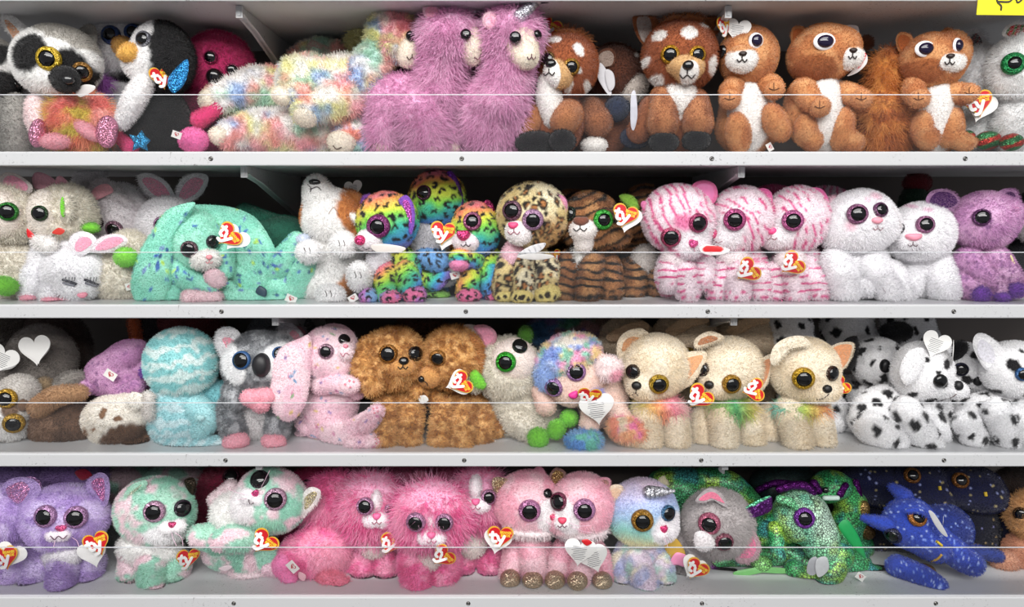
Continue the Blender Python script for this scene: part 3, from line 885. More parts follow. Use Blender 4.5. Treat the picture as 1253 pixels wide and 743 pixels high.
paws(t, [(46, 163, 36, 9, 17, 9, 12)], (226, 150, 180), fur=None, mat='glitter_cloth', name='foot_sole'); paws(t, [(131, 161, 36, 13, 19, 8, 8)], (226, 150, 180), fur=None, mat='glitter_cloth', name='foot_sole')
t.flat('hang_tag', [(92, 110), (104, 104), (116, 106), (112, 112), (98, 118)], 46, .6, (205, 200, 198), mat='printed_card')
# --- penguins
G = 'black and white penguin toys'
t = Toy('plush_penguin', 'penguin toy with blue-ringed eyes behind the tagged penguin', PT, .17, (150, 190), G, 'plush')
t.blob('body', [(150, 145, 0, 44, 50, 26)], (225, 222, 224), [ell(150, 150, 30, 60, (228, 226, 228))])
t.blob('head', [(155, 58, 6, 44, 40, 36)], BLK, [ell(143, 58, 33, 34, (232, 230, 232), wob=.08), ell(172, 52, 16, 24, (232, 230, 232))])
t.eye(136, 43, 11, (60, 90, 150), .7); t.eye(163, 40, 10, (60, 90, 150), .7)
t.blob('beak', [(150, 57, 46, 11, 11, 11)], (196, 140, 56), fur='short', res=4)
t.blob('tuft', [(124, 100, 40, 9, 9, 8)], (170, 90, 190), fur='long', res=3)
t = Toy('plush_penguin', 'black penguin toy in profile with round orange beak and red tag', PT, .08, (190, 188), G, 'plush')
t.blob('body', [(190, 150, -4, 44, 44, 26)], (10, 10, 11), [ell(158, 135, 10, 42, (236, 234, 234), rot=30)], fur='short')
t.blob('head', [(200, 72, 4, 36, 43, 32), (180, 78, 14, 22, 22, 20)], (16, 15, 17), [ell(172, 70, 26, 40, (240, 238, 238), rot=-12, wob=.08), ell(184, 44, 16, 17, (240, 238, 238))])
t.blob('beak', [(160, 65, 30, 11, 11, 13, 0), (152, 68, 34, 5, 5, 6)], (216, 160, 60), fur='short', res=4)
t.eye(176, 48, 9.5, (120, 120, 130), .8, sx=1, blend=.6)
t.tube('wing', [(176, 102, 26, 11), (164, 125, 30, 12), (150, 148, 30, 8)], (238, 236, 236))
t.flat('wing', [(206, 96), (218, 82), (229, 74), (231, 82), (226, 100), (214, 112), (207, 108)], 36, 3, (48, 130, 190), mat='glitter_cloth')
t.flat('foot', [(159, 165), (168, 167), (174, 160), (178, 167), (184, 172), (179, 177), (180, 184), (171, 180), (162, 184), (164, 175)], 42, 4, (60, 150, 200), mat='glitter_cloth', smooth=False)
t.tag(198, 97, 15, rot=-12, yaw=50)
t.sewn(216, 165, 8, rot=20, d=44)
# --- magenta glitter toy
t = Toy('plush_animal', 'dark magenta glitter-furred toy with black eyes in the top row', PT, .15, (262, 190), None, 'fuzzy')
t.blob('head', [(268, 82, 4, 40, 40, 34)], (188, 22, 92))
t.blob('body', [(258, 145, 0, 34, 46, 26)], (150, 14, 76))
t.eye(258, 70, 8, (150, 30, 80), .85); t.eye(284, 86, 8, (150, 30, 80), .85); t.nose(263, 94, 10, 10, (20, 16, 18), 'glossy_plastic', shape='o')
t.tube('arm', [(262, 112, 36, 7), (268, 128, 40, 7), (245, 146, 44, 10)], (222, 40, 110), fur='short')
t.blob('foot', [(237, 171, 62, 16, 14, 12)], (240, 100, 170), fur='short', res=4)
t.tube('arm', [(150, 168, 60, 8), (160, 178, 64, 9)], (220, 60, 120), fur='short')
# --- rainbow llamas
G = 'pastel rainbow fluffy llama toys'
TD = [(240, 236, 230), (246, 174, 184), (164, 190, 230), (240, 236, 160), (176, 222, 196), (246, 242, 238), (246, 168, 158)]
IV = (240, 228, 208)
t = Toy('plush_llama', 'pastel rainbow llama toy standing with its ivory face to the right', PT, .085, (420, 188), G, 'wool')
t.blob('body', [(410, 112, 0, 52, 38, 30, -28), (375, 98, 0, 34, 30, 26), (450, 100, 0, 26, 28, 24)], IV, [tiedye(TD, 20, 21, .42)])
t.tube('neck', [(440, 100, 4, 24), (455, 78, 6, 21), (474, 56, 8, 20)], IV, [tiedye(TD, 20, 4, .42)])
t.blob('head', [(480, 42, 8, 30, 30, 24)], (236, 232, 160), [tiedye([(240, 238, 150), (238, 234, 170), (244, 236, 220), (170, 196, 226), (246, 170, 176)], 17, 8), ell(498, 36, 10, 9, (240, 140, 150), rot=30, edge=.5)])
t.blob('muzzle', [(500, 62, 16, 15, 20, 15, 8)], IV, fur='short')
t.eye(500, 43, 6.5, None, .9, blend=.3, ax=(.4, -1, 0), lift=6); t.mouth(504, 66, 6, 5, (90, 70, 60), lw=.6)
t.ear([(485, 14), (488, 6), (498, 5), (508, 10), (507, 20), (495, 21)], 6, (244, 190, 200), None, (240, 170, 180))
legs(t, [(380, 110, 362, 116, 20, 13, 10, 20), (420, 120, 376, 138, 24, 13, 14, 34)], IV, [tiedye(TD, 20, 5, .42)])
paws(t, [(346, 118, 26, 13, 10, 11, 20), (374, 142, 38, 14, 12, 12, 30)], IV, fur='short', name='hoof')
t = Toy('plush_llama', 'pastel rainbow llama toy lying lowest, ivory muzzle on the shelf', PT, .10, (350, 190), G, 'wool')
t.tube('body', [(285, 165, 6, 17), (330, 158, 0, 24), (380, 160, 0, 26), (430, 152, 4, 24)], IV, [tiedye(TD, 20, 12, .42)])
t.blob('head', [(430, 168, 14, 26, 20, 20)], (190, 195, 225), [tiedye([(180, 190, 226), (240, 150, 130), (235, 230, 225), (160, 200, 190)], 13, 2)])
t.blob('muzzle', [(418, 174, 32, 16, 13, 12)], IV, fur='short', res=4); t.line([(408, 178), (412, 182), (418, 180)], .6, (90, 70, 60))
paws(t, [(270, 166, 16, 14, 11, 11, 0)], IV, fur='short', name='hoof')
t = Toy('plush_llama', 'pastel rainbow llama toy lying in the middle, hoof pointing left', PT, .135, (310, 190), G, 'wool')
t.tube('body', [(278, 122, 20, 18), (315, 108, 6, 24), (352, 112, 0, 26), (400, 125, 0, 26)], IV, [tiedye(TD, 20, 33, .42)])
paws(t, [(257, 123, 28, 13, 13, 11, 0)], IV, fur='short', name='hoof')
t = Toy('plush_llama', 'pastel rainbow llama toy in the shade behind the standing one', PT, .2, (420, 190), G, 'wool')
t.blob('body', [(395, 85, 0, 46, 34, 28), (360, 120, 0, 40, 40, 26)], IV, [tiedye(TD, 20, 61, .42)]); t.blob('head', [(448, 52, 6, 22, 26, 20)], (226, 220, 150))
t.ear([(444, 40), (446, 27), (456, 23), (464, 30), (462, 42), (452, 46)], 20, (236, 190, 196), None, (220, 120, 140)); t.ear([(375, 60), (382, 50), (392, 54), (404, 60), (390, 66)], 20, (200, 170, 160), False)
# --- pink llamas
PK = (232, 168, 208); PKp = [tiedye([(232, 168, 208), (226, 156, 200), (240, 184, 218)], 14, 3)]
G = 'long-haired pink llama unicorn toys'
t = Toy('plush_llama', 'pink llama toy in profile beside the rainbow llama, body to the left', PT, .085, (510, 188), G, 'long')
t.blob('body', [(505, 128, 0, 52, 36, 28), (475, 125, 0, 28, 32, 26), (530, 120, 4, 28, 34, 26)], PK, PKp)
t.tube('neck', [(535, 112, 6, 30), (540, 85, 14, 26), (546, 55, 24, 26)], PK, PKp)
t.blob('head', [(550, 42, 26, 36, 32, 26), (545, 22, 26, 22, 16, 16)], PK, PKp)
t.blob('muzzle', [(577, 56, 34, 15, 22, 16, 0)], IV, fur='short')
t.eye(571, 44, 7, None, .9, blend=.5, lift=4); t.line([(580, 70), (585, 72), (588, 66)], .6, (120, 80, 90)); t.line([(589, 63), (592, 60)], .5, (220, 130, 150))
t.ear([(518, 12), (524, 7), (535, 8), (539, 18), (533, 22), (522, 22)], 44, (244, 200, 214), None, (246, 176, 196))
legs(t, [(475, 140, 470, 168, 24, 17, 8, 14), (515, 140, 522, 168, 30, 24, 18, 24), (545, 145, 552, 168, 18, 14, 0, 4)], PK, PKp)
paws(t, [(468, 178, 18, 11, 9, 11, 0), (527, 181, 30, 12, 7, 12, 0), (553, 181, 8, 9, 8, 10, 0)], IV, fur='short', name='hoof')
t.tube('horn', [(574, 14, 24, 6), (592, 9, 28, 4.5), (608, 4, 30, 2.5)], (205, 205, 212), fur=None, mat='glitter_cloth')
t = Toy('plush_llama', 'pink unicorn llama toy with silver horn and ivory face, rightmost of the pink llamas', PT, .075, (605, 188), G, 'long')
t.blob('body', [(605, 142, 0, 42, 44, 30), (600, 120, 0, 34, 26, 26)], PK, PKp)
t.tube('neck', [(612, 118, 8, 32), (620, 88, 16, 27), (624, 50, 26, 27)], PK, PKp)
t.blob('head', [(626, 40, 28, 34, 34, 26), (626, 14, 28, 22, 16, 16)], PK, PKp)
t.blob('muzzle', [(638, 56, 42, 19, 24, 16, -8), (644, 70, 46, 13, 12, 13)], IV, fur='short')
t.eye(631, 47, 7.5, None, .9, blend=.6, lift=4); t.eye(655, 44, 6, None, .9, blend=.2, lift=3); t.mouth(650, 66, 5, 5, (110, 70, 80), lw=.6)
t.ear([(592, 30), (592, 20), (600, 15), (607, 20), (607, 32), (600, 36)], 48, (244, 200, 214), None, (246, 190, 206))
t.tube('horn', [(638, 18, 50, 8), (650, 8, 52, 6), (668, -8, 54, 2)], (205, 205, 212), [stripes(640, 10, 5, (140, 140, 150), -40, .3, .3)], fur=None, mat='glitter_cloth')
t.tag(671, 37, 17, rot=30, yaw=-12, d=-12)
# --- fawns
BR = (150, 74, 34); TAN = (196, 142, 88); WH = (240, 236, 232)
G = 'brown fawn toys with white spots'
def fawn_face(t, x, y, r, sx=1, dark=BR):
    t.blob('muzzle', [(x, y, r * .95, r * .48, r * .36, r * .4), (x + 3 * sx, y + 6, r * .95, r * .34, r * .28, r * .34)], TAN, [ell(x + 3 * sx, y + 6, r * .36, r * .36, WH, edge=.08, wob=.04)], fur='short')
t = Toy('plush_fawn', 'brown fawn toy with raised snout beside the rightmost pink llama', PT, .085, (690, 188), G, 'short')
t.blob('body', [(680, 148, -4, 34, 42, 24)], (140, 72, 36), [ell(672, 122, 13, 30, WH, rot=-8)])
t.blob('head', [(694, 80, 6, 36, 38, 34)], BR, [ell(705, 68, 6, 9, WH, rot=-25, edge=.05), ell(694, 107, 5, 8, WH, rot=15, edge=.05), ell(717, 108, 5, 8, WH, rot=-25, edge=.05), ell(678, 55, 7, 4, WH), ell(706, 92, 4, 3, WH)], fur='plush')
t.blob('muzzle', [(680, 89, 36, 13, 15, 12, -20), (687, 92, 34, 13, 14, 12)], (205, 158, 100), [ell(674, 90, 10.5, 18, WH, rot=-12, edge=.05, wob=.03)], fur='short')
t.tube('neck', [(672, 104, 24, 13), (672, 120, 18, 15), (678, 142, 14, 14)], WH, fur='short')
t.eye(671, 73, 9, (110, 80, 30), .82); t.eye(699, 82, 10, (176, 128, 40), .74)
t.nose(674, 78, 6.5, 5, (12, 12, 14), 'glossy_plastic', shape='o'); t.mouth(672, 84, 7, 6, lw=.7)
t.blob('hair_tuft', [(700, 47, 6, 20, 9, 16, 18)], (170, 96, 40), fur='long', res=4)
legs(t, [(655, 140, 640, 165, 15, 13, 4, 12), (695, 140, 690, 150, 18, 16, 16, 30)], (172, 104, 56))
paws(t, [(655, 174, 30, 24, 13, 14, 0), (688, 172, 40, 16, 13, 12, 0)], (18, 17, 20), name='hoof')
t = Toy('plush_fawn', 'dark fawn toy turned away showing a beige ear, folded white tag beside it', PT, .15, (740, 190), G, 'short')
t.blob('body', [(735, 152, 0, 36, 42, 26)], (120, 62, 32)); t.blob('head', [(750, 92, 4, 36, 36, 32)], (84, 40, 22), [ell(775, 72, 3, 3, WH)], fur='plush')
t.ear([(728, 78), (734, 64), (746, 60), (753, 68), (750, 80), (738, 84), (730, 92)], 36, (110, 60, 36), None, (168, 148, 136), shrink=.8)
t.blob('neck', [(775, 108, 20, 18, 14, 14, -40)], (190, 178, 168), fur='plush', res=4); t.tube('leg', [(724, 135, 26, 15), (730, 150, 36, 18)], (140, 80, 44)); paws(t, [(727, 178, 40, 15, 9, 12, 0)], (225, 220, 215))
t.flat('hang_tag', [(732, 80), (737, 80), (744, 92), (748, 112), (744, 114), (734, 100), (731, 90)], 44, .5, (205, 203, 208), mat='printed_card')
t.flat('tag_leaf', [(742, 86), (750, 90), (752, 104), (746, 110), (741, 96)], 46, .5, (190, 188, 192), mat='printed_card')
paws(t, [(755, 133, 34, 14, 14, 12, 0)], (26, 36, 60), name='hoof'); paws(t, [(778, 168, 34, 18, 12, 12, 0)], (28, 38, 64), name='hoof')
t = Toy('plush_fawn', 'upright fawn toy facing forward with tall ears and white blaze', PT, .08, (832, 188), G, 'short')
t.blob('body', [(832, 148, -4, 36, 42, 24)], (148, 78, 40), [ell(832, 122, 20, 26, WH)])
t.blob('head', [(832, 68, 6, 44, 42, 36)], BR, [ell(835, 49, 10, 8, WH, edge=.05), ell(803, 50, 8, 6, WH, rot=-30, edge=.05), ell(866, 82, 6, 10, WH, edge=.06), ell(790, 77, 4, 6, WH), ell(803, 99, 9, 6, WH, rot=25), ell(858, 37, 6, 4, WH)], fur='plush')
t.blob('muzzle', [(837, 81, 34, 20, 13, 16), (841, 89, 34, 13, 12, 15), (850, 82, 33, 9, 9, 12)], (205, 158, 100), [ell(841, 90, 11, 13, WH, edge=.05, wob=.03)], fur='short')
t.eye(820, 67, 11, (205, 150, 30), .76); t.eye(853, 67, 10, (205, 150, 30), .76)
t.nose(842, 80, 6.5, 5.5, (12, 12, 14), 'glossy_plastic', shape='o'); t.mouth(841, 86, 9, 7, lw=.75)
t.blob('hair_tuft', [(835, 27, 8, 24, 8, 14, -4)], (166, 96, 42), fur='long', res=4)
t.ear([(778, 40), (774, 22), (780, 13), (792, 14), (804, 24), (807, 38), (800, 55), (788, 54)], 0, (160, 88, 40), [(781, 38), (779, 25), (785, 19), (795, 24), (798, 38), (795, 52), (787, 50)], (176, 166, 160), th=4, fur='plush')
t.ear([(862, 30), (866, 22), (882, 14), (888, 20), (880, 38), (870, 44)], 0, (160, 88, 40), False, th=4, fur='plush')
t.blob('chest', [(832, 118, 16, 19, 22, 12)], WH, fur='plush', res=4)
legs(t, [(812, 120, 810, 152, 15, 18, 8, 24), (853, 124, 852, 152, 15, 18, 8, 24)], (166, 96, 50), [tiedye([(150, 84, 42), (178, 110, 62)], 10, 2)])
paws(t, [(812, 174, 30, 18, 12, 14, 0), (852, 172, 30, 17, 12, 14, 0)], (16, 17, 21), name='hoof')
t.tube('leg', [(796, 130, -2, 12), (782, 160, 0, 14)], (140, 76, 40)); t.flat('sewn_label', [(772, 118), (777, 114), (780, 140), (776, 158), (772, 150)], 30, .5, (190, 190, 200), mat='satin_cloth')
# --- squirrels
OB = (204, 132, 74)
G = 'tan squirrel toys with white bellies'
OBp = [tiedye([(200, 128, 70), (214, 148, 90), (186, 110, 56)], 14, 6)]
def squirrel(t, head, muz, nose, belly, eyes, arms, feet, m, ears, hp=None, by=188):
    bx, byy, brx, bry = belly
    t.blob('body', [(bx, byy, -8, brx + 8, bry, 22), (bx, byy + 18, -6, brx + 12, bry * .6, 24)], (190, 120, 64), [ell(bx, byy - 4, brx, bry * 1.1, WH, wob=.06, edge=.08)])
    t.blob('belly', [(bx, byy - 6, 10, brx * .88, bry * .92, 16)], WH, res=4)
    t.blob('head', head, OB, OBp + (hp or []))
    t.blob('muzzle', muz, WH, [above(muz[0][1] - 7, (205, 140, 84), 1.5, 2)], res=4)
    t.nose(nose[0], nose[1], 4.5, 3, (40, 24, 20), 'satin_cloth'); t.mouth(nose[0] - 1, nose[1] + 3, m, 5, lw=.75)
    for (x, y, rx, ry, px_, bl) in eyes:
        e = t._dome('eye_patch', Vector(t.hit(x, y)[0]), Vector((.15 * bl, -1, 0)), 1, 1.5, (240, 238, 240), 'satin_cloth', t.e, outline=lambda q: (rx, ry), base=1.0)
        t._dome('eye', Vector(t.hit(x, y)[0]), Vector((.15 * bl, -1, 0)), 1, 4.0, (22, 12, 44), 'glossy_plastic', t.e, outline=lambda q: (rx * .74, ry * .74), base=2.6)
    for a in arms: t.tube('arm', a[:-1], OB, OBp)
    for a in arms:
        x, y, d, r = a[-1]; o = t.blob('paw', [(x, y, d, r, r * .95, r * .9)], (206, 136, 80), res=4)
        t.line([(x - r * .5, y - 1), (x, y + 1), (x + r * .5, y - 1)], .45, (90, 50, 30), name='paw_stitch', on=[o]); t.line([(x, y - r * .6), (x, y + 1)], .45, (90, 50, 30), name='paw_stitch', on=[o])
    for f in feet: t.blob('foot', f, OB, OBp, res=4)
    for e_ in ears: t.ear(e_, 2, OB, None, (160, 84, 40), th=4, cup=3)
t = Toy('plush_squirrel', 'tan squirrel toy leaning left behind a white heart tag', PT, .085, (915, 188), G, 'short')
squirrel(t, [(916, 70, 6, 34, 36, 32), (900, 66, 16, 20, 20, 20)], [(908, 72, 32, 18, 16, 14)], (909, 66), (914, 140, 26, 46), [(925, 50, 9, 9.5, 0, 1)],
         [[(900, 104, 14, 12), (892, 112, 22, 12), (893, 121, 30, 12)], [(932, 98, 12, 12), (942, 106, 20, 13), (947, 109, 26, 12)]],
         [[(903, 162, 26, 15, 24, 14, -10)], [(948, 148, 24, 14, 22, 14, -25), (956, 160, 28, 10, 10, 10)]], 6, [[(908, 34), (914, 28), (922, 30), (926, 38), (916, 44)]])
t.eye(884, 63, 8, None, .9)
t.tag(886, 35, 14.5, rot=-10, yaw=38, d=30, leaf=(16, 4, 10, -10, 1)); t.sewn(942, 180, 7, rot=60, d=20)
t = Toy('plush_squirrel', 'tan squirrel toy in profile facing right, white cheek, standing beside the bushy tail', PT, .075, (1005, 188), G, 'short')
squirrel(t, [(1006, 66, 6, 38, 34, 34), (1024, 60, 12, 24, 22, 24), (992, 72, 4, 24, 26, 26)], [(1036, 69, 24, 19, 15, 15, 12)], (1044, 62), (1008, 140, 22, 48), [(1009, 51, 13, 10, 0, 0)],
         [[(985, 110, 12, 15), (990, 125, 24, 13), (1003, 131, 34, 12)], [(1035, 112, 8, 12), (1046, 120, 18, 13), (1054, 121, 28, 12)]],
         [[(985, 158, 14, 14, 20, 14), (990, 172, 26, 12, 12, 12)], [(1030, 158, 16, 14, 26, 14, 10), (1040, 174, 26, 13, 12, 12)]], 5, [[(968, 38), (972, 33), (984, 34), (986, 46), (978, 56), (969, 52)]],
         [ell(990, 90, 24, 18, (160, 86, 38))])
t.blob('chest_side', [(984, 134, -4, 24, 40, 22)], OB, OBp)
t.flat('hang_tag', [(1028, 34), (1040, 31), (1050, 34), (1050, 50), (1042, 58), (1030, 44)], -2, .5, (226, 222, 222), mat='printed_card')
t.flat('tag_leaf', [(1052, 62), (1060, 68), (1060, 78), (1050, 88), (1038, 92), (1050, 80)], 14, .6, (236, 232, 230), [ell(1054, 74, 3, 12, RED, rot=25)], mat='printed_card')
t = Toy('plush_squirrel', 'shaggy orange squirrel toy turned away, only its bushy tail showing', PT, .10, (1085, 188), G, 'long')
t.blob('tail', [(1085, 145, 0, 32, 44, 22), (1082, 92, 0, 24, 30, 18)], (196, 112, 36), [tiedye([(200, 116, 38), (176, 92, 28), (214, 136, 54)], 12, 9)])
t.blob('body', [(1064, 150, -14, 20, 36, 18)], (150, 96, 58), fur='short'); t.blob('ear', [(1060, 52, -30, 9, 9, 6)], (120, 64, 34), fur='short', res=3)
t = Toy('plush_squirrel', 'tan squirrel toy at the right, head tilted with both arms out', PT, .08, (1143, 188), G, 'short')
squirrel(t, [(1140, 76, 6, 38, 33, 34), (1158, 66, 12, 22, 24, 22)], [(1160, 76, 30, 19, 13, 14, 4)], (1163, 69), (1145, 140, 20, 48), [(1132, 60, 12, 9.5, 0, 0), (1171, 56, 7, 9, 0, 3)],
         [[(1120, 106, 12, 13), (1116, 116, 20, 12), (1124, 121, 30, 12)], [(1166, 112, 12, 12), (1178, 116, 20, 12), (1186, 114, 28, 11)]],
         [[(1128, 156, 14, 12, 20, 14), (1130, 170, 26, 14, 12, 12)], [(1162, 156, 14, 14, 24, 14, 10), (1174, 174, 26, 14, 10, 12)]], 6, [[(1096, 52), (1098, 42), (1106, 40), (1116, 46), (1112, 60), (1102, 64)], [(1150, 42), (1158, 34), (1166, 38), (1164, 50)]],
         [ell(1118, 92, 22, 14, (160, 86, 38))])
t.flat('hang_tag', [(1178, 58), (1186, 66), (1180, 74)], 0, .5, (150, 120, 120), mat='printed_card')
# --- white glitter cats
G = 'white tinsel-furred toys with red and green feet'
t = Toy('plush_cat', 'white tinsel toy behind the squirrel, one tartan ear and red heart tag', PT, .13, (1198, 190), G, 'fuzzy')
t.blob('head', [(1196, 92, 4, 32, 34, 30)], (226, 226, 228)); t.blob('body', [(1196, 150, 0, 34, 44, 26)], (214, 216, 216))
t.ear([(1182, 66), (1180, 44), (1188, 36), (1200, 38), (1208, 50), (1206, 66), (1194, 72)], 4, (222, 222, 226), [(1188, 62), (1188, 46), (1194, 42), (1201, 50), (1201, 62)], (36, 34, 32), ipaint=[stripes(1190, 50, 6, (170, 40, 50), 20, .5, .4)], fur='fuzzy')
paws(t, [(1184, 172, 34, 8, 12, 10, 0), (1209, 172, 40, 14, 11, 12, 0)], (60, 130, 80), [stripes(1190, 165, 12, (196, 60, 50), 70, .5, .5)], fur=None, mat='glitter_cloth')
t.tag(1197, 129, 18, rot=-12, d=44, leaf=(2, 5, 14, -4))
t = Toy('plush_cat', 'white tinsel toy with green-ringed eye at the right end of the top row', PT, .08, (1248, 188), G, 'fuzzy')
t.blob('body', [(1254, 152, 0, 36, 42, 26)], (228, 228, 228)); t.blob('head', [(1252, 84, 6, 42, 40, 34)], (238, 238, 238))
t.eye(1240, 78, 13, (30, 150, 80), .62); t.ear([(1228, 44), (1232, 32), (1246, 28), (1262, 32), (1258, 52)], 8, (240, 238, 238), None, (190, 40, 50), fur='fuzzy', ipaint=[stripes(1240, 40, 7, (60, 130, 70), 20, .5, .3)])
paws(t, [(1238, 174, 36, 13, 10, 12, 0)], (60, 130, 80), [stripes(1238, 165, 12, (196, 60, 50), 70, .5, .5)], fur=None, mat='glitter_cloth')
# ================================================================= SECOND ROW
CRM = (226, 218, 202); GRN = (110, 200, 40); EARP = (238, 160, 186)
G = 'cream curly lamb toys with green feet'
t = Toy('plush_lamb', 'cream lamb toy with green-ringed eye at the left end of the second row', PT, .08, (15, 368), G, 'curly')
t.blob('body', [(16, 328, -2, 36, 38, 26)], CRM); t.blob('head', [(12, 262, 8, 37, 36, 32)], CRM)
t.blob('face', [(4, 262, 24, 26, 28, 20)], (228, 216, 206), fur='short', res=4)
t.eye(10, 259, 11, (40, 130, 40), .8); t.ear([(2, 232), (0, 220), (8, 212), (22, 214), (38, 226), (36, 236), (20, 234)], 14, (220, 210, 206), None, EARP)
paws(t, [(6, 350, 38, 14, 11, 12, 0)], GRN, fur='short')
t = Toy('plush_lamb', 'cream lamb toy in profile with a narrow green ear seen edge-on', PT, .09, (80, 368), G, 'curly')
t.blob('body', [(62, 330, -4, 30, 36, 22)], CRM); t.blob('head', [(82, 262, 8, 33, 34, 30)], CRM)
t.blob('face', [(58, 262, 24, 22, 28, 18)], (228, 218, 208), fur='short', res=4)
t.eye(49, 261, 9, (30, 70, 30), .9, blend=.2)
t.flat('ear', [(74, 256), (75, 246), (78, 242), (79, 254), (78, 264), (75, 264)], 44, 2, GRN)
t.blob('ear_fluff', [(83, 254, 38, 6, 17, 6)], CRM, res=3)
t.ear([(42, 230), (40, 218), (46, 211), (58, 214), (68, 222), (62, 230), (50, 232)], 8, (206, 150, 166), False, fur=None); t.ear([(68, 226), (70, 217), (76, 216), (84, 224), (80, 228)], 6, (226, 160, 178), False, fur=None)
t.blob('snout', [(42, 276, 24, 9, 10, 9)], (232, 222, 212), fur='short', res=4); t.flat('hang_tag', [(34, 280), (42, 288), (42, 294), (34, 290)], 34, .6, RED, mat='printed_card'); t.flat('hang_tag', [(64, 285), (72, 279), (79, 282), (74, 287)], 44, .6, (200, 60, 50), mat='printed_card')
t.tube('paw', [(48, 296, 30, 9), (62, 300, 36, 9)], (232, 228, 226), fur='plush')
G = 'white bunny toys with pink inner ears'
WB = (234, 230, 234)
t = Toy('plush_bunny', 'white bunny toy in shade tipped over behind the lying white one', PT, .16, (150, 360), G, 'plush')
t.blob('body', [(150, 325, 0, 34, 40, 26)], (216, 206, 208)); t.blob('head', [(150, 262, 6, 34, 36, 30), (138, 280, 10, 22, 20, 20)], (222, 214, 218))
t.tube('ear', [(118, 236, 16, 8), (128, 230, 22, 10), (145, 240, 24, 10), (158, 252, 22, 8)], (206, 196, 200)); t.flat('inner_ear', [(112, 236), (120, 228), (132, 226), (138, 234), (128, 240), (116, 244)], 36, 2, (228, 160, 172))
t.tube('ear', [(98, 226, 0, 9), (108, 214, 0, 12), (122, 208, 0, 9)], (232, 228, 230)); t.flat('inner_ear', [(90, 226), (94, 214), (106, 206), (116, 208), (106, 218), (98, 232)], -6, 2, (230, 224, 226))
t.eye(140, 280, 10, (150, 110, 130), .8); t.eye(121, 272, 7, (60, 40, 50), .9)
t = Toy('plush_bunny', 'white bunny toy with two big pink ears raised behind the teal bunny', PT, .15, (205, 360), G, 'plush')
t.blob('body', [(208, 330, 0, 32, 40, 24)], WB); t.blob('head', [(208, 278, 6, 37, 37, 32)], WB)
t.ear([(170, 222), (172, 214), (186, 213), (203, 222), (213, 238), (212, 247), (196, 246), (180, 238)], 4, WB, [(175, 221), (186, 218), (200, 226), (208, 240), (203, 244), (188, 238)], EARP, th=4, fur='plush')
t.ear([(255, 222), (252, 214), (236, 213), (221, 222), (215, 238), (217, 247), (232, 246), (246, 238)], 4, WB, [(249, 222), (238, 218), (226, 226), (219, 240), (224, 244), (240, 236)], EARP, th=4, fur='plush')
t.eye(199, 275, 10, (180, 130, 170), .8)
t = Toy('plush_bunny', 'white bunny toy lying face down, pink ears forward and lashes closed', PT, .085, (80, 368), G, 'plush')
t.blob('body', [(66, 330, -2, 36, 36, 26), (95, 310, 0, 34, 26, 26)], (240, 238, 241))
t.blob('head', [(92, 332, 18, 38, 30, 26), (98, 352, 26, 22, 14, 18)], (240, 238, 241))
t.ear([(86, 300), (88, 290), (100, 284), (114, 288), (118, 300), (106, 310), (92, 314)], 34, (238, 234, 238), [(92, 300), (98, 292), (108, 291), (112, 298), (102, 306), (94, 308)], EARP)
t.ear([(112, 302), (126, 290), (144, 287), (155, 292), (152, 300), (134, 308), (116, 308)], 34, (238, 226, 232), [(118, 302), (130, 293), (144, 290), (150, 295), (136, 304), (120, 306)], EARP)
for ex in (86, 112):
    t.line([(ex - 9, 342), (ex, 345), (ex + 8, 348)], 1.6, (50, 50, 60), name='closed_eye'); t.line([(ex - 8, 346), (ex - 2, 348), (ex + 6, 350)], 1.4, (130, 130, 140), name='eyelash', lift=1.5)
    for k in (-6, -2, 2, 5): t.line([(ex + k, 344), (ex + k + 1, 339)], .4, (50, 50, 60), name='eyelash')
t.nose(101, 361, 5.5, 3.5, (240, 150, 170)); t.tube('leg', [(40, 335, 18, 12), (38, 362, 24, 11)], (238, 236, 240)); t.tube('leg', [(64, 345, 24, 10), (62, 362, 30, 10)], (238, 236, 240))
paws(t, [(36, 364, 28, 9, 5, 9, 0), (62, 367, 34, 10, 4, 9, 0), (84, 366, 26, 13, 4, 9, 0)], (236, 150, 170), fur='short')
G = 'cream curly lamb toys with green feet'
t = Toy('plush_lamb', 'cream lamb toy lying upside down, green foot up between two bunnies', PT, .085, (150, 368), G, 'curly')
t.blob('body', [(150, 340, 0, 36, 32, 28), (158, 310, -4, 26, 26, 22)], CRM); paws(t, [(154, 315, 34, 13, 11, 11, 0)], (120, 206, 50), fur='short')
t.blob('foot', [(108, 278, 10, 13, 6, 10, 10)], GRN, fur='short', res=4); t.sewn(157, 351, 6, rot=80, yaw=40); paws(t, [(190, 368, 20, 10, 7, 10, 0)], GRN, fur='short')
t.tube('leg', [(118, 330, -6, 14), (108, 345, -8, 14)], (214, 204, 190))
# --- teal bunnies
TL = (140, 222, 198); TLp = [tiedye([(132, 216, 192), (152, 228, 204)], 18, 2), speck(70, 1.7, [(60, 110, 190), (60, 110, 190), (190, 230, 90), (120, 150, 200), (40, 90, 140)], 5)]
G = 'teal speckled bunny toys with floppy ears'
t = Toy('plush_bunny', 'teal speckled bunny toy facing forward, huge floppy ears and red tag', PT, .085, (235, 370), G, 'short')
t.blob('body', [(235, 340, -6, 40, 34, 24)], TL, TLp)
t.blob('head', [(240, 292, 10, 33, 36, 32), (248, 312, 20, 22, 16, 20)], (150, 224, 200), [tiedye([(146, 222, 198), (164, 232, 210)], 14, 2), speck(24, 1.6, [(60, 110, 190), (60, 130, 170)], 9)], fur='plush')
t.flat('ear', [(240, 252), (222, 254), (205, 262), (192, 280), (178, 300), (166, 325), (160, 350), (166, 370), (178, 374), (196, 366), (207, 348), (209, 320), (216, 295), (228, 272)], 34, 8, TL, TLp, fur='short', solid=True)
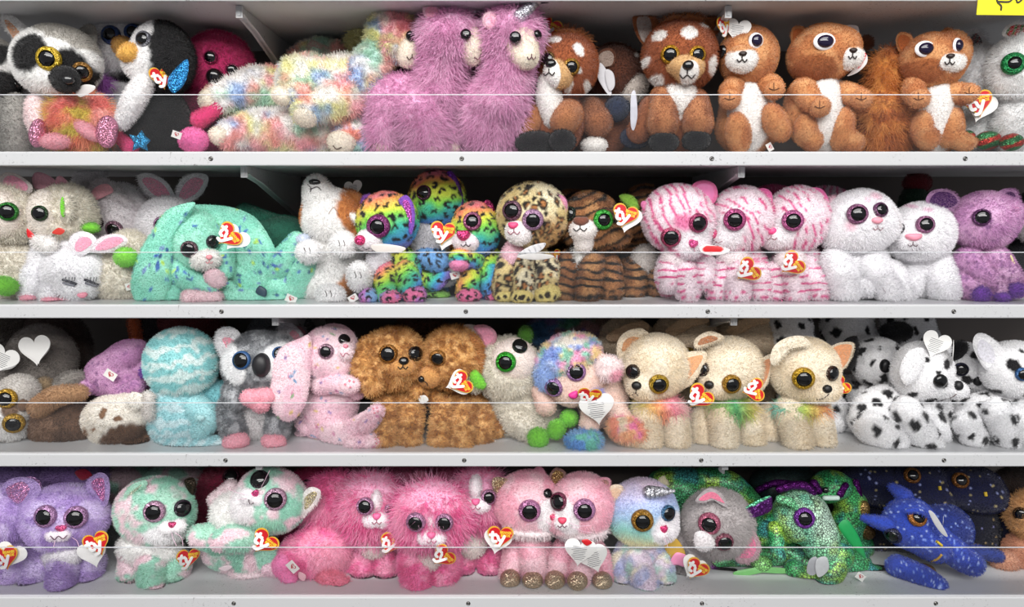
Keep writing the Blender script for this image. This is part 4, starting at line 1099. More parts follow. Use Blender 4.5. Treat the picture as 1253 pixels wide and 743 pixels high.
t.flat('ear', [(240, 254), (262, 252), (290, 256), (312, 266), (326, 284), (338, 310), (344, 335), (330, 352), (306, 350), (292, 330), (284, 300), (268, 276)], 6, 9, TL, TLp, fur='short', solid=True)
t.blob('muzzle', [(252, 318, 38, 17, 11, 12, -8)], (232, 226, 222), fur='plush', res=4)
t.nose(256, 315, 3.6, 3, (240, 150, 160)); t.mouth(256, 318, 4, 3, (220, 130, 140), lw=.45)
t.eye(232, 305, 10, (120, 90, 100), .82); t.eye(260, 296, 8, (60, 50, 60), .9, blend=.1)
t.tag(278, 290, 16, rot=52, d=52, leaf=(8, 4, 38, 0)); 
t.tube('arm', [(214, 318, 16, 13), (228, 340, 28, 13), (262, 350, 34, 9)], TL, TLp); t.tube('arm', [(276, 310, 14, 11), (276, 330, 22, 10)], TL, TLp)
t.blob('paw', [(264, 341, 40, 13, 10, 9, 30)], (236, 196, 206), res=4)
t.tube('leg', [(212, 345, 14, 18), (216, 358, 22, 14)], TL, TLp); t.tube('foot', [(234, 364, 40, 9), (262, 364, 36, 8)], (238, 200, 208), fur='plush')
t = Toy('plush_bunny', 'teal speckled bunny toy curled behind, its long ear draped over the shelf', PT, .10, (320, 370), G, 'short')
t.blob('body', [(312, 335, 0, 36, 36, 26)], TL, TLp); t.tube('ear', [(278, 352, 30, 8), (290, 362, 34, 10), (320, 364, 34, 9), (342, 366, 30, 7)], TL, TLp)
t.flat('foot_patch', [(313, 358), (318, 350), (326, 355), (324, 363)], 44, 2, (40, 66, 84), mat='satin_cloth')
t = Toy('plush_bunny', 'teal speckled bunny toy lying under the corgi, feet and arms to the right', PT, .085, (360, 370), G, 'short')
t.tube('arm', [(336, 332, 0, 16), (350, 318, 8, 17), (366, 296, 18, 11)], TL, TLp); t.blob('paw', [(371, 293, 26, 8, 6, 7)], (196, 206, 226), res=4)
t.tube('leg', [(340, 352, 0, 18), (362, 350, 4, 18), (374, 330, 16, 15), (380, 318, 22, 11)], TL, TLp); t.blob('body', [(380, 348, -4, 24, 24, 20), (350, 342, -8, 30, 26, 18)], TL, TLp)
t.sewn(356, 366, 9, rot=25, d=44)
t = Toy('plush_bunny', 'teal bunny toy painted darker for shade, deep behind the corgi', PT, .2, (320, 360), G, 'short')
t.blob('body', [(320, 300, 0, 60, 36, 30), (350, 285, 10, 30, 20, 20)], (40, 110, 88)); t.tube('ear', [(300, 262, 0, 12), (330, 274, 6, 13), (380, 286, 10, 10)], (40, 120, 96))  # teal darkened in the dye to stand in for deep shade
# --- corgi
t = Toy('plush_corgi', 'white and tan corgi toy leaning back with its snout pointing up', PT, .085, (405, 370), None, 'plush')
t.blob('body', [(405, 315, -2, 40, 42, 26), (398, 345, 0, 34, 26, 24)], (238, 236, 234), [behind(-6, (196, 120, 56)), ell(428, 352, 12, 22, (200, 126, 62), rot=30)])
t.blob('head', [(405, 266, 6, 35, 34, 30), (392, 240, 10, 17, 24, 16, -12)], (240, 238, 236), [ell(440, 265, 19, 34, (196, 118, 52), rot=-25), ell(368, 264, 7, 20, (196, 118, 52), rot=5)])
t.blob('ear', [(430, 250, -8, 22, 16, 12, 35)], (192, 118, 56), res=4); t.line([(402, 262), (408, 254), (414, 262)], .4, (180, 160, 150))
t.nose(385, 223, 7, 3.5, (14, 14, 16), 'glossy_plastic', shape='o'); t.line([(380, 232), (388, 229), (393, 233)], .5, (60, 50, 50)); t.line([(377, 226), (381, 231), (380, 235)], .5, (60, 50, 50))
t.blob('stripe', [(432, 266, 20, 5, 22, 6, -55)], (238, 234, 230), res=3); t.blob('cheek_patch', [(432, 285, 8, 12, 20, 12, 10)], (190, 112, 52), res=4)
for (x, y, rx, ry) in ((378, 308, 14, 13), (420, 299, 15, 14), (440, 338, 14, 17), (404, 361, 17, 13)):
    o = t.blob('paw', [(x, y, 38, rx, ry, 12)], (242, 240, 240), res=4)
    for k in (-4, 2): t.line([(x + k - 2, y - 5), (x + k, y), (x + k - 1, y + 2)], .4, (90, 80, 80), name='paw_stitch', on=[o])
t.tag(433, 232, 11, rot=-10, d=-20, face=False, printed=True); t.sewn(432, 365, 8, rot=-30, d=40)
# --- rainbow leopards
G = 'rainbow leopard toys'
def RB(x, y, s=1.0, ang=60): return bands(ang, [(x * cos(radians(ang)) + y * sin(radians(ang)) + q * s, c) for q, c in ((-40, (236, 110, 170)), (-26, (250, 150, 90)), (-12, (226, 230, 60)), (4, (120, 214, 70)), (16, (50, 190, 160)), (28, (60, 150, 226)), (44, (150, 110, 210)))], 7, 3, 12)
def LEO(n=60, r=4.6, seed=1): return rosettes(n * 3, r * 1.12, (16, 14, 20), seed)
t = Toy('plush_leopard', 'rainbow leopard toy on the left in profile, sequined purple ear', PT, .07, (480, 370), G, 'short')
t.blob('body', [(485, 335, -4, 30, 36, 22)], GRN, [RB(480, 330, .8, 50), LEO(60, 4.2, 5)]); t.blob('chest', [(464, 322, 14, 15, 20, 12)], (236, 232, 236), fur='plush', res=4)
t.blob('head', [(474, 272, 8, 37, 36, 32)], GRN, [RB(474, 268, 1.0, 75), LEO(80, 4.6, 2)])
t.ear([(488, 246), (498, 240), (506, 252), (507, 270), (502, 286), (495, 270), (490, 258)], 26, (130, 70, 190), [(493, 248), (499, 246), (503, 256), (503, 272), (498, 264)], (196, 90, 180), imat='glitter_cloth')
t.ear([(442, 250), (444, 240), (454, 238), (456, 246)], 2, (120, 60, 160), False)
t.blob('muzzle', [(452, 294, 32, 15, 13, 13)], (238, 230, 234), res=4); t.nose(441, 294, 7, 6, (236, 70, 130), 'glitter_cloth', shape='o'); t.line([(444, 302), (448, 305), (452, 303)], .5, (60, 50, 60))
t.eye(463, 277, 14, (150, 60, 130), .68, blend=.3)
t.flat('hang_tag', [(456, 300), (472, 299), (494, 303), (489, 308), (468, 309), (458, 306)], 52, .6, (214, 206, 200), mat='printed_card')
legs(t, [(470, 330, 474, 360, 13, 12, 14, 30), (495, 335, 505, 358, 16, 14, 10, 20)], GRN, [RB(480, 345, .7, 60), LEO(34, 4, 8)])
paws(t, [(452, 363, 34, 11, 9, 11, 0), (477, 364, 40, 12, 8, 11, 0), (508, 362, 30, 14, 10, 11, 0)], (230, 120, 180), [tiedye([(236, 110, 160), (200, 120, 210), (120, 170, 220)], 12, 4), LEO(14, 3.6, 3)])
t = Toy('plush_leopard', 'rainbow leopard toy raised at the back with grey chest and red tag', PT, .12, (530, 366), G, 'short')
t.blob('body', [(528, 320, -2, 34, 44, 24)], GRN, [RB(530, 330, 1, 80), LEO(60, 4.4, 15)]); t.blob('chest', [(526, 296, 14, 22, 26, 12)], (206, 202, 208), fur='plush', res=4)
t.blob('head', [(535, 244, 8, 34, 34, 30)], GRN, [RB(535, 244, .85, 80), LEO(70, 4.4, 12)]); t.blob('muzzle', [(508, 256, 16, 12, 12, 12)], (220, 216, 222), res=4)
t.ear([(546, 216), (552, 210), (560, 220), (566, 238), (566, 254), (558, 244), (550, 230)], 20, (120, 60, 180), False, fur=None, mat='glitter_cloth'); t.blob('ear_back', [(564, 240, 4, 6, 20, 8, -10)], (190, 200, 60), [LEO(14, 3.6, 3)], res=4)
t.eye(519, 236, 9, (90, 40, 70), .85, blend=.3); t.tag(542, 287, 16, rot=8, d=50, leaf=(2, 6, 14, 0))
t.tube('arm', [(520, 316, 24, 12), (538, 320, 32, 13)], (100, 160, 220), [LEO(20, 4, 2)]); t.blob('belly', [(545, 330, 20, 18, 20, 14)], (200, 196, 200), res=4); t.tube('leg', [(500, 340, 10, 14), (530, 345, 30, 10), (545, 336, 34, 7)], (230, 120, 170), [RB(520, 345, .6, 20), LEO(20, 4, 2)])
t.sewn(557, 337, 8, rot=-15, d=52); paws(t, [(524, 362, 20, 26, 9, 12, 0)], (120, 180, 70), [LEO(26, 3.6, 3)])
t = Toy('plush_leopard', 'rainbow leopard toy with paw raised, left of the cream spotted leopard', PT, .085, (585, 370), G, 'short')
t.blob('body', [(592, 335, -4, 28, 36, 22)], GRN, [RB(585, 330, .8, 60), LEO(60, 4.2, 25)])
t.blob('head', [(582, 282, 8, 29, 34, 30)], GRN, [RB(582, 280, .9, 80), LEO(70, 4.2, 22)])
t.ear([(588, 254), (596, 245), (604, 252), (606, 264), (602, 274), (594, 264)], 10, (160, 50, 100), False, fur=None, mat='glitter_cloth')
t.blob('muzzle', [(571, 295, 30, 16, 13, 12)], (238, 226, 232), res=4); t.nose(567, 288, 8, 7, (238, 80, 140), 'glitter_cloth', shape='heart'); t.mouth(570, 296, 6, 4, (60, 50, 60), lw=.5)
t.eye(578, 271, 11, (180, 100, 140), .74); t.tube('arm', [(580, 318, 18, 11), (564, 316, 34, 12)], (110, 190, 210), [RB(566, 312, .4, 90), LEO(14, 3.8, 6)]); t.blob('paw', [(562, 324, 40, 11, 7, 10)], (236, 130, 180), res=4)
legs(t, [(575, 335, 572, 358, 13, 13, 14, 26), (600, 335, 604, 356, 15, 13, 6, 18)], GRN, [RB(580, 345, .6, 30), LEO(26, 4, 9)])
paws(t, [(574, 362, 34, 14, 9, 12, 0), (606, 362, 22, 12, 8, 10, 0)], (236, 110, 160), [LEO(8, 3.4, 3)])
# --- cream leopard
CL = (226, 206, 150); CLp = [tiedye([(232, 218, 176), (214, 190, 126), (236, 224, 190)], 24, 3)]
t = Toy('plush_leopard', 'cream leopard toy with brown and black spots, pink nose and pink ear', PT, .07, (645, 370), None, 'short')
LS = lambda n, s: spots(n, 2.8, 5.6, (28, 22, 18), s, ring=(176, 112, 56), frac=.5)
t.blob('body', [(648, 335, -6, 36, 36, 22)], CL, CLp + [LS(70, 3)]); t.blob('chest', [(628, 315, 14, 13, 20, 12)], (240, 190, 205), fur='plush', res=4)
t.blob('head', [(652, 264, 8, 43, 40, 36)], CL, CLp + [ell(672, 290, 24, 22, (206, 160, 96), edge=.5), LS(110, 1)])
t.ear([(668, 244), (676, 238), (688, 240), (694, 250), (690, 264), (684, 272), (682, 256)], 22, (224, 140, 180), [(676, 244), (686, 244), (690, 252), (687, 262), (684, 252)], (236, 130, 176)); t.ear([(636, 228), (644, 222), (654, 224), (652, 230)], -4, (90, 60, 80), False)
t.blob('muzzle', [(635, 284, 34, 16, 15, 13)], (242, 234, 234), res=4); t.nose(628, 276, 6, 4.5, (240, 80, 130), 'satin_cloth', shape='heart'); t.mouth(629, 280, 7, 5, (150, 80, 100), lw=.5)
t.eye(627, 258, 12, (130, 90, 110), .78); t.eye(652, 269, 12.5, (206, 160, 200), .72)
legs(t, [(622, 320, 617, 352, 13, 15, 8, 22), (640, 325, 640, 358, 13, 12, 18, 32), (670, 330, 666, 352, 15, 14, 8, 20)], CL, CLp + [LS(40, 6)])
paws(t, [(618, 362, 30, 12, 7, 12, 0), (638, 363, 40, 13, 8, 10, 0), (670, 360, 32, 15, 10, 12, -10)], (226, 206, 120), [spots(10, 2, 3.5, (40, 30, 20), 2)])
t.flat('tag_leaf', [(634, 312), (648, 302), (666, 298), (662, 306), (648, 312), (640, 316)], 52, .5, (206, 204, 206), [stripes(0, 300, 6, (140, 140, 145), -30, .3, .2)], mat='printed_card')
t.flat('hang_tag', [(634, 314), (652, 310), (672, 312), (676, 315), (660, 318), (644, 317)], 54, .6, (236, 232, 230), mat='printed_card')
# --- brown tigers
TB = (150, 96, 54); BS = (26, 20, 16)
G = 'brown tiger toys with green-ringed eyes'
TG = lambda x, y, s, a=80: [tiedye([(160, 104, 58), (128, 78, 42), (176, 124, 74)], 16, 4), stripes(x, y, 10, BS, a, 4, .34, s)]
t = Toy('plush_tiger', 'brown tiger toy with white bib, green ear and red hang tag', PT, .085, (720, 370), G, 'plush')
t.blob('body', [(722, 335, -6, 38, 38, 24)], TB, TG(722, 335, 3)); t.blob('chest', [(715, 318, 12, 15, 28, 14)], (238, 236, 232), fur='fuzzy', res=4)
t.blob('head', [(722, 272, 8, 36, 36, 32), (745, 285, 6, 26, 22, 24)], TB, TG(722, 250, 5, 70))
t.blob('muzzle', [(714, 281, 36, 16, 13, 13), (715, 295, 30, 11, 14, 11)], (236, 228, 224), fur='short', res=4); t.nose(711, 271, 9, 6, (120, 72, 56), 'plush_cloth', shape='heart'); t.mouth(710, 276, 8, 5, (30, 25, 25), lw=.6)
t.eye(697, 262, 9, (30, 50, 40), .85, blend=.3); t.eye(738, 269, 12, (60, 180, 60), .68)
t.ear([(758, 242), (762, 238), (774, 240), (781, 250), (780, 262), (772, 256)], 4, (140, 196, 60), False); t.ear([(706, 244), (712, 234), (722, 238), (716, 246)], -6, (90, 130, 60), False)
legs(t, [(700, 320, 692, 354, 14, 15, 6, 20), (725, 325, 718, 356, 16, 15, 18, 32), (745, 330, 748, 356, 15, 13, 4, 18)], TB, TG(720, 330, 8, 95))
t.tag(764, 266, 16, rot=16, d=48, leaf=(3, 5, 12, 0))
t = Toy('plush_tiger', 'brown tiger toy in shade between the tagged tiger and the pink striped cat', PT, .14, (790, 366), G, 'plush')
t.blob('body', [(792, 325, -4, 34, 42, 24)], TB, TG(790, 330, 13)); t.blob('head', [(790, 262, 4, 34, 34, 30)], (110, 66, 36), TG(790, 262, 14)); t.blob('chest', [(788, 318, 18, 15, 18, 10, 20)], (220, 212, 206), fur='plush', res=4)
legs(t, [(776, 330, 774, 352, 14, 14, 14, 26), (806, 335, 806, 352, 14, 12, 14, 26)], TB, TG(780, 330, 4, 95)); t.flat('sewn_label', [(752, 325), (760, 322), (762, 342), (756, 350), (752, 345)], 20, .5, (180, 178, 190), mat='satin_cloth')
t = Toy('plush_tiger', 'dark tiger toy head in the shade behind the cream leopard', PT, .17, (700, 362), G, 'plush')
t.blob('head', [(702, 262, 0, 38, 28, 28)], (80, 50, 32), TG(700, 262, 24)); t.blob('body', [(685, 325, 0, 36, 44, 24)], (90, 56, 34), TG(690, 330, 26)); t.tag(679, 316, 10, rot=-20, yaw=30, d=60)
# --- pink striped cats
PW = (244, 226, 234); PS = (226, 70, 140)
G = 'pink and white striped cat toys'
def pcat_body(t, x, w, sd, lg):
    t.blob('body', [(x, 335, -6, w, 38, 22)], PW, [stripes(x, 335, 8, PS, 85, 3, .26, sd, lo=12)]); t.blob('chest', [(x - 8, 318, 14, w * .5, 17, 12)], (240, 228, 230), res=4)
    legs(t, lg, PW, [stripes(x, 330, 8, PS, 88, 2, .26, sd + 1, lo=14)])
t = Toy('plush_cat', 'pink striped cat toy with tilted head, leftmost of the striped three', PT, .07, (835, 370), G, 'plush')
pcat_body(t, 835, 32, 3, [(822, 325, 818, 345, 13, 12, 10, 24), (838, 335, 840, 356, 15, 13, 18, 34), (862, 325, 862, 344, 13, 11, 6, 16)])
t.blob('head', [(830, 268, 8, 43, 40, 34, 25), (840, 298, 16, 24, 18, 22)], PW, [stripes(905, 235, 8.5, PS, 20, 4, .26, 1, radial=True, lo=12), ell(842, 290, 22, 24, (242, 236, 240), edge=.3), ell(830, 272, 12, 9, (240, 130, 180), edge=.5)])
t.ear([(846, 232), (850, 224), (862, 221), (874, 226), (878, 238), (874, 248), (864, 250), (856, 240)], 6, (236, 120, 170), None, (238, 130, 186), fur=None, imat='satin_cloth'); t.ear([(784, 250), (788, 246), (798, 252), (796, 258), (788, 258)], 10, (236, 130, 180), False, fur=None)
t.eye(821, 290, 12, (200, 80, 120), .8, blend=.6, par=t.e); t.eye(854, 273, 11.5, (190, 70, 120), .8, blend=.4)
t.nose(848, 298, 5.5, 5.5, (240, 100, 160), 'glitter_cloth', shape='heart', rot=15); t.line([(849, 303), (850, 309)], .4, (190, 80, 120))
t = Toy('plush_cat', 'pink striped cat toy in the middle of the striped three, sparkly pink ear', PT, .085, (905, 370), G, 'plush')
pcat_body(t, 905, 36, 13, [(885, 330, 876, 356, 14, 13, 10, 24), (903, 335, 900, 358, 15, 14, 20, 36), (930, 335, 930, 358, 15, 13, 12, 28)])
t.blob('head', [(908, 268, 8, 38, 38, 34), (890, 290, 12, 22, 18, 22)], PW, [stripes(868, 300, 8.5, PS, 20, 4, .26, 11, radial=True, lo=14), ell(884, 286, 18, 22, (242, 236, 240), edge=.25)])
t.ear([(920, 238), (932, 231), (943, 236), (945, 250), (940, 266), (934, 268), (930, 250)], 14, (234, 110, 170), [(926, 238), (934, 236), (940, 244), (938, 258), (934, 252)], (240, 120, 190), fur=None, imat='glitter_cloth', th=4)
t.eye(899, 269, 13, (206, 90, 150), .72); t.nose(874, 286, 4, 6, (236, 90, 140), 'glitter_cloth'); t.line([(874, 294), (879, 297), (884, 295)], .5, (140, 60, 80))
t.flat('hang_tag', [(857, 303), (866, 300), (880, 302), (892, 306), (884, 311), (870, 312), (860, 309)], 50, .7, (236, 232, 230), [ell(872, 305, 13, 4, RED)], mat='printed_card')
t.tag(913, 333, 16, rot=52, d=50)
t = Toy('plush_cat', 'pink striped cat toy on the right of the striped three, red tag under its chin', PT, .085, (978, 370), G, 'plush')
pcat_body(t, 975, 34, 23, [(948, 335, 944, 358, 12, 11, 12, 30), (970, 335, 972, 360, 14, 13, 20, 36), (995, 338, 998, 358, 14, 12, 12, 28)])
t.blob('head', [(975, 268, 8, 38, 38, 34), (952, 288, 12, 22, 16, 22)], PW, [stripes(930, 290, 8.5, PS, 20, 4, .26, 21, radial=True, lo=14), ell(948, 286, 15, 20, (242, 236, 240), edge=.25)])
t.ear([(984, 236), (994, 230), (1006, 233), (1014, 246), (1012, 262), (1006, 268), (1002, 252), (992, 242)], 12, (236, 110, 170), None, (238, 120, 186), fur=None, imat='satin_cloth', th=4)
t.eye(970, 270, 12.5, (214, 110, 170), .74); t.eye(940, 269, 6, (90, 30, 50), .9, blend=.1); t.nose(944, 283, 6, 4.5, (238, 80, 140), 'satin_cloth'); t.mouth(944, 288, 7, 4, (140, 60, 80), lw=.5)
t.tag(967, 325, 16, rot=52, d=50)
# --- white cubs
G = 'white seal cub toys'
WS = (242, 240, 243)
t = Toy('plush_cub', 'white cub toy with two dark glitter-ringed eyes, larger and on the left', PT, .075, (1050, 370), G, 'plush')
t.blob('body', [(1050, 330, -4, 38, 40, 24)], WS); t.blob('head', [(1052, 272, 8, 42, 38, 34), (1030, 282, 4, 22, 26, 24), (1072, 276, 14, 22, 20, 22)], WS, [ell(1029, 275, 5, 7, (246, 206, 220), edge=.6), ell(1060, 242, 7, 4, (242, 206, 220), edge=.6), ell(1048, 246, 4, 3, (242, 206, 220), edge=.6)])
t.blob('ear', [(1020, 250, -4, 9, 10, 8)], (246, 196, 214), res=3)
t.blob('muzzle', [(1074, 277, 32, 13, 10, 10)], WS, res=4); t.nose(1073, 270, 6.5, 4, (244, 160, 176), shape='tri'); t.mouth(1074, 276, 6, 4, (150, 90, 100), lw=.5)
t.eye(1049, 262, 12, (170, 110, 150), .78); t.eye(1077, 257, 9, (120, 70, 110), .8, blend=.3)
legs(t, [(1026, 320, 1030, 355, 17, 17, 8, 26), (1068, 325, 1085, 356, 18, 15, 12, 28), (1092, 335, 1102, 356, 16, 13, 2, 18)], WS); paws(t, [(1058, 352, 22, 14, 11, 12, 0)], WS)
t.line([(1080, 352), (1084, 358)], .4, (200, 190, 195), name='paw_stitch')
t = Toy('plush_cub', 'white cub toy with wide pink nose and red tag at its ear, on the right', PT, .09, (1130, 370), G, 'plush')
t.blob('body', [(1130, 332, -4, 34, 40, 24)], WS); t.blob('head', [(1126, 285, 8, 38, 36, 34), (1110, 296, 14, 22, 20, 20)], WS, [ell(1122, 258, 5, 3, (230, 190, 210), edge=.6), ell(1110, 254, 4, 2, (230, 190, 210), edge=.6)])
t.blob('muzzle', [(1117, 294, 34, 16, 12, 10)], WS, res=4); t.nose(1118, 290, 9, 5, (238, 150, 170), shape='heart'); t.mouth(1117, 296, 6, 4, (90, 60, 70), lw=.5)
t.eye(1132, 275, 10.5, (180, 120, 160), .78); t.eye(1099, 280, 8, (40, 30, 40), .9, blend=.2); t.blob('ear', [(1154, 266, 14, 9, 9, 7)], WS, res=4)
t.tag(1166, 284, 13, rot=55, yaw=30, d=20, leaf=(-4, 4, 20, 60)); t.flat('hang_tag', [(1090, 252), (1096, 258), (1104, 276), (1098, 276), (1092, 264)], 40, .6, (196, 190, 190), mat='printed_card')
legs(t, [(1150, 325, 1152, 355, 17, 17, 8, 24)], WS); paws(t, [(1112, 352, 14, 14, 14, 12, 0)], WS)
# --- purple bears
t = Toy('plush_bear', 'mauve speckled bear toy with dark purple ears and snout turned right', PT, .08, (1205, 370), None, 'plush')
MV = (206, 150, 196); MVp = [tiedye([(204, 146, 194), (218, 168, 208), (190, 130, 182)], 14, 4), spots(90, 1.2, 2.4, (150, 96, 150), 2)]
t.blob('body', [(1205, 335, -6, 34, 38, 24)], MV, MVp); t.blob('head', [(1204, 270, 8, 38, 34, 32), (1226, 262, 14, 18, 18, 18)], MV, MVp)
t.blob('snout', [(1231, 260, 24, 13, 9, 10, -10)], (236, 160, 204), res=4); t.eye(1201, 266, 10, (110, 60, 110), .85, blend=.3)
t.ear([(1133, 244), (1140, 234), (1156, 232), (1168, 238), (1174, 248), (1166, 258), (1148, 256), (1138, 252)], 10, (180, 130, 176), [(1138, 247), (1144, 237), (1156, 235), (1167, 240), (1171, 248), (1162, 254), (1148, 252)], (70, 30, 90), fur='plush')
t.ear([(1220, 238), (1226, 232), (1240, 232), (1247, 244), (1244, 258), (1236, 256), (1226, 248)], 8, (196, 140, 190), [(1227, 240), (1234, 235), (1241, 238), (1243, 248), (1238, 254), (1230, 246)], (64, 26, 84), fur='plush')
legs(t, [(1190, 320, 1215, 356, 16, 12, 10, 28), (1220, 320, 1240, 350, 16, 12, 14, 26), (1180, 345, 1190, 358, 17, 12, 6, 26)], MV, MVp); paws(t, [(1200, 360, 34, 9, 9, 9, 20), (1226, 363, 38, 9, 5, 8, 0), (1243, 355, 38, 9, 8, 8, -20)], (106, 46, 160), name='foot_sole')
t.flat('hang_tag', [(1236, 315), (1238, 314), (1245, 330), (1243, 331)], 30, .5, (230, 220, 160), mat='printed_card')
t = Toy('plush_animal', 'dark toy with a blue-ringed eye behind the mauve bear at the right edge', PT, .17, (1258, 364), None, 'short')
t.blob('head', [(1262, 268, 0, 32, 32, 28)], (18, 16, 22)); t.eye(1250, 262, 12, (40, 80, 120), .72); t.blob('body', [(1262, 325, 0, 30, 44, 24)], (20, 18, 26)); t.blob('muzzle', [(1256, 284, 26, 10, 12, 8)], (150, 140, 145), res=3)
t = Toy('plush_animal', 'small red and green toy far back in the shade above the white cubs', PT, .24, (1124, 356), None, 'short')
t.blob('head', [(1122, 224, 0, 16, 12, 12)], (110, 16, 26)); t.blob('body', [(1118, 256, 0, 18, 30, 16)], (24, 60, 40)); t.blob('base', [(1118, 318, 0, 24, 42, 18)], (40, 36, 40))
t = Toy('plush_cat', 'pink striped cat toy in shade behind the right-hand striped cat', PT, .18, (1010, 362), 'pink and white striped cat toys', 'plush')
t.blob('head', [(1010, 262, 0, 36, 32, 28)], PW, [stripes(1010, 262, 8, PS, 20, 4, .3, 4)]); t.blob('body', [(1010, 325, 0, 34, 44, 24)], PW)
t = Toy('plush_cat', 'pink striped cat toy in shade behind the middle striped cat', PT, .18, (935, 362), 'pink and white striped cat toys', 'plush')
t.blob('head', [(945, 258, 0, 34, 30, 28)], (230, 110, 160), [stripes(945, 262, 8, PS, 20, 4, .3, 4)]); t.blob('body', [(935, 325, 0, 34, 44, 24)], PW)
# ================================================================= THIRD ROW
GY = (150, 144, 138)
G = 'grey and brown owl toys heaped at the left end'
t = Toy('plush_owl', 'grey owl toy lying on its side at the left edge, two gold eyes', PT, .075, (15, 550), G, 'plush')
t.blob('body', [(8, 520, -10, 36, 32, 24)], (176, 168, 160)); 
t.blob('head', [(10, 506, 10, 32, 34, 28), (24, 478, 8, 22, 18, 20)], (186, 180, 174), [ell(14, 488, 24, 14, (240, 238, 236), rot=20, wob=.08), ell(20, 520, 22, 16, (240, 238, 236), rot=20, wob=.08), ell(28, 494, 8, 12, (120, 92, 72))])
t.eye(8, 488, 12, (206, 160, 50), .74); t.eye(17, 518, 12, (206, 160, 50), .74); t.nose(28, 496, 6, 8, (104, 78, 60), 'plush_cloth', shape='o')
t = Toy('plush_owl', 'grey owl toy upside down in shade, white heart tag on its back', PT, .15, (52, 530), G, 'plush')
t.blob('body', [(52, 440, 0, 40, 42, 28), (36, 465, 6, 34, 34, 24), (44, 505, -4, 36, 26, 24)], (120, 112, 106)); paws(t, [(56, 472, 40, 9, 10, 9, -20)], (130, 108, 80), fur='short'); t.tube('wing', [(70, 478, 34, 9), (86, 466, 38, 10), (98, 462, 34, 7)], (136, 130, 124))
t.tag(44, 430, 18, rot=-8, d=48, face=False, leaf=(-1, 2, -4, 0)); t.tag(2, 442, 18, rot=25, d=50, face=False, printed=True, leaf=(-3, 2, 30, 0))
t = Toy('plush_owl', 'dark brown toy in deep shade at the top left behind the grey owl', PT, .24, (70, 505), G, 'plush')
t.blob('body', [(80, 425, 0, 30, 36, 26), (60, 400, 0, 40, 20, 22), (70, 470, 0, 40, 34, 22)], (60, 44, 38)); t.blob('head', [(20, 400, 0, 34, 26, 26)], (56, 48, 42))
t = Toy('plush_owl', 'dark brown toy lying face down, tan wing flap on top', PT, .08, (72, 550), G, 'plush')
t.blob('body', [(72, 514, 0, 39, 34, 28), (90, 520, 0, 26, 28, 24)], (112, 80, 60), [tiedye([(112, 80, 60), (92, 66, 50), (126, 94, 72)], 12, 3)])
t.tube('wing', [(48, 498, 26, 11), (72, 484, 30, 11), (98, 480, 26, 8)], (164, 122, 84))
# --- purple bear tipped
t = Toy('plush_bear', 'mauve speckled bear toy tipped over with its sewn label showing', PT, .12, (145, 540), None, 'short')
MV = (206, 150, 196); MVp = [tiedye([(204, 146, 194), (218, 162, 206), (190, 126, 180)], 14, 4), spots(90, 1.2, 2.2, (150, 96, 150), 2)]
t.blob('body', [(140, 460, 0, 34, 28, 24), (156, 436, 2, 28, 18, 22, -25), (160, 470, 6, 24, 20, 20)], MV, MVp); t.blob('head', [(170, 452, -10, 28, 30, 24)], (186, 130, 178), MVp)
t.tube('leg', [(128, 466, 6, 12), (110, 472, 12, 10), (102, 476, 16, 9)], MV, MVp); t.tube('arm', [(150, 482, 26, 9), (168, 472, 30, 9)], MV, MVp); paws(t, [(178, 454, 28, 6, 9, 8, 10)], (100, 40, 150), name='foot_sole')
t.sewn(135, 459, 10, rot=35, d=34)
# --- cream giraffe
t = Toy('plush_giraffe', 'cream toy with brown patches lying with its closed face to the left', PT, .07, (145, 552), None, 'plush')
CG = (238, 230, 218)
t.blob('head', [(140, 516, 4, 36, 30, 28, 20), (160, 506, 0, 28, 24, 24)], CG, [ell(160, 536, 28, 22, (100, 68, 46), rot=-30, wob=.12), ell(140, 499, 4, 6, (130, 92, 62), edge=.06), ell(157, 506, 5, 3.5, (130, 92, 62), edge=.06), ell(116, 524, 4, 6, (130, 92, 62), edge=.06), ell(130, 518, 4, 2, (150, 110, 80), rot=-50, edge=.1)])
t.blob('body', [(170, 532, -14, 26, 24, 20)], (130, 92, 66)); t.blob('snout', [(166, 550, 14, 16, 9, 14, -8)], (100, 68, 46), res=4)
t.ear([(154, 492), (164, 480), (178, 486), (176, 496), (164, 500)], 26, (240, 234, 224), False, fur='plush')
t.tube('ear', [(180, 496, 20, 5), (184, 484, 24, 6), (182, 508, 22, 6)], (214, 206, 200))
# --- aqua
AQ = (140, 210, 212)
t = Toy('plush_animal', 'aqua and white zigzag toy seen from behind, tail along the shelf', PT, .075, (222, 552), None, 'plush')
AQs = [stripes(222, 440, 17, (216, 234, 232), 82, 7, .5, 7, nscale=9)]
t.blob('head', [(222, 444, 2, 42, 42, 36)], AQ, AQs); t.blob('body', [(222, 512, 0, 40, 42, 26), (218, 486, 0, 34, 20, 24)], (160, 216, 222), [stripes(222, 440, 17, (206, 230, 234), 82, 7, .5, 7, nscale=9)])
t.tube('tail', [(196, 548, 18, 9), (220, 548, 28, 11), (250, 546, 28, 11), (272, 542, 24, 8)], (170, 220, 226), [stripes(222, 440, 15, (206, 230, 234), 30, 4, .5, 7)])
t.tube('arm', [(236, 498, 10, 14), (252, 512, 20, 14), (248, 526, 26, 10)], (166, 220, 224)); t.blob('knob', [(246, 512, 34, 5, 4, 4)], (180, 228, 230), res=3); t.tube('arm', [(252, 482, -14, 18), (270, 486, -12, 18), (276, 498, -10, 14)], (110, 180, 188))
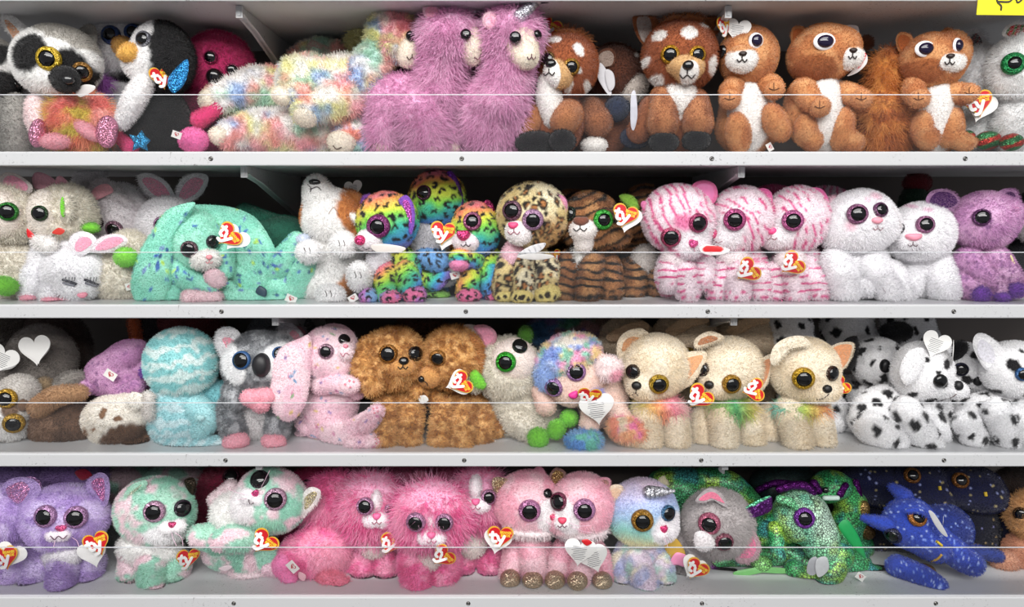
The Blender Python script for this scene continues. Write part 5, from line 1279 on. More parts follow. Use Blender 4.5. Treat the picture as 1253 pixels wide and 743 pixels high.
# --- koala
KG = (128, 130, 134)
KGp = [tiedye([(128, 130, 134), (92, 95, 100), (168, 170, 174)], 6, 3)]
G = 'grey koala toys'
t = Toy('plush_koala', 'grey koala toy with big black nose, pink hands and pink feet', PT, .075, (312, 550), G, 'plush')
t.blob('body', [(310, 508, -4, 40, 40, 26)], KG, KGp + [ell(316, 515, 26, 40, (214, 210, 210), wob=.08)])
t.blob('head', [(322, 446, 8, 48, 40, 34)], KG, KGp + [ell(295, 442, 17, 24, (240, 240, 241), rot=-20, wob=.05, edge=.07), ell(344, 436, 15, 20, (240, 240, 241), rot=20, wob=.05, edge=.07)])
t.ear([(268, 432), (264, 418), (268, 404), (282, 400), (294, 408), (296, 424), (286, 440), (276, 444)], 10, (238, 236, 238), [(274, 422), (272, 414), (280, 412), (287, 418), (284, 428), (278, 434)], (234, 150, 168), fur='plush', th=5)
t.ear([(340, 404), (344, 394), (358, 396), (370, 408), (370, 420), (356, 418), (346, 414)], -10, (180, 176, 180), [(354, 408), (360, 404), (367, 412), (362, 417)], (200, 130, 146), fur='fuzzy')
t.eye(296, 441, 11, (50, 100, 160), .88, rmat='satin_cloth'); t.eye(342, 433, 8.5, (50, 100, 160), .88, rmat='satin_cloth', blend=.3)
t.nose(320, 447, 10.5, 14, (32, 31, 34), 'satin_cloth', h=9, shape='o')
legs(t, [(285, 480, 292, 488, 14, 12, 14, 26), (282, 500, 288, 525, 16, 15, 12, 24), (345, 500, 340, 525, 15, 14, 8, 20)], KG, KGp)
t.blob('paw', [(308, 487, 42, 13, 10, 9), (322, 486, 40, 12, 10, 9), (318, 496, 42, 10, 8, 8)], (238, 156, 172), fur='short', k=2.5)
paws(t, [(289, 540, 36, 15, 10, 12, -8), (335, 540, 32, 14, 9, 12, 8)], (240, 160, 176), fur='short')
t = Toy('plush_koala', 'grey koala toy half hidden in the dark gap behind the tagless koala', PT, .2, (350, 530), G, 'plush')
t.blob('head', [(345, 410, 0, 40, 30, 28)], (90, 90, 94)); t.blob('body', [(350, 480, 0, 38, 50, 26)], (80, 80, 84)); t.ear([(348, 402), (356, 392), (370, 398), (378, 410), (370, 418), (356, 414)], 30, (150, 140, 146), None, (200, 130, 146), fur='fuzzy')  # koala greys painted darker here as the shade of the gap
# --- pink bunny
PB = (244, 206, 218); PBp = [tiedye([(242, 200, 214), (248, 218, 226)], 20, 2), speck(46, 1.5, [(150, 120, 180), (120, 160, 200), (230, 200, 110), (210, 130, 170), (120, 180, 120)], 3)]
t = Toy('plush_bunny', 'pale pink bunny toy with one long ear hanging, leaning back on its seat', PT, .075, (410, 550), None, 'short')
t.blob('body', [(402, 508, -4, 34, 36, 24), (412, 486, -2, 28, 26, 22)], PB, PBp); t.blob('head', [(404, 434, 8, 34, 34, 30), (418, 440, 14, 18, 18, 18)], PB, PBp)
t.flat('ear', [(378, 412), (368, 416), (350, 424), (338, 438), (332, 470), (332, 495), (340, 510), (354, 514), (366, 504), (374, 486), (380, 450), (382, 424)], 34, 9, PB, PBp, fur='short', solid=True)
t.flat('ear', [(398, 400), (412, 396), (428, 402), (438, 418), (440, 436), (436, 458), (428, 440), (420, 420)], -4, 6, PB, PBp, fur='short')
t.blob('muzzle', [(423, 431, 30, 9, 11, 10)], (246, 222, 228), res=4); t.nose(423, 424, 3, 2.5, (236, 140, 160)); t.line([(417, 432), (420, 436), (423, 432), (427, 434)], .45, (190, 110, 130))
t.eye(399, 430, 9, (190, 150, 170), .78); t.eye(421, 416, 7, (40, 30, 36), .9, blend=.15)
t.tube('arm', [(392, 472, 16, 13), (408, 468, 26, 12), (428, 470, 34, 11)], PB, PBp); 
o = t.blob('paw', [(428, 471, 40, 12, 9, 8)], (248, 214, 222), res=4)
for q in ((422, 470), (427, 466), (432, 467), (428, 473)): t.line([q, (q[0] + 1.5, q[1] + 1)], 1.3, (236, 140, 156), name='paw_pad', on=[o])
t.tube('arm', [(434, 444, 8, 9), (440, 462, 12, 11), (436, 478, 14, 10)], PB, PBp)
t.tube('leg', [(405, 528, 14, 17), (425, 532, 22, 15), (450, 515, 30, 12), (460, 505, 32, 9)], PB, PBp); t.tube('leg', [(410, 530, 10, 14), (425, 530, 16, 12)], PB, PBp)
t.tube('foot', [(432, 543, 34, 10), (450, 540, 36, 11), (462, 538, 36, 8)], PB, PBp, fur='plush'); t.tube('foot', [(446, 522, 38, 8), (456, 510, 40, 9), (462, 502, 40, 7)], PB, PBp, fur='plush')
for cx, cy in ((462, 503), (464, 540)):
    for q in ((-2, -3), (2, -4), (3, 0), (-1, 2)): t.line([(cx - 3 + q[0], cy + q[1]), (cx - 2 + q[0], cy + q[1] + 1)], 1.0, (238, 150, 166), name='paw_pad')
t.tube('tail', [(370, 518, 0, 9), (376, 522, 4, 10)], PB, PBp); t.tube('ear', [(370, 535, -10, 10), (395, 538, -6, 9)], PB, PBp)
# --- poodles
PD = (206, 146, 72); PDp = [tiedye([(208, 148, 74), (168, 106, 42), (230, 176, 104)], 5, 3, .25)]
G = 'curly golden brown poodle toys'
t = Toy('plush_poodle', 'curly golden poodle toy facing forward, beside the pale pink bunny', PT, .075, (485, 548), G, 'curly')
t.blob('body', [(487, 508, -6, 30, 38, 22)], PD, PDp); t.blob('head', [(482, 440, 8, 40, 37, 32)], PD, PDp)
t.tube('ear', [(452, 425, 20, 11), (448, 450, 26, 14), (456, 468, 28, 13)], (196, 134, 62), PDp); t.tube('ear', [(516, 430, 4, 9), (520, 450, 8, 10), (512, 472, 12, 10)], (196, 134, 62), PDp)
t.blob('muzzle', [(492, 449, 34, 16, 11, 11)], (204, 142, 72), fur='short', res=4); t.nose(494, 442, 6, 5, (14, 12, 12), 'glossy_plastic', shape='o'); t.mouth(493, 446, 6, 4, lw=.6, col=(20, 14, 12))
t.eye(475, 433, 11, (170, 110, 40), .82); t.eye(508, 433, 9, (40, 24, 14), .92, blend=.3)
legs(t, [(472, 500, 472, 535, 14, 14, 10, 30), (502, 500, 503, 532, 14, 13, 10, 28)], PD, PDp); t.tube('arm', [(508, 476, 10, 9), (514, 478, 18, 9)], PD, PDp)
t = Toy('plush_poodle', 'curly golden poodle toy turned left with a red tag, tail on the shelf', PT, .08, (560, 548), G, 'curly')
t.blob('body', [(566, 510, -6, 34, 36, 24)], PD, PDp); t.blob('head', [(556, 438, 8, 38, 37, 32)], PD, PDp); t.blob('muzzle', [(527, 460, 26, 15, 13, 14, -20)], (204, 142, 72), fur='short', res=4)
t.blob('ear', [(578, 436, 18, 14, 27, 12, -8)], (190, 120, 56), fur='plush', res=4); t.eye(536, 438, 10, (180, 120, 50), .82, blend=.35); t.nose(516, 464, 4, 4, (14, 12, 12), 'glossy_plastic', shape='o'); t.line([(518, 466), (522, 468), (524, 472)], .6, (20, 14, 12))
legs(t, [(543, 500, 540, 535, 13, 13, 12, 32), (566, 505, 566, 536, 15, 14, 12, 34), (590, 510, 588, 530, 15, 15, 2, 18)], PD, PDp); t.blob('tail', [(607, 525, 8, 9, 10, 9)], PD, PDp, res=4); t.tube('arm', [(530, 484, 6, 9), (534, 490, 12, 8)], PD, PDp)
t.tag(562, 470, 15, rot=62, d=52, leaf=(-4, 0, 70, 0)); t.flat('hang_tag', [(512, 486), (520, 484), (524, 490), (516, 494)], 30, .5, (214, 214, 210), mat='printed_card'); t.sewn(602, 540, 6, rot=30, d=20)
t = Toy('plush_poodle', 'golden brown poodle toy painted darker for shade, behind the two golden poodles', PT, .2, (520, 530), G, 'curly')
t.blob('head', [(515, 415, 0, 36, 28, 26)], (90, 52, 32)); t.blob('body', [(515, 480, 0, 34, 50, 24)], (80, 46, 30))  # golden brown darkened in the colour itself for shade
# --- lamb
t = Toy('plush_lamb', 'cream lamb toy leaning right, green-ringed eye and green hooves', PT, .085, (640, 548), 'cream curly lamb toys with green feet', 'curly')
t.blob('body', [(645, 508, -4, 38, 36, 24), (630, 490, 0, 28, 24, 22)], CRM); t.blob('head', [(622, 452, 6, 38, 38, 32)], CRM)
t.blob('face', [(628, 442, 22, 27, 26, 20)], (236, 220, 212), fur='short', res=4); t.eye(619, 443, 12, (50, 180, 40), .74); t.eye(636, 424, 9, (20, 40, 20), .95, blend=.2)
t.ear([(566, 402), (572, 397), (588, 402), (594, 420), (590, 430), (576, 416)], 6, (236, 222, 218), False, fur='plush'); t.ear([(580, 400), (594, 398), (606, 406), (606, 418), (594, 426), (588, 412)], 14, (220, 150, 170), None, EARP)
t.flat('ear', [(574, 456), (584, 454), (594, 470), (590, 476), (578, 472)], 34, 5, GRN, fur='short'); t.blob('ear_fluff', [(578, 466, 28, 9, 14, 8, -25)], CRM, res=3); t.blob('ear', [(643, 410, 2, 9, 12, 8)], (70, 130, 30), fur='short', res=3)
paws(t, [(658, 536, 40, 12, 12, 11, 0), (681, 525, 36, 10, 12, 11, 25), (696, 512, 26, 10, 10, 10, 0)], GRN, fur='short', name='hoof')
legs(t, [(630, 515, 650, 528, 15, 11, 14, 30)], CRM)
# --- rainbow poodle
SK = (240, 208, 194)
RBP = [tiedye([(246, 150, 190), (250, 220, 150), (130, 200, 170), (120, 160, 226), (200, 150, 216), (248, 234, 226)], 12, 5)]
t = Toy('plush_poodle', 'beige poodle toy with rainbow curls, sequin eyes and white heart tag', PT, .07, (725, 552), None, 'curly')
t.blob('body', [(738, 492, -4, 30, 32, 22, 20), (720, 478, 0, 22, 20, 20)], SK, fur='short')
t.blob('head', [(704, 460, 10, 38, 34, 32, -30), (706, 476, 20, 22, 16, 18, -25)], SK, fur='short')
t.blob('hair', [(696, 436, 14, 38, 25, 30, -18), (672, 456, 12, 18, 22, 22)], (240, 200, 210), [tiedye([(244, 160, 200), (250, 224, 160), (140, 206, 180), (130, 160, 226), (244, 236, 226)], 11, 8), ell(668, 464, 16, 26, (150, 180, 232), edge=.4)], fur='curly')
t.tube('ear', [(722, 436, 20, 6), (735, 442, 26, 9)], SK, fur='short'); t.blob('ear_pompom', [(744, 450, 32, 15, 14, 12)], (246, 226, 226), [ell(754, 458, 9, 8, (246, 170, 190), edge=.5)], fur='fuzzy', res=4)
t.tube('ear', [(660, 478, 10, 9), (668, 496, 14, 12)], (226, 190, 176), fur='short')
t.eye(705, 455, 11.5, (190, 140, 200), .78); t.eye(678, 474, 11.5, (190, 140, 200), .78); t.nose(702, 483, 6, 5, (226, 60, 150), shape='heart', rot=-30)
t.tube('leg', [(725, 505, 16, 12), (720, 520, 28, 11)], SK, fur='short'); t.tube('leg', [(752, 500, 14, 13), (762, 516, 26, 12)], SK, fur='short')
t.blob('leg_pompom', [(718, 538, 36, 18, 13, 14), (704, 538, 38, 10, 9, 10)], (110, 170, 210), [tiedye([(90, 150, 220), (110, 200, 180), (130, 180, 230)], 10, 2)], fur='fuzzy')
t.blob('leg_pompom', [(766, 526, 32, 22, 15, 15, 20), (780, 530, 32, 14, 12, 12)], (250, 190, 150), [tiedye([(250, 190, 140), (246, 130, 180), (236, 220, 190), (250, 160, 130)], 10, 4)], fur='fuzzy')
t.blob('collar_tuft', [(724, 484, 34, 14, 6, 8, -20)], (150, 150, 220), fur='fuzzy', res=3)
t.tag(722, 490, 15, rot=8, tilt=28, d=60); t.tag(731, 503, 20, rot=-8, d=44, face=False, printed=True)
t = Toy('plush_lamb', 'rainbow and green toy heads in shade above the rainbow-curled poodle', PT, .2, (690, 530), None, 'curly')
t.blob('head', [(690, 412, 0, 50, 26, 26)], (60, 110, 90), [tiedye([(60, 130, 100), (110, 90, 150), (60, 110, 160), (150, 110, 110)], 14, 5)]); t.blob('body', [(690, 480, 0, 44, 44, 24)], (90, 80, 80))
# --- chihuahuas
CH = (238, 222, 196); CHp = [tiedye([(240, 226, 202), (232, 214, 184)], 20, 2)]
G = 'cream chihuahua toys with rainbow ruffs'
def chi(t, head, eyes, nose, tilt=0): pass
t = Toy('plush_chihuahua', 'cream chihuahua toy on the left, pink-orange ruff and folded left ear', PT, .07, (805, 552), G, 'plush')
t.blob('body', [(806, 522, -4, 34, 32, 24), (810, 500, 2, 26, 16, 20)], CH, CHp)
t.blob('head', [(803, 448, 8, 40, 38, 34), (786, 468, 22, 20, 17, 20)], CH, CHp)
t.blob('ruff', [(808, 497, 14, 30, 12, 18, 5)], (250, 170, 130), [bands(0, [(776, (190, 210, 120)), (790, (250, 210, 120)), (806, (250, 160, 110)), (822, (246, 150, 170)), (836, (246, 200, 200))], 5, 2)], fur='long')
t.ear([(756, 436), (756, 418), (766, 406), (784, 402), (796, 412), (790, 420), (776, 428), (764, 440)], 4, CH, [(762, 430), (764, 418), (774, 412), (788, 416), (776, 424)], (206, 146, 100), fur='plush')
t.ear([(824, 440), (838, 432), (860, 430), (864, 440), (856, 456), (844, 472), (830, 476), (826, 462)], 20, CH, [(832, 442), (846, 437), (859, 436), (852, 452), (840, 466), (832, 464)], (232, 172, 126), fur='short')
t.eye(775, 455, 9, (60, 40, 20), .9, blend=.25); t.eye(806, 470, 12, (196, 156, 36), .74); t.nose(779, 472, 6, 5, (16, 14, 14), 'satin_cloth', shape='o'); t.line([(774, 483), (777, 480), (781, 484)], .6, (50, 30, 30)); t.line([(779, 477), (778, 481)], .6, (50, 30, 30), name='mouth_stitch')
legs(t, [(792, 505, 792, 538, 17, 16, 12, 30), (826, 508, 826, 538, 16, 15, 8, 30), (780, 520, 778, 536, 12, 12, -6, 8)], CH, CHp)
t.tag(854, 488, 17, rot=42, d=50)
t = Toy('plush_chihuahua', 'cream chihuahua toy in the middle, green-yellow ruff and orange inner ear', PT, .075, (890, 552), G, 'plush')
t.blob('body', [(888, 522, -4, 34, 32, 24), (895, 500, 2, 26, 16, 20)], CH, CHp)
t.blob('head', [(893, 450, 8, 38, 36, 34), (876, 466, 22, 20, 17, 20)], CH, CHp)
t.blob('ruff', [(896, 498, 14, 28, 12, 18, 5)], (150, 200, 110), [bands(0, [(866, (170, 190, 90)), (880, (150, 200, 110)), (896, (80, 180, 110)), (910, (190, 206, 90)), (926, (240, 200, 110))], 5, 2)], fur='long')
t.ear([(850, 424), (852, 414), (866, 406), (882, 410), (884, 416), (870, 420), (856, 426)], 26, CH, [(855, 422), (858, 415), (870, 411), (878, 415), (866, 420)], (196, 130, 90), fur='plush')
t.ear([(924, 444), (932, 438), (944, 434), (944, 452), (938, 472), (930, 480), (926, 464)], 14, CH, None, (226, 160, 120), fur='short')
t.eye(861, 452, 9, (60, 40, 30), .9, blend=.25); t.eye(895, 470, 11.5, (190, 140, 40), .76); t.nose(868, 471, 6, 5, (16, 14, 14), 'satin_cloth', shape='o'); t.line([(862, 479), (866, 479), (871, 483)], .6, (50, 30, 30))
legs(t, [(862, 515, 858, 538, 14, 14, 2, 18), (885, 510, 884, 540, 17, 15, 16, 34), (920, 512, 918, 538, 16, 15, 4, 24)], CH, CHp)
t.tag(920, 478, 15, rot=80, d=46)
t = Toy('plush_chihuahua', 'cream chihuahua toy on the right with snout turned right, pointed orange ear', PT, .07, (985, 552), G, 'plush')
t.blob('body', [(982, 518, -4, 34, 34, 24), (985, 498, 2, 26, 16, 20)], CH, CHp)
t.blob('head', [(984, 452, 8, 40, 38, 34), (1000, 474, 20, 22, 15, 22, -8)], CH, CHp)
t.blob('ruff', [(980, 500, 14, 32, 9, 18, 0)], (190, 200, 90), [bands(0, [(950, (110, 190, 170)), (962, (80, 180, 110)), (978, (190, 206, 80)), (994, (240, 190, 100)), (1010, (240, 130, 90))], 4, 2)], fur='long')
t.flat('ear', [(944, 440), (948, 424), (962, 414), (980, 412), (990, 422), (976, 424), (962, 430), (950, 446)], 36, 3, (240, 228, 206), fur='plush')
t.ear([(1012, 430), (1024, 420), (1042, 419), (1044, 428), (1038, 446), (1028, 455), (1018, 448)], 0, CH, None, (236, 166, 120), fur='short', shrink=.82, th=4)
t.eye(983, 463, 13, (216, 170, 40), .74); t.eye(1018, 457, 9, (60, 30, 20), .9, blend=.15); t.nose(1012, 476, 5.5, 5, (16, 14, 14), 'satin_cloth', shape='o'); t.line([(1014, 482), (1008, 487), (1000, 489)], .6, (50, 30, 30))
legs(t, [(970, 505, 974, 540, 17, 16, 14, 34), (1002, 508, 1004, 540, 16, 14, 6, 26), (945, 512, 940, 532, 17, 14, -10, 4)], CH, CHp)
t.tag(1026, 474, 14, rot=48, d=14)
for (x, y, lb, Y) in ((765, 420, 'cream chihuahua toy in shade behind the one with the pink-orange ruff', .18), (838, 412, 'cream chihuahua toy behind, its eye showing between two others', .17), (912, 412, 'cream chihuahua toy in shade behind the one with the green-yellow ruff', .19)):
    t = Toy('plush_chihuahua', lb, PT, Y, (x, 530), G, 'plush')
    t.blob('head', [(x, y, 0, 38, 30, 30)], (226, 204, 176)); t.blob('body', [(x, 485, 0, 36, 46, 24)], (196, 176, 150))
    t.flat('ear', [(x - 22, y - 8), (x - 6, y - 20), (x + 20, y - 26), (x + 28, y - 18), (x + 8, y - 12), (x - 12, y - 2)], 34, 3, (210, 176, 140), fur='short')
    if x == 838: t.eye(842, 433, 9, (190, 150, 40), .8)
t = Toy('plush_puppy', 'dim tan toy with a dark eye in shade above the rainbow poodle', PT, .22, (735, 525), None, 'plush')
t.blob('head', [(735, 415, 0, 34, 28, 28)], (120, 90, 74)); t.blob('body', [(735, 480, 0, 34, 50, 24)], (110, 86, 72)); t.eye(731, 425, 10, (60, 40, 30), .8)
# --- dalmatians
DW = (242, 241, 243); DB = (18, 17, 20)
DS = lambda n, s, a=3.0, b=5.0: [spots(n, a + .6, b + .8, DB, s, sp=1.75)]
G = 'white dalmatian toys with black spots'
def puppy_bg(x, y, lb, Y, seed):
    t = Toy('plush_dalmatian', lb, PT, Y, (x, 535), G, 'short')
    t.blob('head', [(x, y, 4, 30, 30, 28), (x + 16, y + 14, 14, 17, 13, 18)], DW, DS(26, seed, 3, 6)); t.blob('body', [(x - 4, 500, -6, 34, 42, 24)], DW, DS(40, seed + 1, 3, 6))
    return t
t = puppy_bg(1074, 444, 'dalmatian toy behind the tall-eared chihuahua, black ear and nose', .15, 3)
t.nose(1083, 448, 6, 8, DB, 'satin_cloth', shape='o'); t.flat('ear', [(1030, 420), (1046, 412), (1050, 430), (1044, 452), (1034, 446)], 24, 4, DB, fur='short'); t.blob('paw', [(1022, 518, 30, 12, 12, 12)], DW, res=4); t.tube('leg', [(1020, 500, 10, 16), (1036, 525, 20, 14)], DW, DS(8, 4))
t = Toy('plush_dalmatian', 'dalmatian toy on its side facing right, printed white tag on its head', PT, .07, (1100, 552), G, 'short')
t.blob('body', [(1080, 508, -6, 42, 36, 24, -15), (1118, 500, -2, 30, 28, 22)], DW, DS(70, 5, 3.2, 5.4))
t.blob('head', [(1128, 455, 8, 34, 36, 32), (1150, 472, 14, 24, 13, 18, 10), (1164, 474, 18, 12, 9, 12, 12)], DW, [ell(*q, DB, edge=.08) for q in ((1142, 441, 5, 5.5), (1129, 449, 4, 2.5), (1139, 464, 4.5, 5), (1132, 486, 7, 4), (1110, 479, 4, 4), (1118, 436, 4, 3), (1152, 492, 5, 3))])
t.flat('ear', [(1106, 438), (1116, 428), (1128, 428), (1130, 446), (1122, 462), (1110, 470), (1102, 456)], 36, 5, DW, fur='short')
t.ear([(1140, 426), (1150, 416), (1160, 418), (1164, 430), (1156, 438)], 2, DW, False, th=4)
t.nose(1172, 472, 5.5, 6, DB, 'satin_cloth', h=5, shape='o'); t.eye(1150, 466, 8.5, None, .95, blend=.05); t.line([(1156, 488), (1164, 486), (1170, 482)], .5, (90, 60, 60))
t.tag(1144, 424, 17, rot=20, d=34, face=False, printed=True, leaf=(22, 12, -10, 60, 1))
t.tube('leg', [(1070, 525, 22, 20), (1085, 535, 30, 19), (1094, 540, 32, 14)], DW, DS(12, 4)); t.tube('leg', [(1112, 505, 18, 18), (1125, 528, 28, 18), (1136, 540, 32, 14)], DW, DS(14, 6)); t.tube('leg', [(1138, 505, 4, 13), (1150, 530, 12, 12)], DW, DS(12, 7))
t = puppy_bg(1180, 450, 'dalmatian toy between the tagged one and the big-eared one, dark patched eye', .13, 13)
t.nose(1196, 466, 5, 6, DB, 'satin_cloth', shape='o'); t.eye(1176, 452, 8, (30, 30, 60), .85); t.tube('leg', [(1150, 500, 20, 14), (1160, 525, 26, 14)], DW, DS(6, 8)); t.line([(1184, 474), (1190, 476)], .6, (40, 30, 30))
t.blob('ear', [(1172, 430, 16, 10, 14, 8, 30)], DB, res=4)
t = Toy('plush_dalmatian', 'dalmatian toy at the right end with one big upright white ear', PT, .07, (1225, 552), G, 'short')
t.blob('body', [(1200, 515, -6, 32, 34, 24), (1228, 500, -2, 34, 30, 22)], DW, DS(60, 25, 3.4, 5.6))
t.blob('head', [(1240, 452, 8, 36, 34, 32)], DW, [ell(1223, 443, 7, 8, DB, rot=-20, edge=.06), ell(1245, 434, 8, 4, DB, rot=-35, edge=.06), ell(1247, 475, 9, 5, DB, rot=-30, edge=.06), ell(1217, 478, 4, 3, DB), ell(1234, 426, 3, 2, DB)])
t.ear([(1196, 436), (1190, 420), (1194, 409), (1206, 410), (1224, 424), (1230, 436), (1220, 450), (1208, 452)], 16, DW, [(1200, 438), (1196, 422), (1202, 416), (1216, 428), (1216, 444)], (226, 224, 232), th=4)
t.eye(1251, 458, 8, (60, 110, 170), .8)
t.line([(1214, 487), (1222, 497), (1232, 492), (1236, 498)], 3.0, DB, name='collar_patch', mat='plush_cloth'); 
t.tube('leg', [(1184, 520, 20, 16), (1190, 536, 28, 14)], DW, DS(10, 14)); t.tube('leg', [(1222, 505, 24, 16), (1228, 528, 32, 15), (1232, 540, 34, 12)], DW, DS(12, 16)); t.tube('leg', [(1246, 515, 14, 14), (1252, 535, 20, 12)], DW, DS(10, 15))
t = puppy_bg(962, 404, 'dalmatian toy in shade above the right-hand chihuahua', .19, 33)
t = puppy_bg(1110, 398, 'dalmatian toy in deep shade behind the printed tag', .23, 43); t.blob('ear', [(1096, 406, 30, 20, 12, 8)], DB, res=4)
t = puppy_bg(1036, 398, 'dalmatian toy in deep shade behind the pointed orange ear', .24, 53)
t = Toy('plush_animal', 'dim orange and black toy hanging in shade above the mauve bear', PT, .22, (185, 520), None, 'plush')
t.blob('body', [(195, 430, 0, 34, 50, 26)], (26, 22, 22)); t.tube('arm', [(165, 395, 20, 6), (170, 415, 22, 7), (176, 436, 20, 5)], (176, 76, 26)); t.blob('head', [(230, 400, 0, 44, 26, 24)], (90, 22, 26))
# ================================================================= BOTTOM ROW
PU = (184, 156, 214); PUp = [tiedye([(186, 158, 216), (162, 130, 198), (206, 186, 230)], 13, 3)]
G = 'purple cat toys with pink glitter ears'
t = Toy('plush_cat', 'purple cat toy cut off by the left edge, glitter ear and red tag', PT, .08, (10, 720), G, 'plush')
t.blob('body', [(10, 690, -4, 44, 36, 24)], PU, PUp); t.blob('head', [(2, 630, 8, 42, 36, 32)], PU, PUp)
t.ear([(4, 596), (16, 586), (32, 584), (46, 590), (50, 604), (38, 616), (20, 624), (10, 610)], 20, PU, [(8, 600), (18, 592), (30, 590), (36, 600), (26, 614), (16, 616)], (222, 150, 186), fur='plush', imat='glitter_cloth')
t.ear([(26, 590), (38, 583), (50, 590), (48, 606), (36, 612)], 10, (200, 150, 200), False, fur=None, mat='glitter_cloth')
legs(t, [(14, 680, 18, 706, 16, 14, 12, 26), (36, 690, 30, 708, 14, 12, 2, 16)], PU, PUp); t.tag(7, 684, 17, rot=-8, d=46, leaf=(6, -2, 20, 0))
t = Toy('plush_cat', 'purple cat toy with two large eyes, white bib and red tag', PT, .075, (78, 724), G, 'plush')
t.blob('body', [(76, 692, -4, 42, 34, 24), (78, 672, 2, 30, 20, 20)], PU, PUp + [ell(78, 682, 19, 15, (232, 226, 232), dmin=0)]); t.blob('bib', [(78, 680, 24, 20, 13, 12)], (234, 230, 234), fur='plush', res=4); t.blob('head', [(80, 632, 8, 51, 38, 36), (74, 648, 18, 30, 20, 22)], PU, PUp)
t.ear([(106, 592), (112, 584), (124, 578), (133, 584), (134, 602), (128, 620), (118, 612), (108, 602)], 8, PU, [(112, 593), (118, 586), (127, 586), (128, 602), (125, 614), (117, 603)], (214, 130, 176), fur='plush', imat='glitter_cloth')
t.ear([(30, 604), (34, 592), (44, 590), (54, 598), (44, 606), (34, 616)], 4, PU, False, fur='plush')
t.blob('muzzle', [(66, 655, 40, 9, 7, 8), (77, 654, 40, 9, 7, 8)], (238, 228, 236), k=2, res=4, fur='short'); t.nose(75, 646, 6, 4, (236, 100, 150), 'glitter_cloth', shape='heart'); t.line([(62, 656), (67, 660), (72, 656), (77, 659), (82, 655)], .5, (90, 40, 70))
t.eye(56, 632, 13, (200, 150, 200), .76); t.eye(93, 633, 13, (200, 150, 200), .76); t.whisk(73, 660, [[(62, 660), (61, 668), (59, 675)], [(88, 658), (94, 662), (97, 670)]])
legs(t, [(50, 690, 42, 718, 18, 16, 6, 22), (75, 690, 80, 722, 17, 15, 20, 38), (108, 690, 110, 714, 16, 14, 4, 18)], PU, PUp); t.tag(120, 667, 17, rot=-20, d=38, leaf=(-6, 14, -14, 0))
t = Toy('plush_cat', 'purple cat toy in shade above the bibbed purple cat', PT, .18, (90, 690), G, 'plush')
t.blob('head', [(92, 590, 0, 44, 30, 30)], (120, 90, 150), PUp[:0]); t.blob('body', [(90, 645, 0, 40, 40, 26)], (110, 84, 140)); t.flat('ear', [(92, 578), (104, 574), (112, 582), (100, 588)], 32, 2, (160, 30, 60), fur=None)  # purple of the front cats with shade mixed into the dye
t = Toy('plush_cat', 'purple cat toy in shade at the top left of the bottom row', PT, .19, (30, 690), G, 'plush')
t.blob('head', [(26, 590, 0, 42, 28, 28)], (110, 84, 140)); t.blob('body', [(26, 645, 0, 40, 40, 26)], (100, 76, 130))  # shade put into the purple here too
# --- mint cats
MT = (172, 224, 200); PKL = (242, 208, 218)
MTp = lambda s: [tiedye([(160, 220, 196), (244, 212, 222), (176, 226, 204), (244, 218, 226), (150, 214, 190)], 15, s, .25)]
G = 'mint and pink cat toys'
t = Toy('plush_cat', 'mint and pink cat toy sitting upright beside the bibbed purple cat', PT, .08, (190, 724), G, 'plush')
t.blob('body', [(188, 690, -4, 38, 36, 24), (185, 672, 4, 32, 20, 20)], MT, MTp(3)); t.blob('ruff', [(182, 668, 8, 36, 18, 22), (190, 676, 10, 28, 14, 18)], (242, 240, 238), fur='fuzzy')
t.blob('head', [(190, 625, 8, 46, 40, 34), (206, 644, 20, 24, 14, 20)], MT, MTp(6) + [ell(210, 645, 20, 14, (242, 240, 242), dmin=4)])
t.ear([(152, 612), (154, 602), (164, 592), (178, 588), (180, 594), (168, 604), (158, 616)], 26, MT, [(155, 610), (160, 602), (174, 593), (166, 602)], (214, 210, 190), fur='plush', imat='glitter_cloth'); t.ear([(226, 588), (236, 584), (240, 592), (236, 606), (230, 600)], 4, (60, 50, 40), False, fur=None, mat='glitter_cloth')
t.blob('muzzle', [(205, 646, 38, 9, 8, 8), (217, 645, 36, 9, 8, 8)], (246, 242, 244), k=2, res=4, fur='short'); t.nose(211, 642, 4.5, 4, (236, 90, 140), 'glitter_cloth', shape='heart')
t.eye(189, 626, 12.5, (216, 170, 200), .76); t.eye(223, 622, 10, (60, 40, 60), .88, blend=.25); t.blob('cheek_patch', [(181, 654, 34, 10, 7, 5, 10)], (236, 200, 220), fur=None, mat='glitter_cloth', res=3)
t.whisk(0, 0, [[(210, 652), (212, 660), (216, 668)], [(214, 652), (222, 658), (224, 668)]])
legs(t, [(160, 690, 162, 718, 15, 14, 6, 20), (182, 690, 190, 714, 16, 15, 20, 34), (215, 692, 214, 714, 15, 14, 8, 22)], MT, MTp(9)); paws(t, [(190, 720, 42, 11, 5, 8, 0), (162, 722, 26, 11, 6, 10, 0)], (244, 210, 220)); t.tag(229, 686, 15, rot=12, yaw=48, d=36)
t = Toy('plush_cat', 'mint and pink cat toy lying on its back with raised paws, gold ear', PT, .075, (310, 715), G, 'plush')
t.blob('body', [(305, 680, -4, 40, 28, 24, 15), (280, 670, -2, 30, 26, 22)], MT, MTp(13)); t.blob('chest', [(290, 632, 4, 28, 32, 24, -20), (300, 648, 10, 26, 18, 20)], (244, 242, 240), fur='fuzzy')
t.blob('head', [(332, 612, 8, 42, 38, 34, 20), (308, 614, 18, 20, 20, 20)], MT, MTp(16) + [ell(306, 612, 18, 24, (244, 240, 242), dmin=6, rot=20)])
t.ear([(370, 606), (380, 596), (392, 600), (390, 612), (380, 624), (370, 632), (366, 618)], 14, (244, 238, 236), [(373, 610), (382, 602), (388, 604), (382, 616), (373, 624)], (190, 176, 130), fur='plush', imat='glitter_cloth')
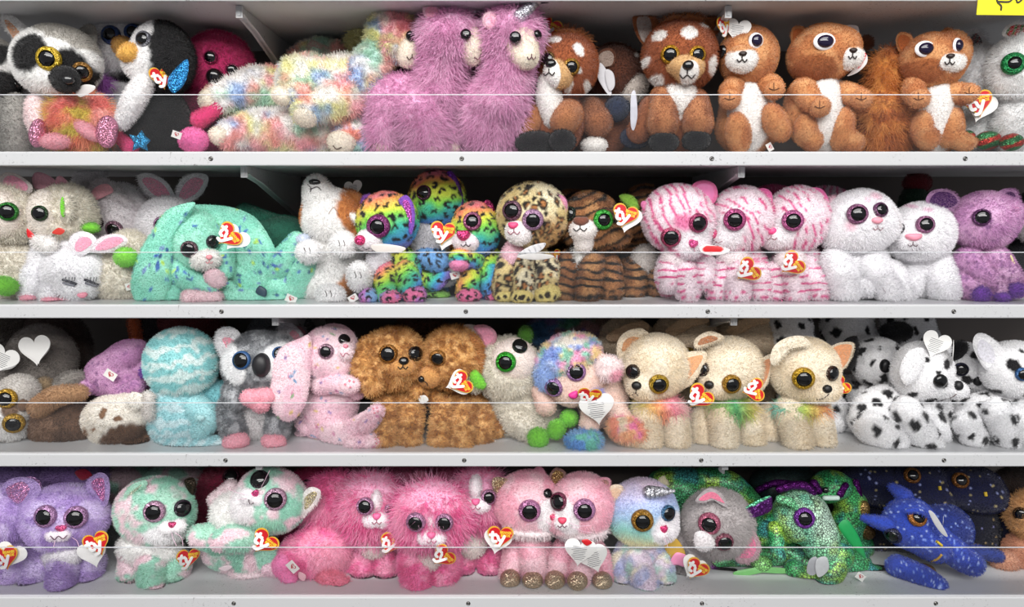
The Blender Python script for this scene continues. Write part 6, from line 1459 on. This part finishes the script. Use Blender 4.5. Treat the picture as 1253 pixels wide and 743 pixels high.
t.blob('muzzle', [(304, 608, 38, 9, 9, 8, 20), (314, 612, 36, 8, 8, 8)], (246, 240, 244), k=2, res=4, fur='short'); t.nose(312, 604, 4.5, 4.5, (240, 90, 150), 'glitter_cloth', shape='heart', rot=-30); t.line([(304, 611), (306, 616), (311, 615)], .5, (90, 60, 70))
t.eye(337, 611, 13, (220, 176, 204), .76); t.eye(318, 587, 11, (60, 50, 60), .86, blend=.3); t.whisk(0, 0, [[(304, 606), (290, 603), (280, 598)], [(302, 610), (290, 612)], [(318, 600), (322, 592), (330, 576)]])
t.tube('leg', [(278, 664, 10, 16), (258, 656, 22, 15), (248, 652, 28, 12)], MT, MTp(19)); t.tube('leg', [(300, 662, 24, 15), (284, 658, 34, 15), (274, 658, 38, 12)], MT, MTp(20)); t.tag(322, 665, 17, rot=42, d=54)
t.tube('arm', [(262, 612, -4, 7), (284, 594, -2, 7)], (240, 216, 222)); t.blob('rear', [(306, 700, 4, 26, 10, 18)], (244, 220, 226), res=4); t.tube('tail', [(326, 696, 10, 8), (352, 702, 14, 7)], (236, 200, 214)); t.flat('sewn_label', [(268, 696), (278, 692), (284, 694), (276, 699)], 30, .5, (236, 216, 222), mat='satin_cloth')
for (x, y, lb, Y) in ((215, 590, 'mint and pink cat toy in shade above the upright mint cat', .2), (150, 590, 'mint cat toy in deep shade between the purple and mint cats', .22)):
    t = Toy('plush_cat', lb, PT, Y, (x, 690), G, 'plush'); t.blob('head', [(x, y + 6, 0, 40, 28, 28)], (120, 150, 138), [tiedye([(110, 150, 134), (150, 126, 134)], 14, 4)]); t.blob('body', [(x, 648, 0, 36, 44, 26)], (120, 126, 122))  # mint and pink dimmed in the colour as shade
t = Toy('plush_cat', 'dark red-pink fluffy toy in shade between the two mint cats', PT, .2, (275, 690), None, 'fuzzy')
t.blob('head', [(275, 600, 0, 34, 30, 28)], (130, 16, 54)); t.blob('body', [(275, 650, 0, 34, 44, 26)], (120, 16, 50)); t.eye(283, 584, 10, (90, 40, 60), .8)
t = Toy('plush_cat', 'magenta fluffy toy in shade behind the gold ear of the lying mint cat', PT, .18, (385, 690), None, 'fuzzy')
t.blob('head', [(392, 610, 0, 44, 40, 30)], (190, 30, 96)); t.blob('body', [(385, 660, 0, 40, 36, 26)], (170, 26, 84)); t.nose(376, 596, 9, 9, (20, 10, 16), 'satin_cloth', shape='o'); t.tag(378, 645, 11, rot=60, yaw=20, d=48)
# --- pink fluffy cats
HP = (240, 110, 170)
HPp = lambda s: [tiedye([(240, 104, 166), (246, 140, 186), (232, 84, 150), (248, 160, 196)], 10, s)]
G = 'bright pink shaggy cat toys'
def wild(t, o, k=1.0): pass
t = Toy('plush_cat', 'bright pink shaggy cat toy lying with its back turned, sewn label out', PT, .08, (390, 720), G, 'fuzzy')
t.blob('body', [(385, 682, 0, 42, 34, 28), (400, 668, 0, 32, 26, 24)], HP, HPp(3) + [ell(410, 676, 22, 22, (244, 160, 190), edge=.5)]); t.tube('tail', [(400, 712, 24, 13), (416, 714, 30, 12)], (244, 130, 160)); t.blob('foot', [(346, 692, 20, 12, 14, 12), (356, 706, 26, 10, 8, 10)], (240, 120, 180), fur='short', res=4)
t.blob('shoulder', [(412, 620, -24, 40, 44, 26)], (232, 90, 150), HPp(5), fur='long'); t.sewn(358, 694, 10, rot=50, d=42); t.flat('thread_label', [(366, 700), (374, 704), (372, 711), (366, 708)], 34, .5, (230, 180, 190), mat='satin_cloth')
def pinkcat(lb, Y, head, eyes, muz, nose, bib, L, seed, lone=None):
    t = Toy('plush_cat', lb, PT, Y, (head[0], 722), G, 'fuzzy')
    x, y = head[:2]
    t.blob('body', [(bib[0] + 2, 690, -6, 38, 34, 24)], HP, HPp(seed)); t.blob('head', [tuple(head)], HP, HPp(seed + 1), fur='long')
    t.blob('wisps', [(x, y - 3, head[2], head[3] - 1, head[4] - 1, head[5])], (250, 176, 212), fur='string', res=4, solid=False)
    t.blob('blaze', [(nose[0], nose[1] - 18, 30, 7, 14, 12)], (244, 236, 240), fur='short', res=4); t.blob('bib', [(bib[0], bib[1], 18, 16, 16, 10)], (238, 228, 222), fur='plush', res=4)
    t.blob('muzzle', [(muz[0] - 6, muz[1], 38, 11, 9, 9), (muz[0] + 6, muz[1], 38, 11, 9, 9)], (244, 238, 242), k=2.5, res=4, fur='short'); t.nose(nose[0], nose[1], 5, 4.5, (238, 110, 160), shape='heart'); t.mouth(nose[0], nose[1] + 4, 6, 4, (160, 90, 110), lw=.5)
    for e in eyes: t.eye(e[0], e[1], e[2], (206, 150, 190), .8, blend=.5, lift=8)
    legs(t, L, HP, HPp(seed + 2), fur='fuzzy'); return t
t = pinkcat('bright pink shaggy cat toy behind, white blaze, between the lying one and the front one', .10, (455, 622, 6, 40, 42, 32), [(449, 618, 10), (474, 620, 6)], (461, 636), (461, 632), (457, 666), [(440, 690, 445, 712, 16, 14, 8, 24), (472, 690, 474, 712, 16, 14, 8, 24)], 5)
paws(t, [(445, 718, 30, 13, 4, 9, 0), (472, 719, 30, 14, 4, 9, 0)], (240, 150, 180), fur='short'); t.tag(477, 667, 15, rot=28, yaw=20, d=48)
t = pinkcat('bright pink shaggy cat toy at the front with very wild head hair', .06, (528, 630, 8, 47, 40, 32), [(511, 635, 11.5), (545, 636, 10.5)], (528, 658), (528, 655), (524, 682), [(508, 690, 512, 716, 20, 17, 10, 22), (545, 692, 540, 712, 18, 16, 2, 14)], 15); t.tag(540, 685, 15, rot=48, d=50)
t = pinkcat('bright pink shaggy cat toy half behind the pink cat with gold ears', .11, (588, 612, 4, 34, 38, 30), [(597, 607, 9)], (582, 618), (582, 614), (578, 666), [(565, 692, 566, 712, 17, 15, 8, 24), (600, 692, 600, 712, 17, 15, 8, 24)], 25)
paws(t, [(566, 717, 30, 13, 4, 9, 0), (600, 717, 30, 13, 4, 9, 0)], (244, 160, 190), fur='short'); t.tag(612, 659, 16, rot=4, d=52, leaf=(-4, 6, 12, 0))
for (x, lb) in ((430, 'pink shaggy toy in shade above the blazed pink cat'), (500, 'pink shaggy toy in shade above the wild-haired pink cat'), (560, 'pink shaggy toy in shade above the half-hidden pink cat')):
    t = Toy('plush_cat', lb, PT, .2, (x, 690), G, 'fuzzy'); t.blob('head', [(x, 592, 0, 38, 26, 26)], (176, 80, 116)); t.blob('body', [(x, 645, 0, 36, 46, 26)], (160, 66, 100)); t.ear([(x + 4, 586), (x + 10, 576), (x + 22, 578), (x + 20, 590)], 28, (190, 110, 136), False, fur='plush')  # bright pink dulled in the dye to imitate shade at the back
# --- pink cats, gold
LP = (244, 184, 200); LPp = [tiedye([(244, 184, 200), (240, 170, 190), (246, 204, 214)], 16, 2)]
GG = (196, 176, 148)
G = 'light pink cat toys with gold glitter paws'
t = Toy('plush_cat', 'light pink cat toy turned right with gold glitter ear, nose to nose', PT, .08, (645, 722), G, 'short')
t.blob('body', [(648, 685, -4, 32, 36, 22)], LP, LPp); t.blob('head', [(646, 615, 8, 39, 38, 32), (664, 628, 14, 20, 20, 20)], LP, LPp + [ell(672, 622, 16, 24, (244, 238, 240), dmin=4), ell(636, 650, 34, 9, (240, 230, 230), edge=.3, dmin=0)], fur='plush')
t.blob('ruff', [(648, 647, 16, 30, 8, 20, 5)], (240, 226, 228), fur='fuzzy', res=4)
t.ear([(602, 592), (606, 584), (620, 586), (624, 596), (618, 608), (612, 618), (606, 608)], 12, GG, None, (180, 156, 120), fur=None, mat='glitter_cloth', imat='glitter_cloth'); t.ear([(650, 578), (660, 570), (668, 580), (664, 590), (656, 588)], 0, (236, 160, 184), False)
t.eye(648, 625, 13, (214, 140, 190), .74, blend=.4); t.eye(670, 604, 5.5, (30, 20, 26), .95, blend=.1); t.nose(676, 633, 4, 4, (236, 90, 130), 'glitter_cloth'); t.whisk(0, 0, [[(664, 636), (652, 640), (644, 642)], [(668, 638), (678, 646), (684, 648)]])
legs(t, [(630, 680, 624, 702, 13, 12, 6, 20), (650, 675, 654, 700, 14, 13, 16, 28)], LP, LPp, fur='plush'); paws(t, [(624, 709, 34, 12, 11, 12, 0), (652, 710, 40, 12, 10, 11, 0), (663, 699, 18, 7, 10, 8, 0)], GG, fur=None, mat='glitter_cloth')
t.blob('bow', [(660, 658, 28, 6, 5, 4, 30), (668, 652, 26, 5, 4, 4)], (190, 186, 190), fur=None, mat='glitter_cloth', res=3, k=2)
t = Toy('plush_cat', 'light pink cat toy facing forward with silver collar and white printed tags', PT, .07, (712, 722), G, 'short')
t.blob('body', [(708, 690, -4, 36, 34, 22), (708, 668, 0, 28, 18, 20)], LP, LPp, fur='plush'); t.blob('head', [(712, 618, 8, 38, 38, 34), (692, 634, 18, 20, 16, 20)], LP, LPp + [ell(692, 622, 12, 26, (244, 238, 240), dmin=6, rot=-20), ell(716, 650, 34, 9, (240, 230, 230), edge=.3, dmin=0)], fur='plush')
t.blob('ruff', [(714, 650, 14, 30, 8, 20, -5)], (240, 224, 228), fur='fuzzy', res=4); t.tube('collar', [(684, 658, 16, 4), (706, 662, 34, 4), (732, 658, 18, 4)], (186, 180, 186), fur=None, mat='glitter_cloth')
t.ear([(730, 590), (736, 584), (746, 586), (746, 598), (742, 612), (736, 602)], 8, (236, 160, 180), None, (190, 150, 140), fur='short', imat='glitter_cloth'); t.ear([(672, 584), (680, 572), (692, 578), (688, 590), (678, 596)], 0, (160, 120, 110), None, (170, 140, 90), imat='glitter_cloth')
t.eye(684, 614, 11, (140, 60, 90), .85, blend=.3); t.eye(715, 624, 13, (214, 150, 200), .72); t.blob('muzzle', [(689, 640, 40, 9, 7, 7)], (246, 240, 242), fur='short', res=4); t.nose(688, 637, 5, 4.5, (236, 80, 110), shape='heart'); t.mouth(688, 641, 5, 3, (110, 60, 80), lw=.5); t.whisk(0, 0, [[(696, 640), (708, 644), (722, 643)], [(698, 644), (712, 650), (724, 652)]])
legs(t, [(690, 680, 680, 704, 13, 12, 8, 22), (712, 685, 708, 706, 14, 12, 16, 30), (732, 685, 736, 704, 14, 12, 6, 20)], LP, LPp, fur='plush'); paws(t, [(679, 710, 34, 12, 11, 12, 0), (707, 712, 42, 12, 11, 11, 0), (737, 711, 32, 12, 11, 12, 0)], GG, fur=None, mat='glitter_cloth')
t.tag(709, 678, 18, rot=8, d=50, face=False, printed=True, leaf=(18, 8, -20, -10, 1)); t.flat('tag_string', [(712, 662), (718, 660), (724, 664), (718, 668)], 52, 1, RED, mat='printed_card')
# --- unicorn cat
t = Toy('plush_cat', 'pastel rainbow cat toy with silver unicorn horn and gold-ringed eye', PT, .075, (790, 724), None, 'plush')
UC = lambda s: [bands(90, [(590, (226, 206, 226)), (606, (186, 196, 236)), (624, (170, 206, 232)), (638, (160, 220, 210)), (654, (230, 226, 180)), (668, (240, 230, 200))], 8, s, 18)]
t.blob('body', [(788, 690, -4, 38, 36, 24), (786, 672, 0, 30, 20, 20)], (220, 220, 226), [tiedye([(226, 208, 226), (180, 186, 224), (186, 222, 212), (240, 232, 200), (226, 214, 228)], 12, 6)])
t.blob('head', [(786, 627, 8, 41, 40, 34), (806, 642, 16, 20, 16, 20)], WH, UC(2) + [ell(812, 638, 20, 22, (242, 238, 242), dmin=4)])
t.ear([(744, 628), (742, 606), (748, 594), (760, 594), (762, 604), (754, 618), (750, 632)], 16, (244, 222, 196), None, (238, 206, 176), fur='plush'); t.ear([(804, 590), (812, 582), (818, 594)], 0, (206, 196, 160), False)
t.tube('horn', [(796, 604, 32, 8), (808, 602, 36, 6), (823, 600, 38, 2)], (214, 214, 220), [stripes(796, 604, 5, (130, 130, 140), 0, .3, .3)], fur=None, mat='glitter_cloth')
t.eye(786, 637, 13, (180, 130, 40), .72); t.eye(817, 628, 9.5, (70, 120, 160), .85, blend=.25); t.blob('muzzle', [(808, 652, 34, 9, 8, 8)], (246, 242, 244), res=4, fur='short'); t.nose(812, 647, 4.5, 5, (236, 70, 130), 'glitter_cloth', shape='heart')
t.whisk(0, 0, [[(812, 658), (816, 666), (818, 672)], [(814, 656), (822, 664)]])
legs(t, [(765, 690, 762, 714, 15, 13, 8, 22), (780, 690, 790, 716, 15, 14, 22, 36), (808, 690, 812, 714, 15, 13, 8, 24)], WH, [tiedye([(180, 186, 224), (226, 208, 226), (240, 232, 210), (190, 224, 216)], 12, 9)])
# --- mouse
MG = (176, 168, 168)
t = Toy('plush_mouse', 'grey mouse toy tilted on its side with pink folded ears and red tag', PT, .085, (865, 718), None, 'fuzzy')
t.blob('head', [(878, 640, 8, 41, 40, 34, 20)], MG); t.blob('body', [(840, 670, -10, 34, 36, 24), (838, 700, 0, 26, 14, 20)], (166, 158, 160))
t.flat('snout', [(850, 654), (858, 650), (870, 656), (874, 668), (864, 674), (852, 670)], 42, 6, (226, 220, 222), fur='short'); t.nose(861, 665, 5.5, 4.5, (110, 108, 116), 'satin_cloth', h=3, shape='o')
t.eye(868, 641, 13, (206, 110, 140), .72); t.eye(886, 663, 11, (160, 90, 110), .82, blend=.4)
t.ear([(852, 612), (862, 600), (872, 598), (884, 606), (890, 622), (882, 614), (870, 612), (858, 616)], 32, (180, 170, 172), [(856, 611), (866, 603), (876, 604), (886, 616), (874, 609), (862, 613)], (240, 130, 160))
t.ear([(906, 652), (912, 644), (922, 650), (930, 668), (926, 684), (912, 690), (900, 684), (908, 668)], 22, (196, 160, 170), [(911, 651), (920, 656), (925, 670), (920, 682), (906, 682), (912, 668)], (242, 130, 170), fur='plush')
t.flat('wing_patch', [(812, 664), (826, 658), (838, 676), (836, 690), (822, 686)], 20, 2, (206, 166, 70), mat='satin_cloth'); t.flat('wing_patch', [(820, 690), (828, 676), (846, 684), (840, 694), (830, 692)], 24, 2, (240, 150, 190), mat='satin_cloth'); t.flat('wing_patch', [(808, 660), (816, 654), (826, 658), (822, 674)], 16, 2, (200, 60, 90), mat='satin_cloth')
t.tag(851, 698, 15, rot=34, d=44, leaf=(-4, -2, 30, 0))
# --- green dragons
DG = (120, 214, 150); DGp = [tiedye([(70, 180, 110), (110, 210, 150), (80, 170, 170), (170, 216, 90), (80, 190, 110)], 14, 3)]; DGh = [tiedye([(150, 234, 180), (180, 240, 200), (140, 226, 190), (190, 236, 150)], 14, 3)]  # head dyed lighter, body darker, to paint in shading between them
FS = 'foil_scale_cloth'; VI = (96, 24, 110)
G = 'green foil-scaled dragon toys with purple trim'
t = Toy('plush_dragon', 'green foil-scaled dragon toy at the front, drooping head and purple eye', PT, .095, (985, 722), G, None)
t.blob('body', [(1010, 690, -4, 46, 24, 24), (1040, 690, -4, 26, 18, 20), (958, 676, -14, 24, 16, 18)], DG, DGp, mat=FS)
t.blob('head', [(980, 632, 10, 34, 32, 32, 20), (1000, 652, 18, 22, 28, 24, -10), (1002, 668, 22, 20, 14, 20)], DG, DGh + [ell(1000, 628, 20, 26, (206, 236, 214), edge=.6)], mat=FS)
t.tube('neck', [(940, 650, -6, 22), (955, 640, 0, 24)], DG, DGp, mat=FS)
t.tube('tail', [(1050, 696, 0, 14), (1070, 700, 6, 9), (1096, 704, 8, 4)], DG, DGp, mat=FS); t.tube('tail_trim', [(1060, 708, 0, 4), (1082, 712, 2, 3)], (170, 90, 100), mat='satin_cloth', fur=None)
t.tube('crest', [(956, 600, 8, 5), (970, 594, 12, 5), (984, 594, 14, 5), (994, 602, 14, 4)], VI, fur=None, mat='glitter_cloth')
t.tube('brow', [(956, 612, 34, 5), (966, 614, 38, 5), (972, 620, 38, 4)], (130, 220, 160), fur=None, mat=FS)
t.eye(984, 634, 12, (140, 60, 180), .72, blend=.35); t.line([(970, 630), (980, 624), (994, 624)], 1.6, (180, 224, 190), name='eyelid', mat=FS)
for q in ((983, 674), (1000, 680)): t.line([q, (q[0] + 4, q[1] + 1)], .8, (40, 110, 60), name='nostril')
t.tube('arm', [(950, 650, 20, 9), (951, 668, 28, 9), (952, 678, 32, 8)], DG, DGp, mat=FS); t.tube('leg', [(1030, 684, 24, 16), (1016, 700, 34, 15), (1008, 712, 38, 11)], (150, 216, 100), DGp, mat=FS); t.tube('leg', [(974, 700, 20, 12), (996, 712, 28, 9), (1006, 726, 32, 7)], DG, DGp, mat=FS)
t.tube('tail_frill', [(972, 708, 26, 4), (988, 720, 30, 4), (1006, 728, 34, 4)], VI, fur=None, mat='glitter_cloth')
t.flat('wing', [(1026, 644), (1034, 636), (1044, 646), (1054, 664), (1060, 684), (1050, 676), (1036, 660)], 30, 2.5, (30, 150, 80), mat='satin_cloth')
t.flat('wing', [(906, 628), (920, 616), (940, 607), (944, 614), (942, 626), (924, 634), (912, 640)], 28, 2.5, (90, 30, 110), mat='foil_cloth', paint=[above(616, (100, 200, 150), 1.5, 1, slope=.55, x0=925)])
t.flat('hang_tag', [(990, 686), (998, 682), (1004, 694), (996, 704), (988, 700)], 52, .6, (190, 190, 196), mat='printed_card'); t.flat('hang_tag', [(1000, 684), (1010, 682), (1014, 694), (1010, 702), (1002, 706), (998, 694)], 54, .6, (226, 226, 230), mat='printed_card'); t.sewn(1053, 706, 8, rot=35, d=40)
t = Toy('plush_dragon', 'green foil-scaled dragon toy lying flat behind the mouse, wings hanging', PT, .12, (935, 715), G, None)
t.tube('body', [(870, 686, 10, 14), (905, 680, 4, 20), (945, 680, 0, 22), (990, 680, 0, 20)], (150, 190, 90), DGp + [ell(930, 700, 30, 10, (110, 70, 40), edge=.5)], mat=FS)
t.flat('wing', [(896, 708), (912, 704), (944, 708), (956, 712), (940, 718), (912, 722), (900, 720)], 34, 2.5, (30, 140, 100), mat='satin_cloth'); t.flat('wing', [(900, 700), (930, 694), (960, 696), (966, 702), (930, 700), (906, 706)], 40, 2, (120, 190, 110), mat='satin_cloth')
t.tube('tail_frill', [(862, 684, 20, 4), (876, 698, 26, 4), (896, 708, 30, 4)], VI, fur=None, mat='glitter_cloth'); t.blob('paw', [(932, 690, 34, 12, 9, 10)], (150, 224, 130), fur=None, mat=FS, res=4)
t.tube('neck', [(925, 650, 0, 14), (905, 655, 0, 14)], (120, 190, 110), DGp, mat=FS, fur=None)
t = Toy('plush_dragon', 'green foil-scaled dragon toy behind the drooping head, small pale horn', PT, .15, (1030, 700), G, None)
t.blob('head', [(1018, 594, 6, 24, 18, 22), (1006, 602, 8, 18, 12, 18)], DG, DGp, mat=FS); t.tube('neck', [(1030, 600, 0, 18), (1042, 625, 0, 20), (1030, 660, 0, 24)], DG, DGp, mat=FS); t.blob('body', [(1034, 670, -4, 34, 28, 26)], DG, DGp, mat=FS)
t.tube('horn', [(1010, 610, 30, 3), (1024, 609, 32, 2.5)], (214, 234, 226), fur=None, mat='satin_cloth'); t.tube('crest', [(996, 592, 20, 5), (1001, 600, 22, 5)], VI, fur=None, mat='glitter_cloth'); t.tube('crest', [(1028, 604, 26, 5), (1034, 594, 26, 4)], VI, fur=None, mat='glitter_cloth'); t.tube('crest', [(1046, 590, 10, 4), (1052, 612, 10, 4), (1054, 640, 10, 4)], VI, fur=None, mat='glitter_cloth')
t.eye(1010, 600, 4, None, .9)
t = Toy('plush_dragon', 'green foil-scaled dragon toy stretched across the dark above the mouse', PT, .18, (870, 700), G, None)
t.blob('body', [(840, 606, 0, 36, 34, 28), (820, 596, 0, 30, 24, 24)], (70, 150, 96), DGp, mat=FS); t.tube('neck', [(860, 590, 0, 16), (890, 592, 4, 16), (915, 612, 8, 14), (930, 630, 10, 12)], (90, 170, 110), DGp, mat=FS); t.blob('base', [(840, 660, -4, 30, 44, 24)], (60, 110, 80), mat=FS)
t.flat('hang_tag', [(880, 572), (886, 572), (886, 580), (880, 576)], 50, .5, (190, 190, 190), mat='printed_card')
t = Toy('plush_dragon', 'green and purple dragon toy painted dark for shade, above the drooping head', PT, .24, (960, 690), G, None)
t.blob('body', [(960, 600, 0, 44, 36, 30), (960, 650, 0, 40, 40, 26)], (40, 60, 60), mat=FS); t.tube('crest', [(930, 600, 30, 4), (950, 590, 34, 4), (985, 596, 30, 4)], VI, fur=None, mat='glitter_cloth')  # foil green painted dark to stand for deep shade
# --- blue dragons
BL = (28, 58, 170)
BLp = lambda s: [speck(170, .75, [(170, 190, 240), (120, 150, 230)], s)]
G = 'dark blue glitter-dotted dragon toys'
t = Toy('plush_dragon', 'blue dragon toy lying forward with gold-ringed eye and slanted face', PT, .075, (1110, 720), G, 'short')
t.blob('head', [(1112, 640, 8, 30, 30, 28), (1126, 656, 14, 30, 20, 24, 35), (1140, 668, 18, 18, 14, 18)], BL, BLp(3))
t.blob('body', [(1150, 650, -24, 40, 34, 24)], (24, 44, 130), BLp(4)); 
t.eye(1122, 633, 11, (190, 120, 50), .72, ax=(.2, -1, .3)); t.eye(1093, 655, 10, (60, 60, 90), .8, blend=.2)
t.tube('eyelid', [(1112, 626, 34, 3), (1122, 624, 38, 3), (1132, 630, 36, 2.5)], BL, BLp(6)); t.line([(1145, 662), (1152, 668)], 1.6, (220, 190, 60), name='nostril'); t.line([(1124, 682), (1130, 688)], 1.6, (200, 180, 60), name='nostril'); t.line([(1133, 688), (1146, 684), (1152, 678)], 1.4, (190, 150, 60), name='mouth_trim')
t.blob('horn', [(1106, 610, 0, 7, 12, 7, 30)], (40, 66, 180), res=3); t.tube('ear', [(1060, 636, 4, 4), (1072, 638, 10, 7), (1086, 640, 14, 9)], BL); t.tube('ear', [(1094, 598, -10, 5), (1104, 606, -4, 9), (1108, 618, 0, 8)], (34, 60, 170))
t.blob('neck_patch', [(1132, 698, 16, 12, 8, 10)], (150, 110, 60), fur=None, mat='glitter_cloth', res=3)
t.tube('arm', [(1154, 664, 4, 15), (1170, 678, 20, 15), (1184, 686, 26, 13)], (34, 60, 170), BLp(9)); t.tube('arm', [(1104, 698, 10, 12), (1124, 704, 24, 13), (1138, 712, 34, 13)], (34, 62, 176), BLp(10)); t.tube('tail', [(1180, 672, -10, 8), (1220, 680, -6, 7)], (28, 48, 130))
t.flat('tag_leaf', [(1136, 626), (1142, 628), (1152, 642), (1160, 656), (1154, 654), (1144, 642)], 44, .6, (190, 190, 192), mat='printed_card'); t.tag(1154, 640, 7, rot=0, yaw=60, d=20, face=False)
NB = (8, 12, 52)  # dragon blue darkened in the colour for the shaded back
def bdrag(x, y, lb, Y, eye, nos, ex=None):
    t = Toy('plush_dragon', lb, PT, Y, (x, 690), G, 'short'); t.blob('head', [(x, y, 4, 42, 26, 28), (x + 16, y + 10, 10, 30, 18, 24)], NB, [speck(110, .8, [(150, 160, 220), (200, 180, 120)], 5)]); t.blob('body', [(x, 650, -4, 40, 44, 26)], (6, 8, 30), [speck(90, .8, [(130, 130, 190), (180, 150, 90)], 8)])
    if eye: t.eye(*eye, 9.5, (160, 100, 40), .72)
    if nos: t.line([(nos[0], nos[1] - 2), (nos[0] + 1, nos[1] + 3)], 2, (214, 180, 50), name='nostril')
    return t
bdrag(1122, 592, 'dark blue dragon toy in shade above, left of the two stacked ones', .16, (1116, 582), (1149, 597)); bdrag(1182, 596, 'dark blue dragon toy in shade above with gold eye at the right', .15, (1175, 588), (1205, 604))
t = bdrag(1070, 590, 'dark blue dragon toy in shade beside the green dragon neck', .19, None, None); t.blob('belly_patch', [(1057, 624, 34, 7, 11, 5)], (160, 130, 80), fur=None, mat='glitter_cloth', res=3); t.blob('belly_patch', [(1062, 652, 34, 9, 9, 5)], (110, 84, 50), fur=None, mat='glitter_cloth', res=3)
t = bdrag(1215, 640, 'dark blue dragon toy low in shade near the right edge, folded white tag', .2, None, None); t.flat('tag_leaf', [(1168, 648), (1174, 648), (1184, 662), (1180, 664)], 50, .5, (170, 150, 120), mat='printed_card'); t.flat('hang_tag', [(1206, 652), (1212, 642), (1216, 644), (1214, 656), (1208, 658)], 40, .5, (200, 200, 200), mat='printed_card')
t = Toy('plush_puppy', 'tan toy with dark eye cut off by the right edge of the bottom row', PT, .11, (1250, 715), None, 'curly')
t.blob('head', [(1262, 630, 4, 26, 28, 26)], (206, 150, 90)); t.eye(1249, 629, 8, (90, 60, 30), .85); t.blob('body', [(1256, 682, 0, 28, 34, 26)], (196, 130, 96), fur='plush'); t.blob('paw', [(1230, 688, 14, 16, 12, 12)], (206, 144, 112), fur='plush', res=4)
t = Toy('plush_puppy', 'black-brown toy in deep shade at the right end of the bottom row', PT, .2, (1240, 690), None, 'plush')
t.blob('head', [(1240, 610, 0, 30, 40, 26)], (40, 28, 24)); t.blob('body', [(1240, 655, 0, 30, 40, 26)], (34, 24, 22))

# ================================================================= every toy rests on its shelf; cloth flattens where it presses on deck, guard or the shelf above
bpy.context.view_layer.update()
GZ = [at(626, g, .008).z for g in GTOP]
YC = .0135
for t in TOYS:
    zc = float(t.e['_w'][2])
    lo = min(float(np.min(np.asarray(q[1])[:, 2])) for q in t.parts)
    hi = max(float(np.max(np.asarray(q[1])[:, 2])) for q in t.parts)
    k = min([i for i, z in enumerate(ZTOP) if z < zc + .085], default=3)
    f = ZTOP[k] + .0016; ceil = (ZTOP[k - 1] if k else Z0) - .0185; g = GZ[k]
    gap = lo - f
    if gap > .03: print('GAP', t.e.name, t.c, round(gap, 3))
    st = gap if 0 < gap < .03 else 0.0
    half = (hi - lo) * .5
    for o, V, Fc in t.parts:
        W = np.asarray(V, float); c = W.copy()
        if not o.modifiers:          # card, foil and horn pieces keep their shape and give way as a whole
            need = 0
            if c[:, 2].min() < g and c[:, 1].min() < .0105: need = .0105 - c[:, 1].min()
            if need: o.location.y += need
            if o.data.materials[0].name in ('printed_card', 'satin_cloth') or need: 
                continue
        c[:, 2] -= st * np.clip(1 - (c[:, 2] - lo) / half, 0, 1)
        c[:, 2] = np.maximum(c[:, 2], f)
        if o.modifiers:
            m = (c[:, 2] < g + .002) & (c[:, 1] < YC); c[m, 1] = YC
        m = (c[:, 2] > ceil) & (c[:, 1] > -.004); c[m, 2] = ceil
        if np.any(np.abs(c - W) > 1e-7):
            o.data.vertices.foreach_set('co', (c - np.asarray(o['_w'])).ravel()); o.data.update()
    done = {q[0].name for q in t.parts}
    for o in t.e.children_recursive:
        if o.name in done or o.type != 'MESH' or '_w' not in o or o.parent is not t.e: continue
        w = o['_w']; n = len(o.data.vertices); co = np.empty(n * 3); o.data.vertices.foreach_get('co', co); co = co.reshape(-1, 3) * o.scale[0]
        if o.rotation_mode == 'QUATERNION': co = co @ np.array(o.rotation_quaternion.to_matrix()).T
        if (co[:, 2].min() + w[2]) < g:
            need = .0098 - (co[:, 1].min() + w[1])
            if need > 0: o.location.y += need
for o in list(bpy.data.objects):
    for k in ('_w', '_name', '_solid'):
        if k in o: del o[k]
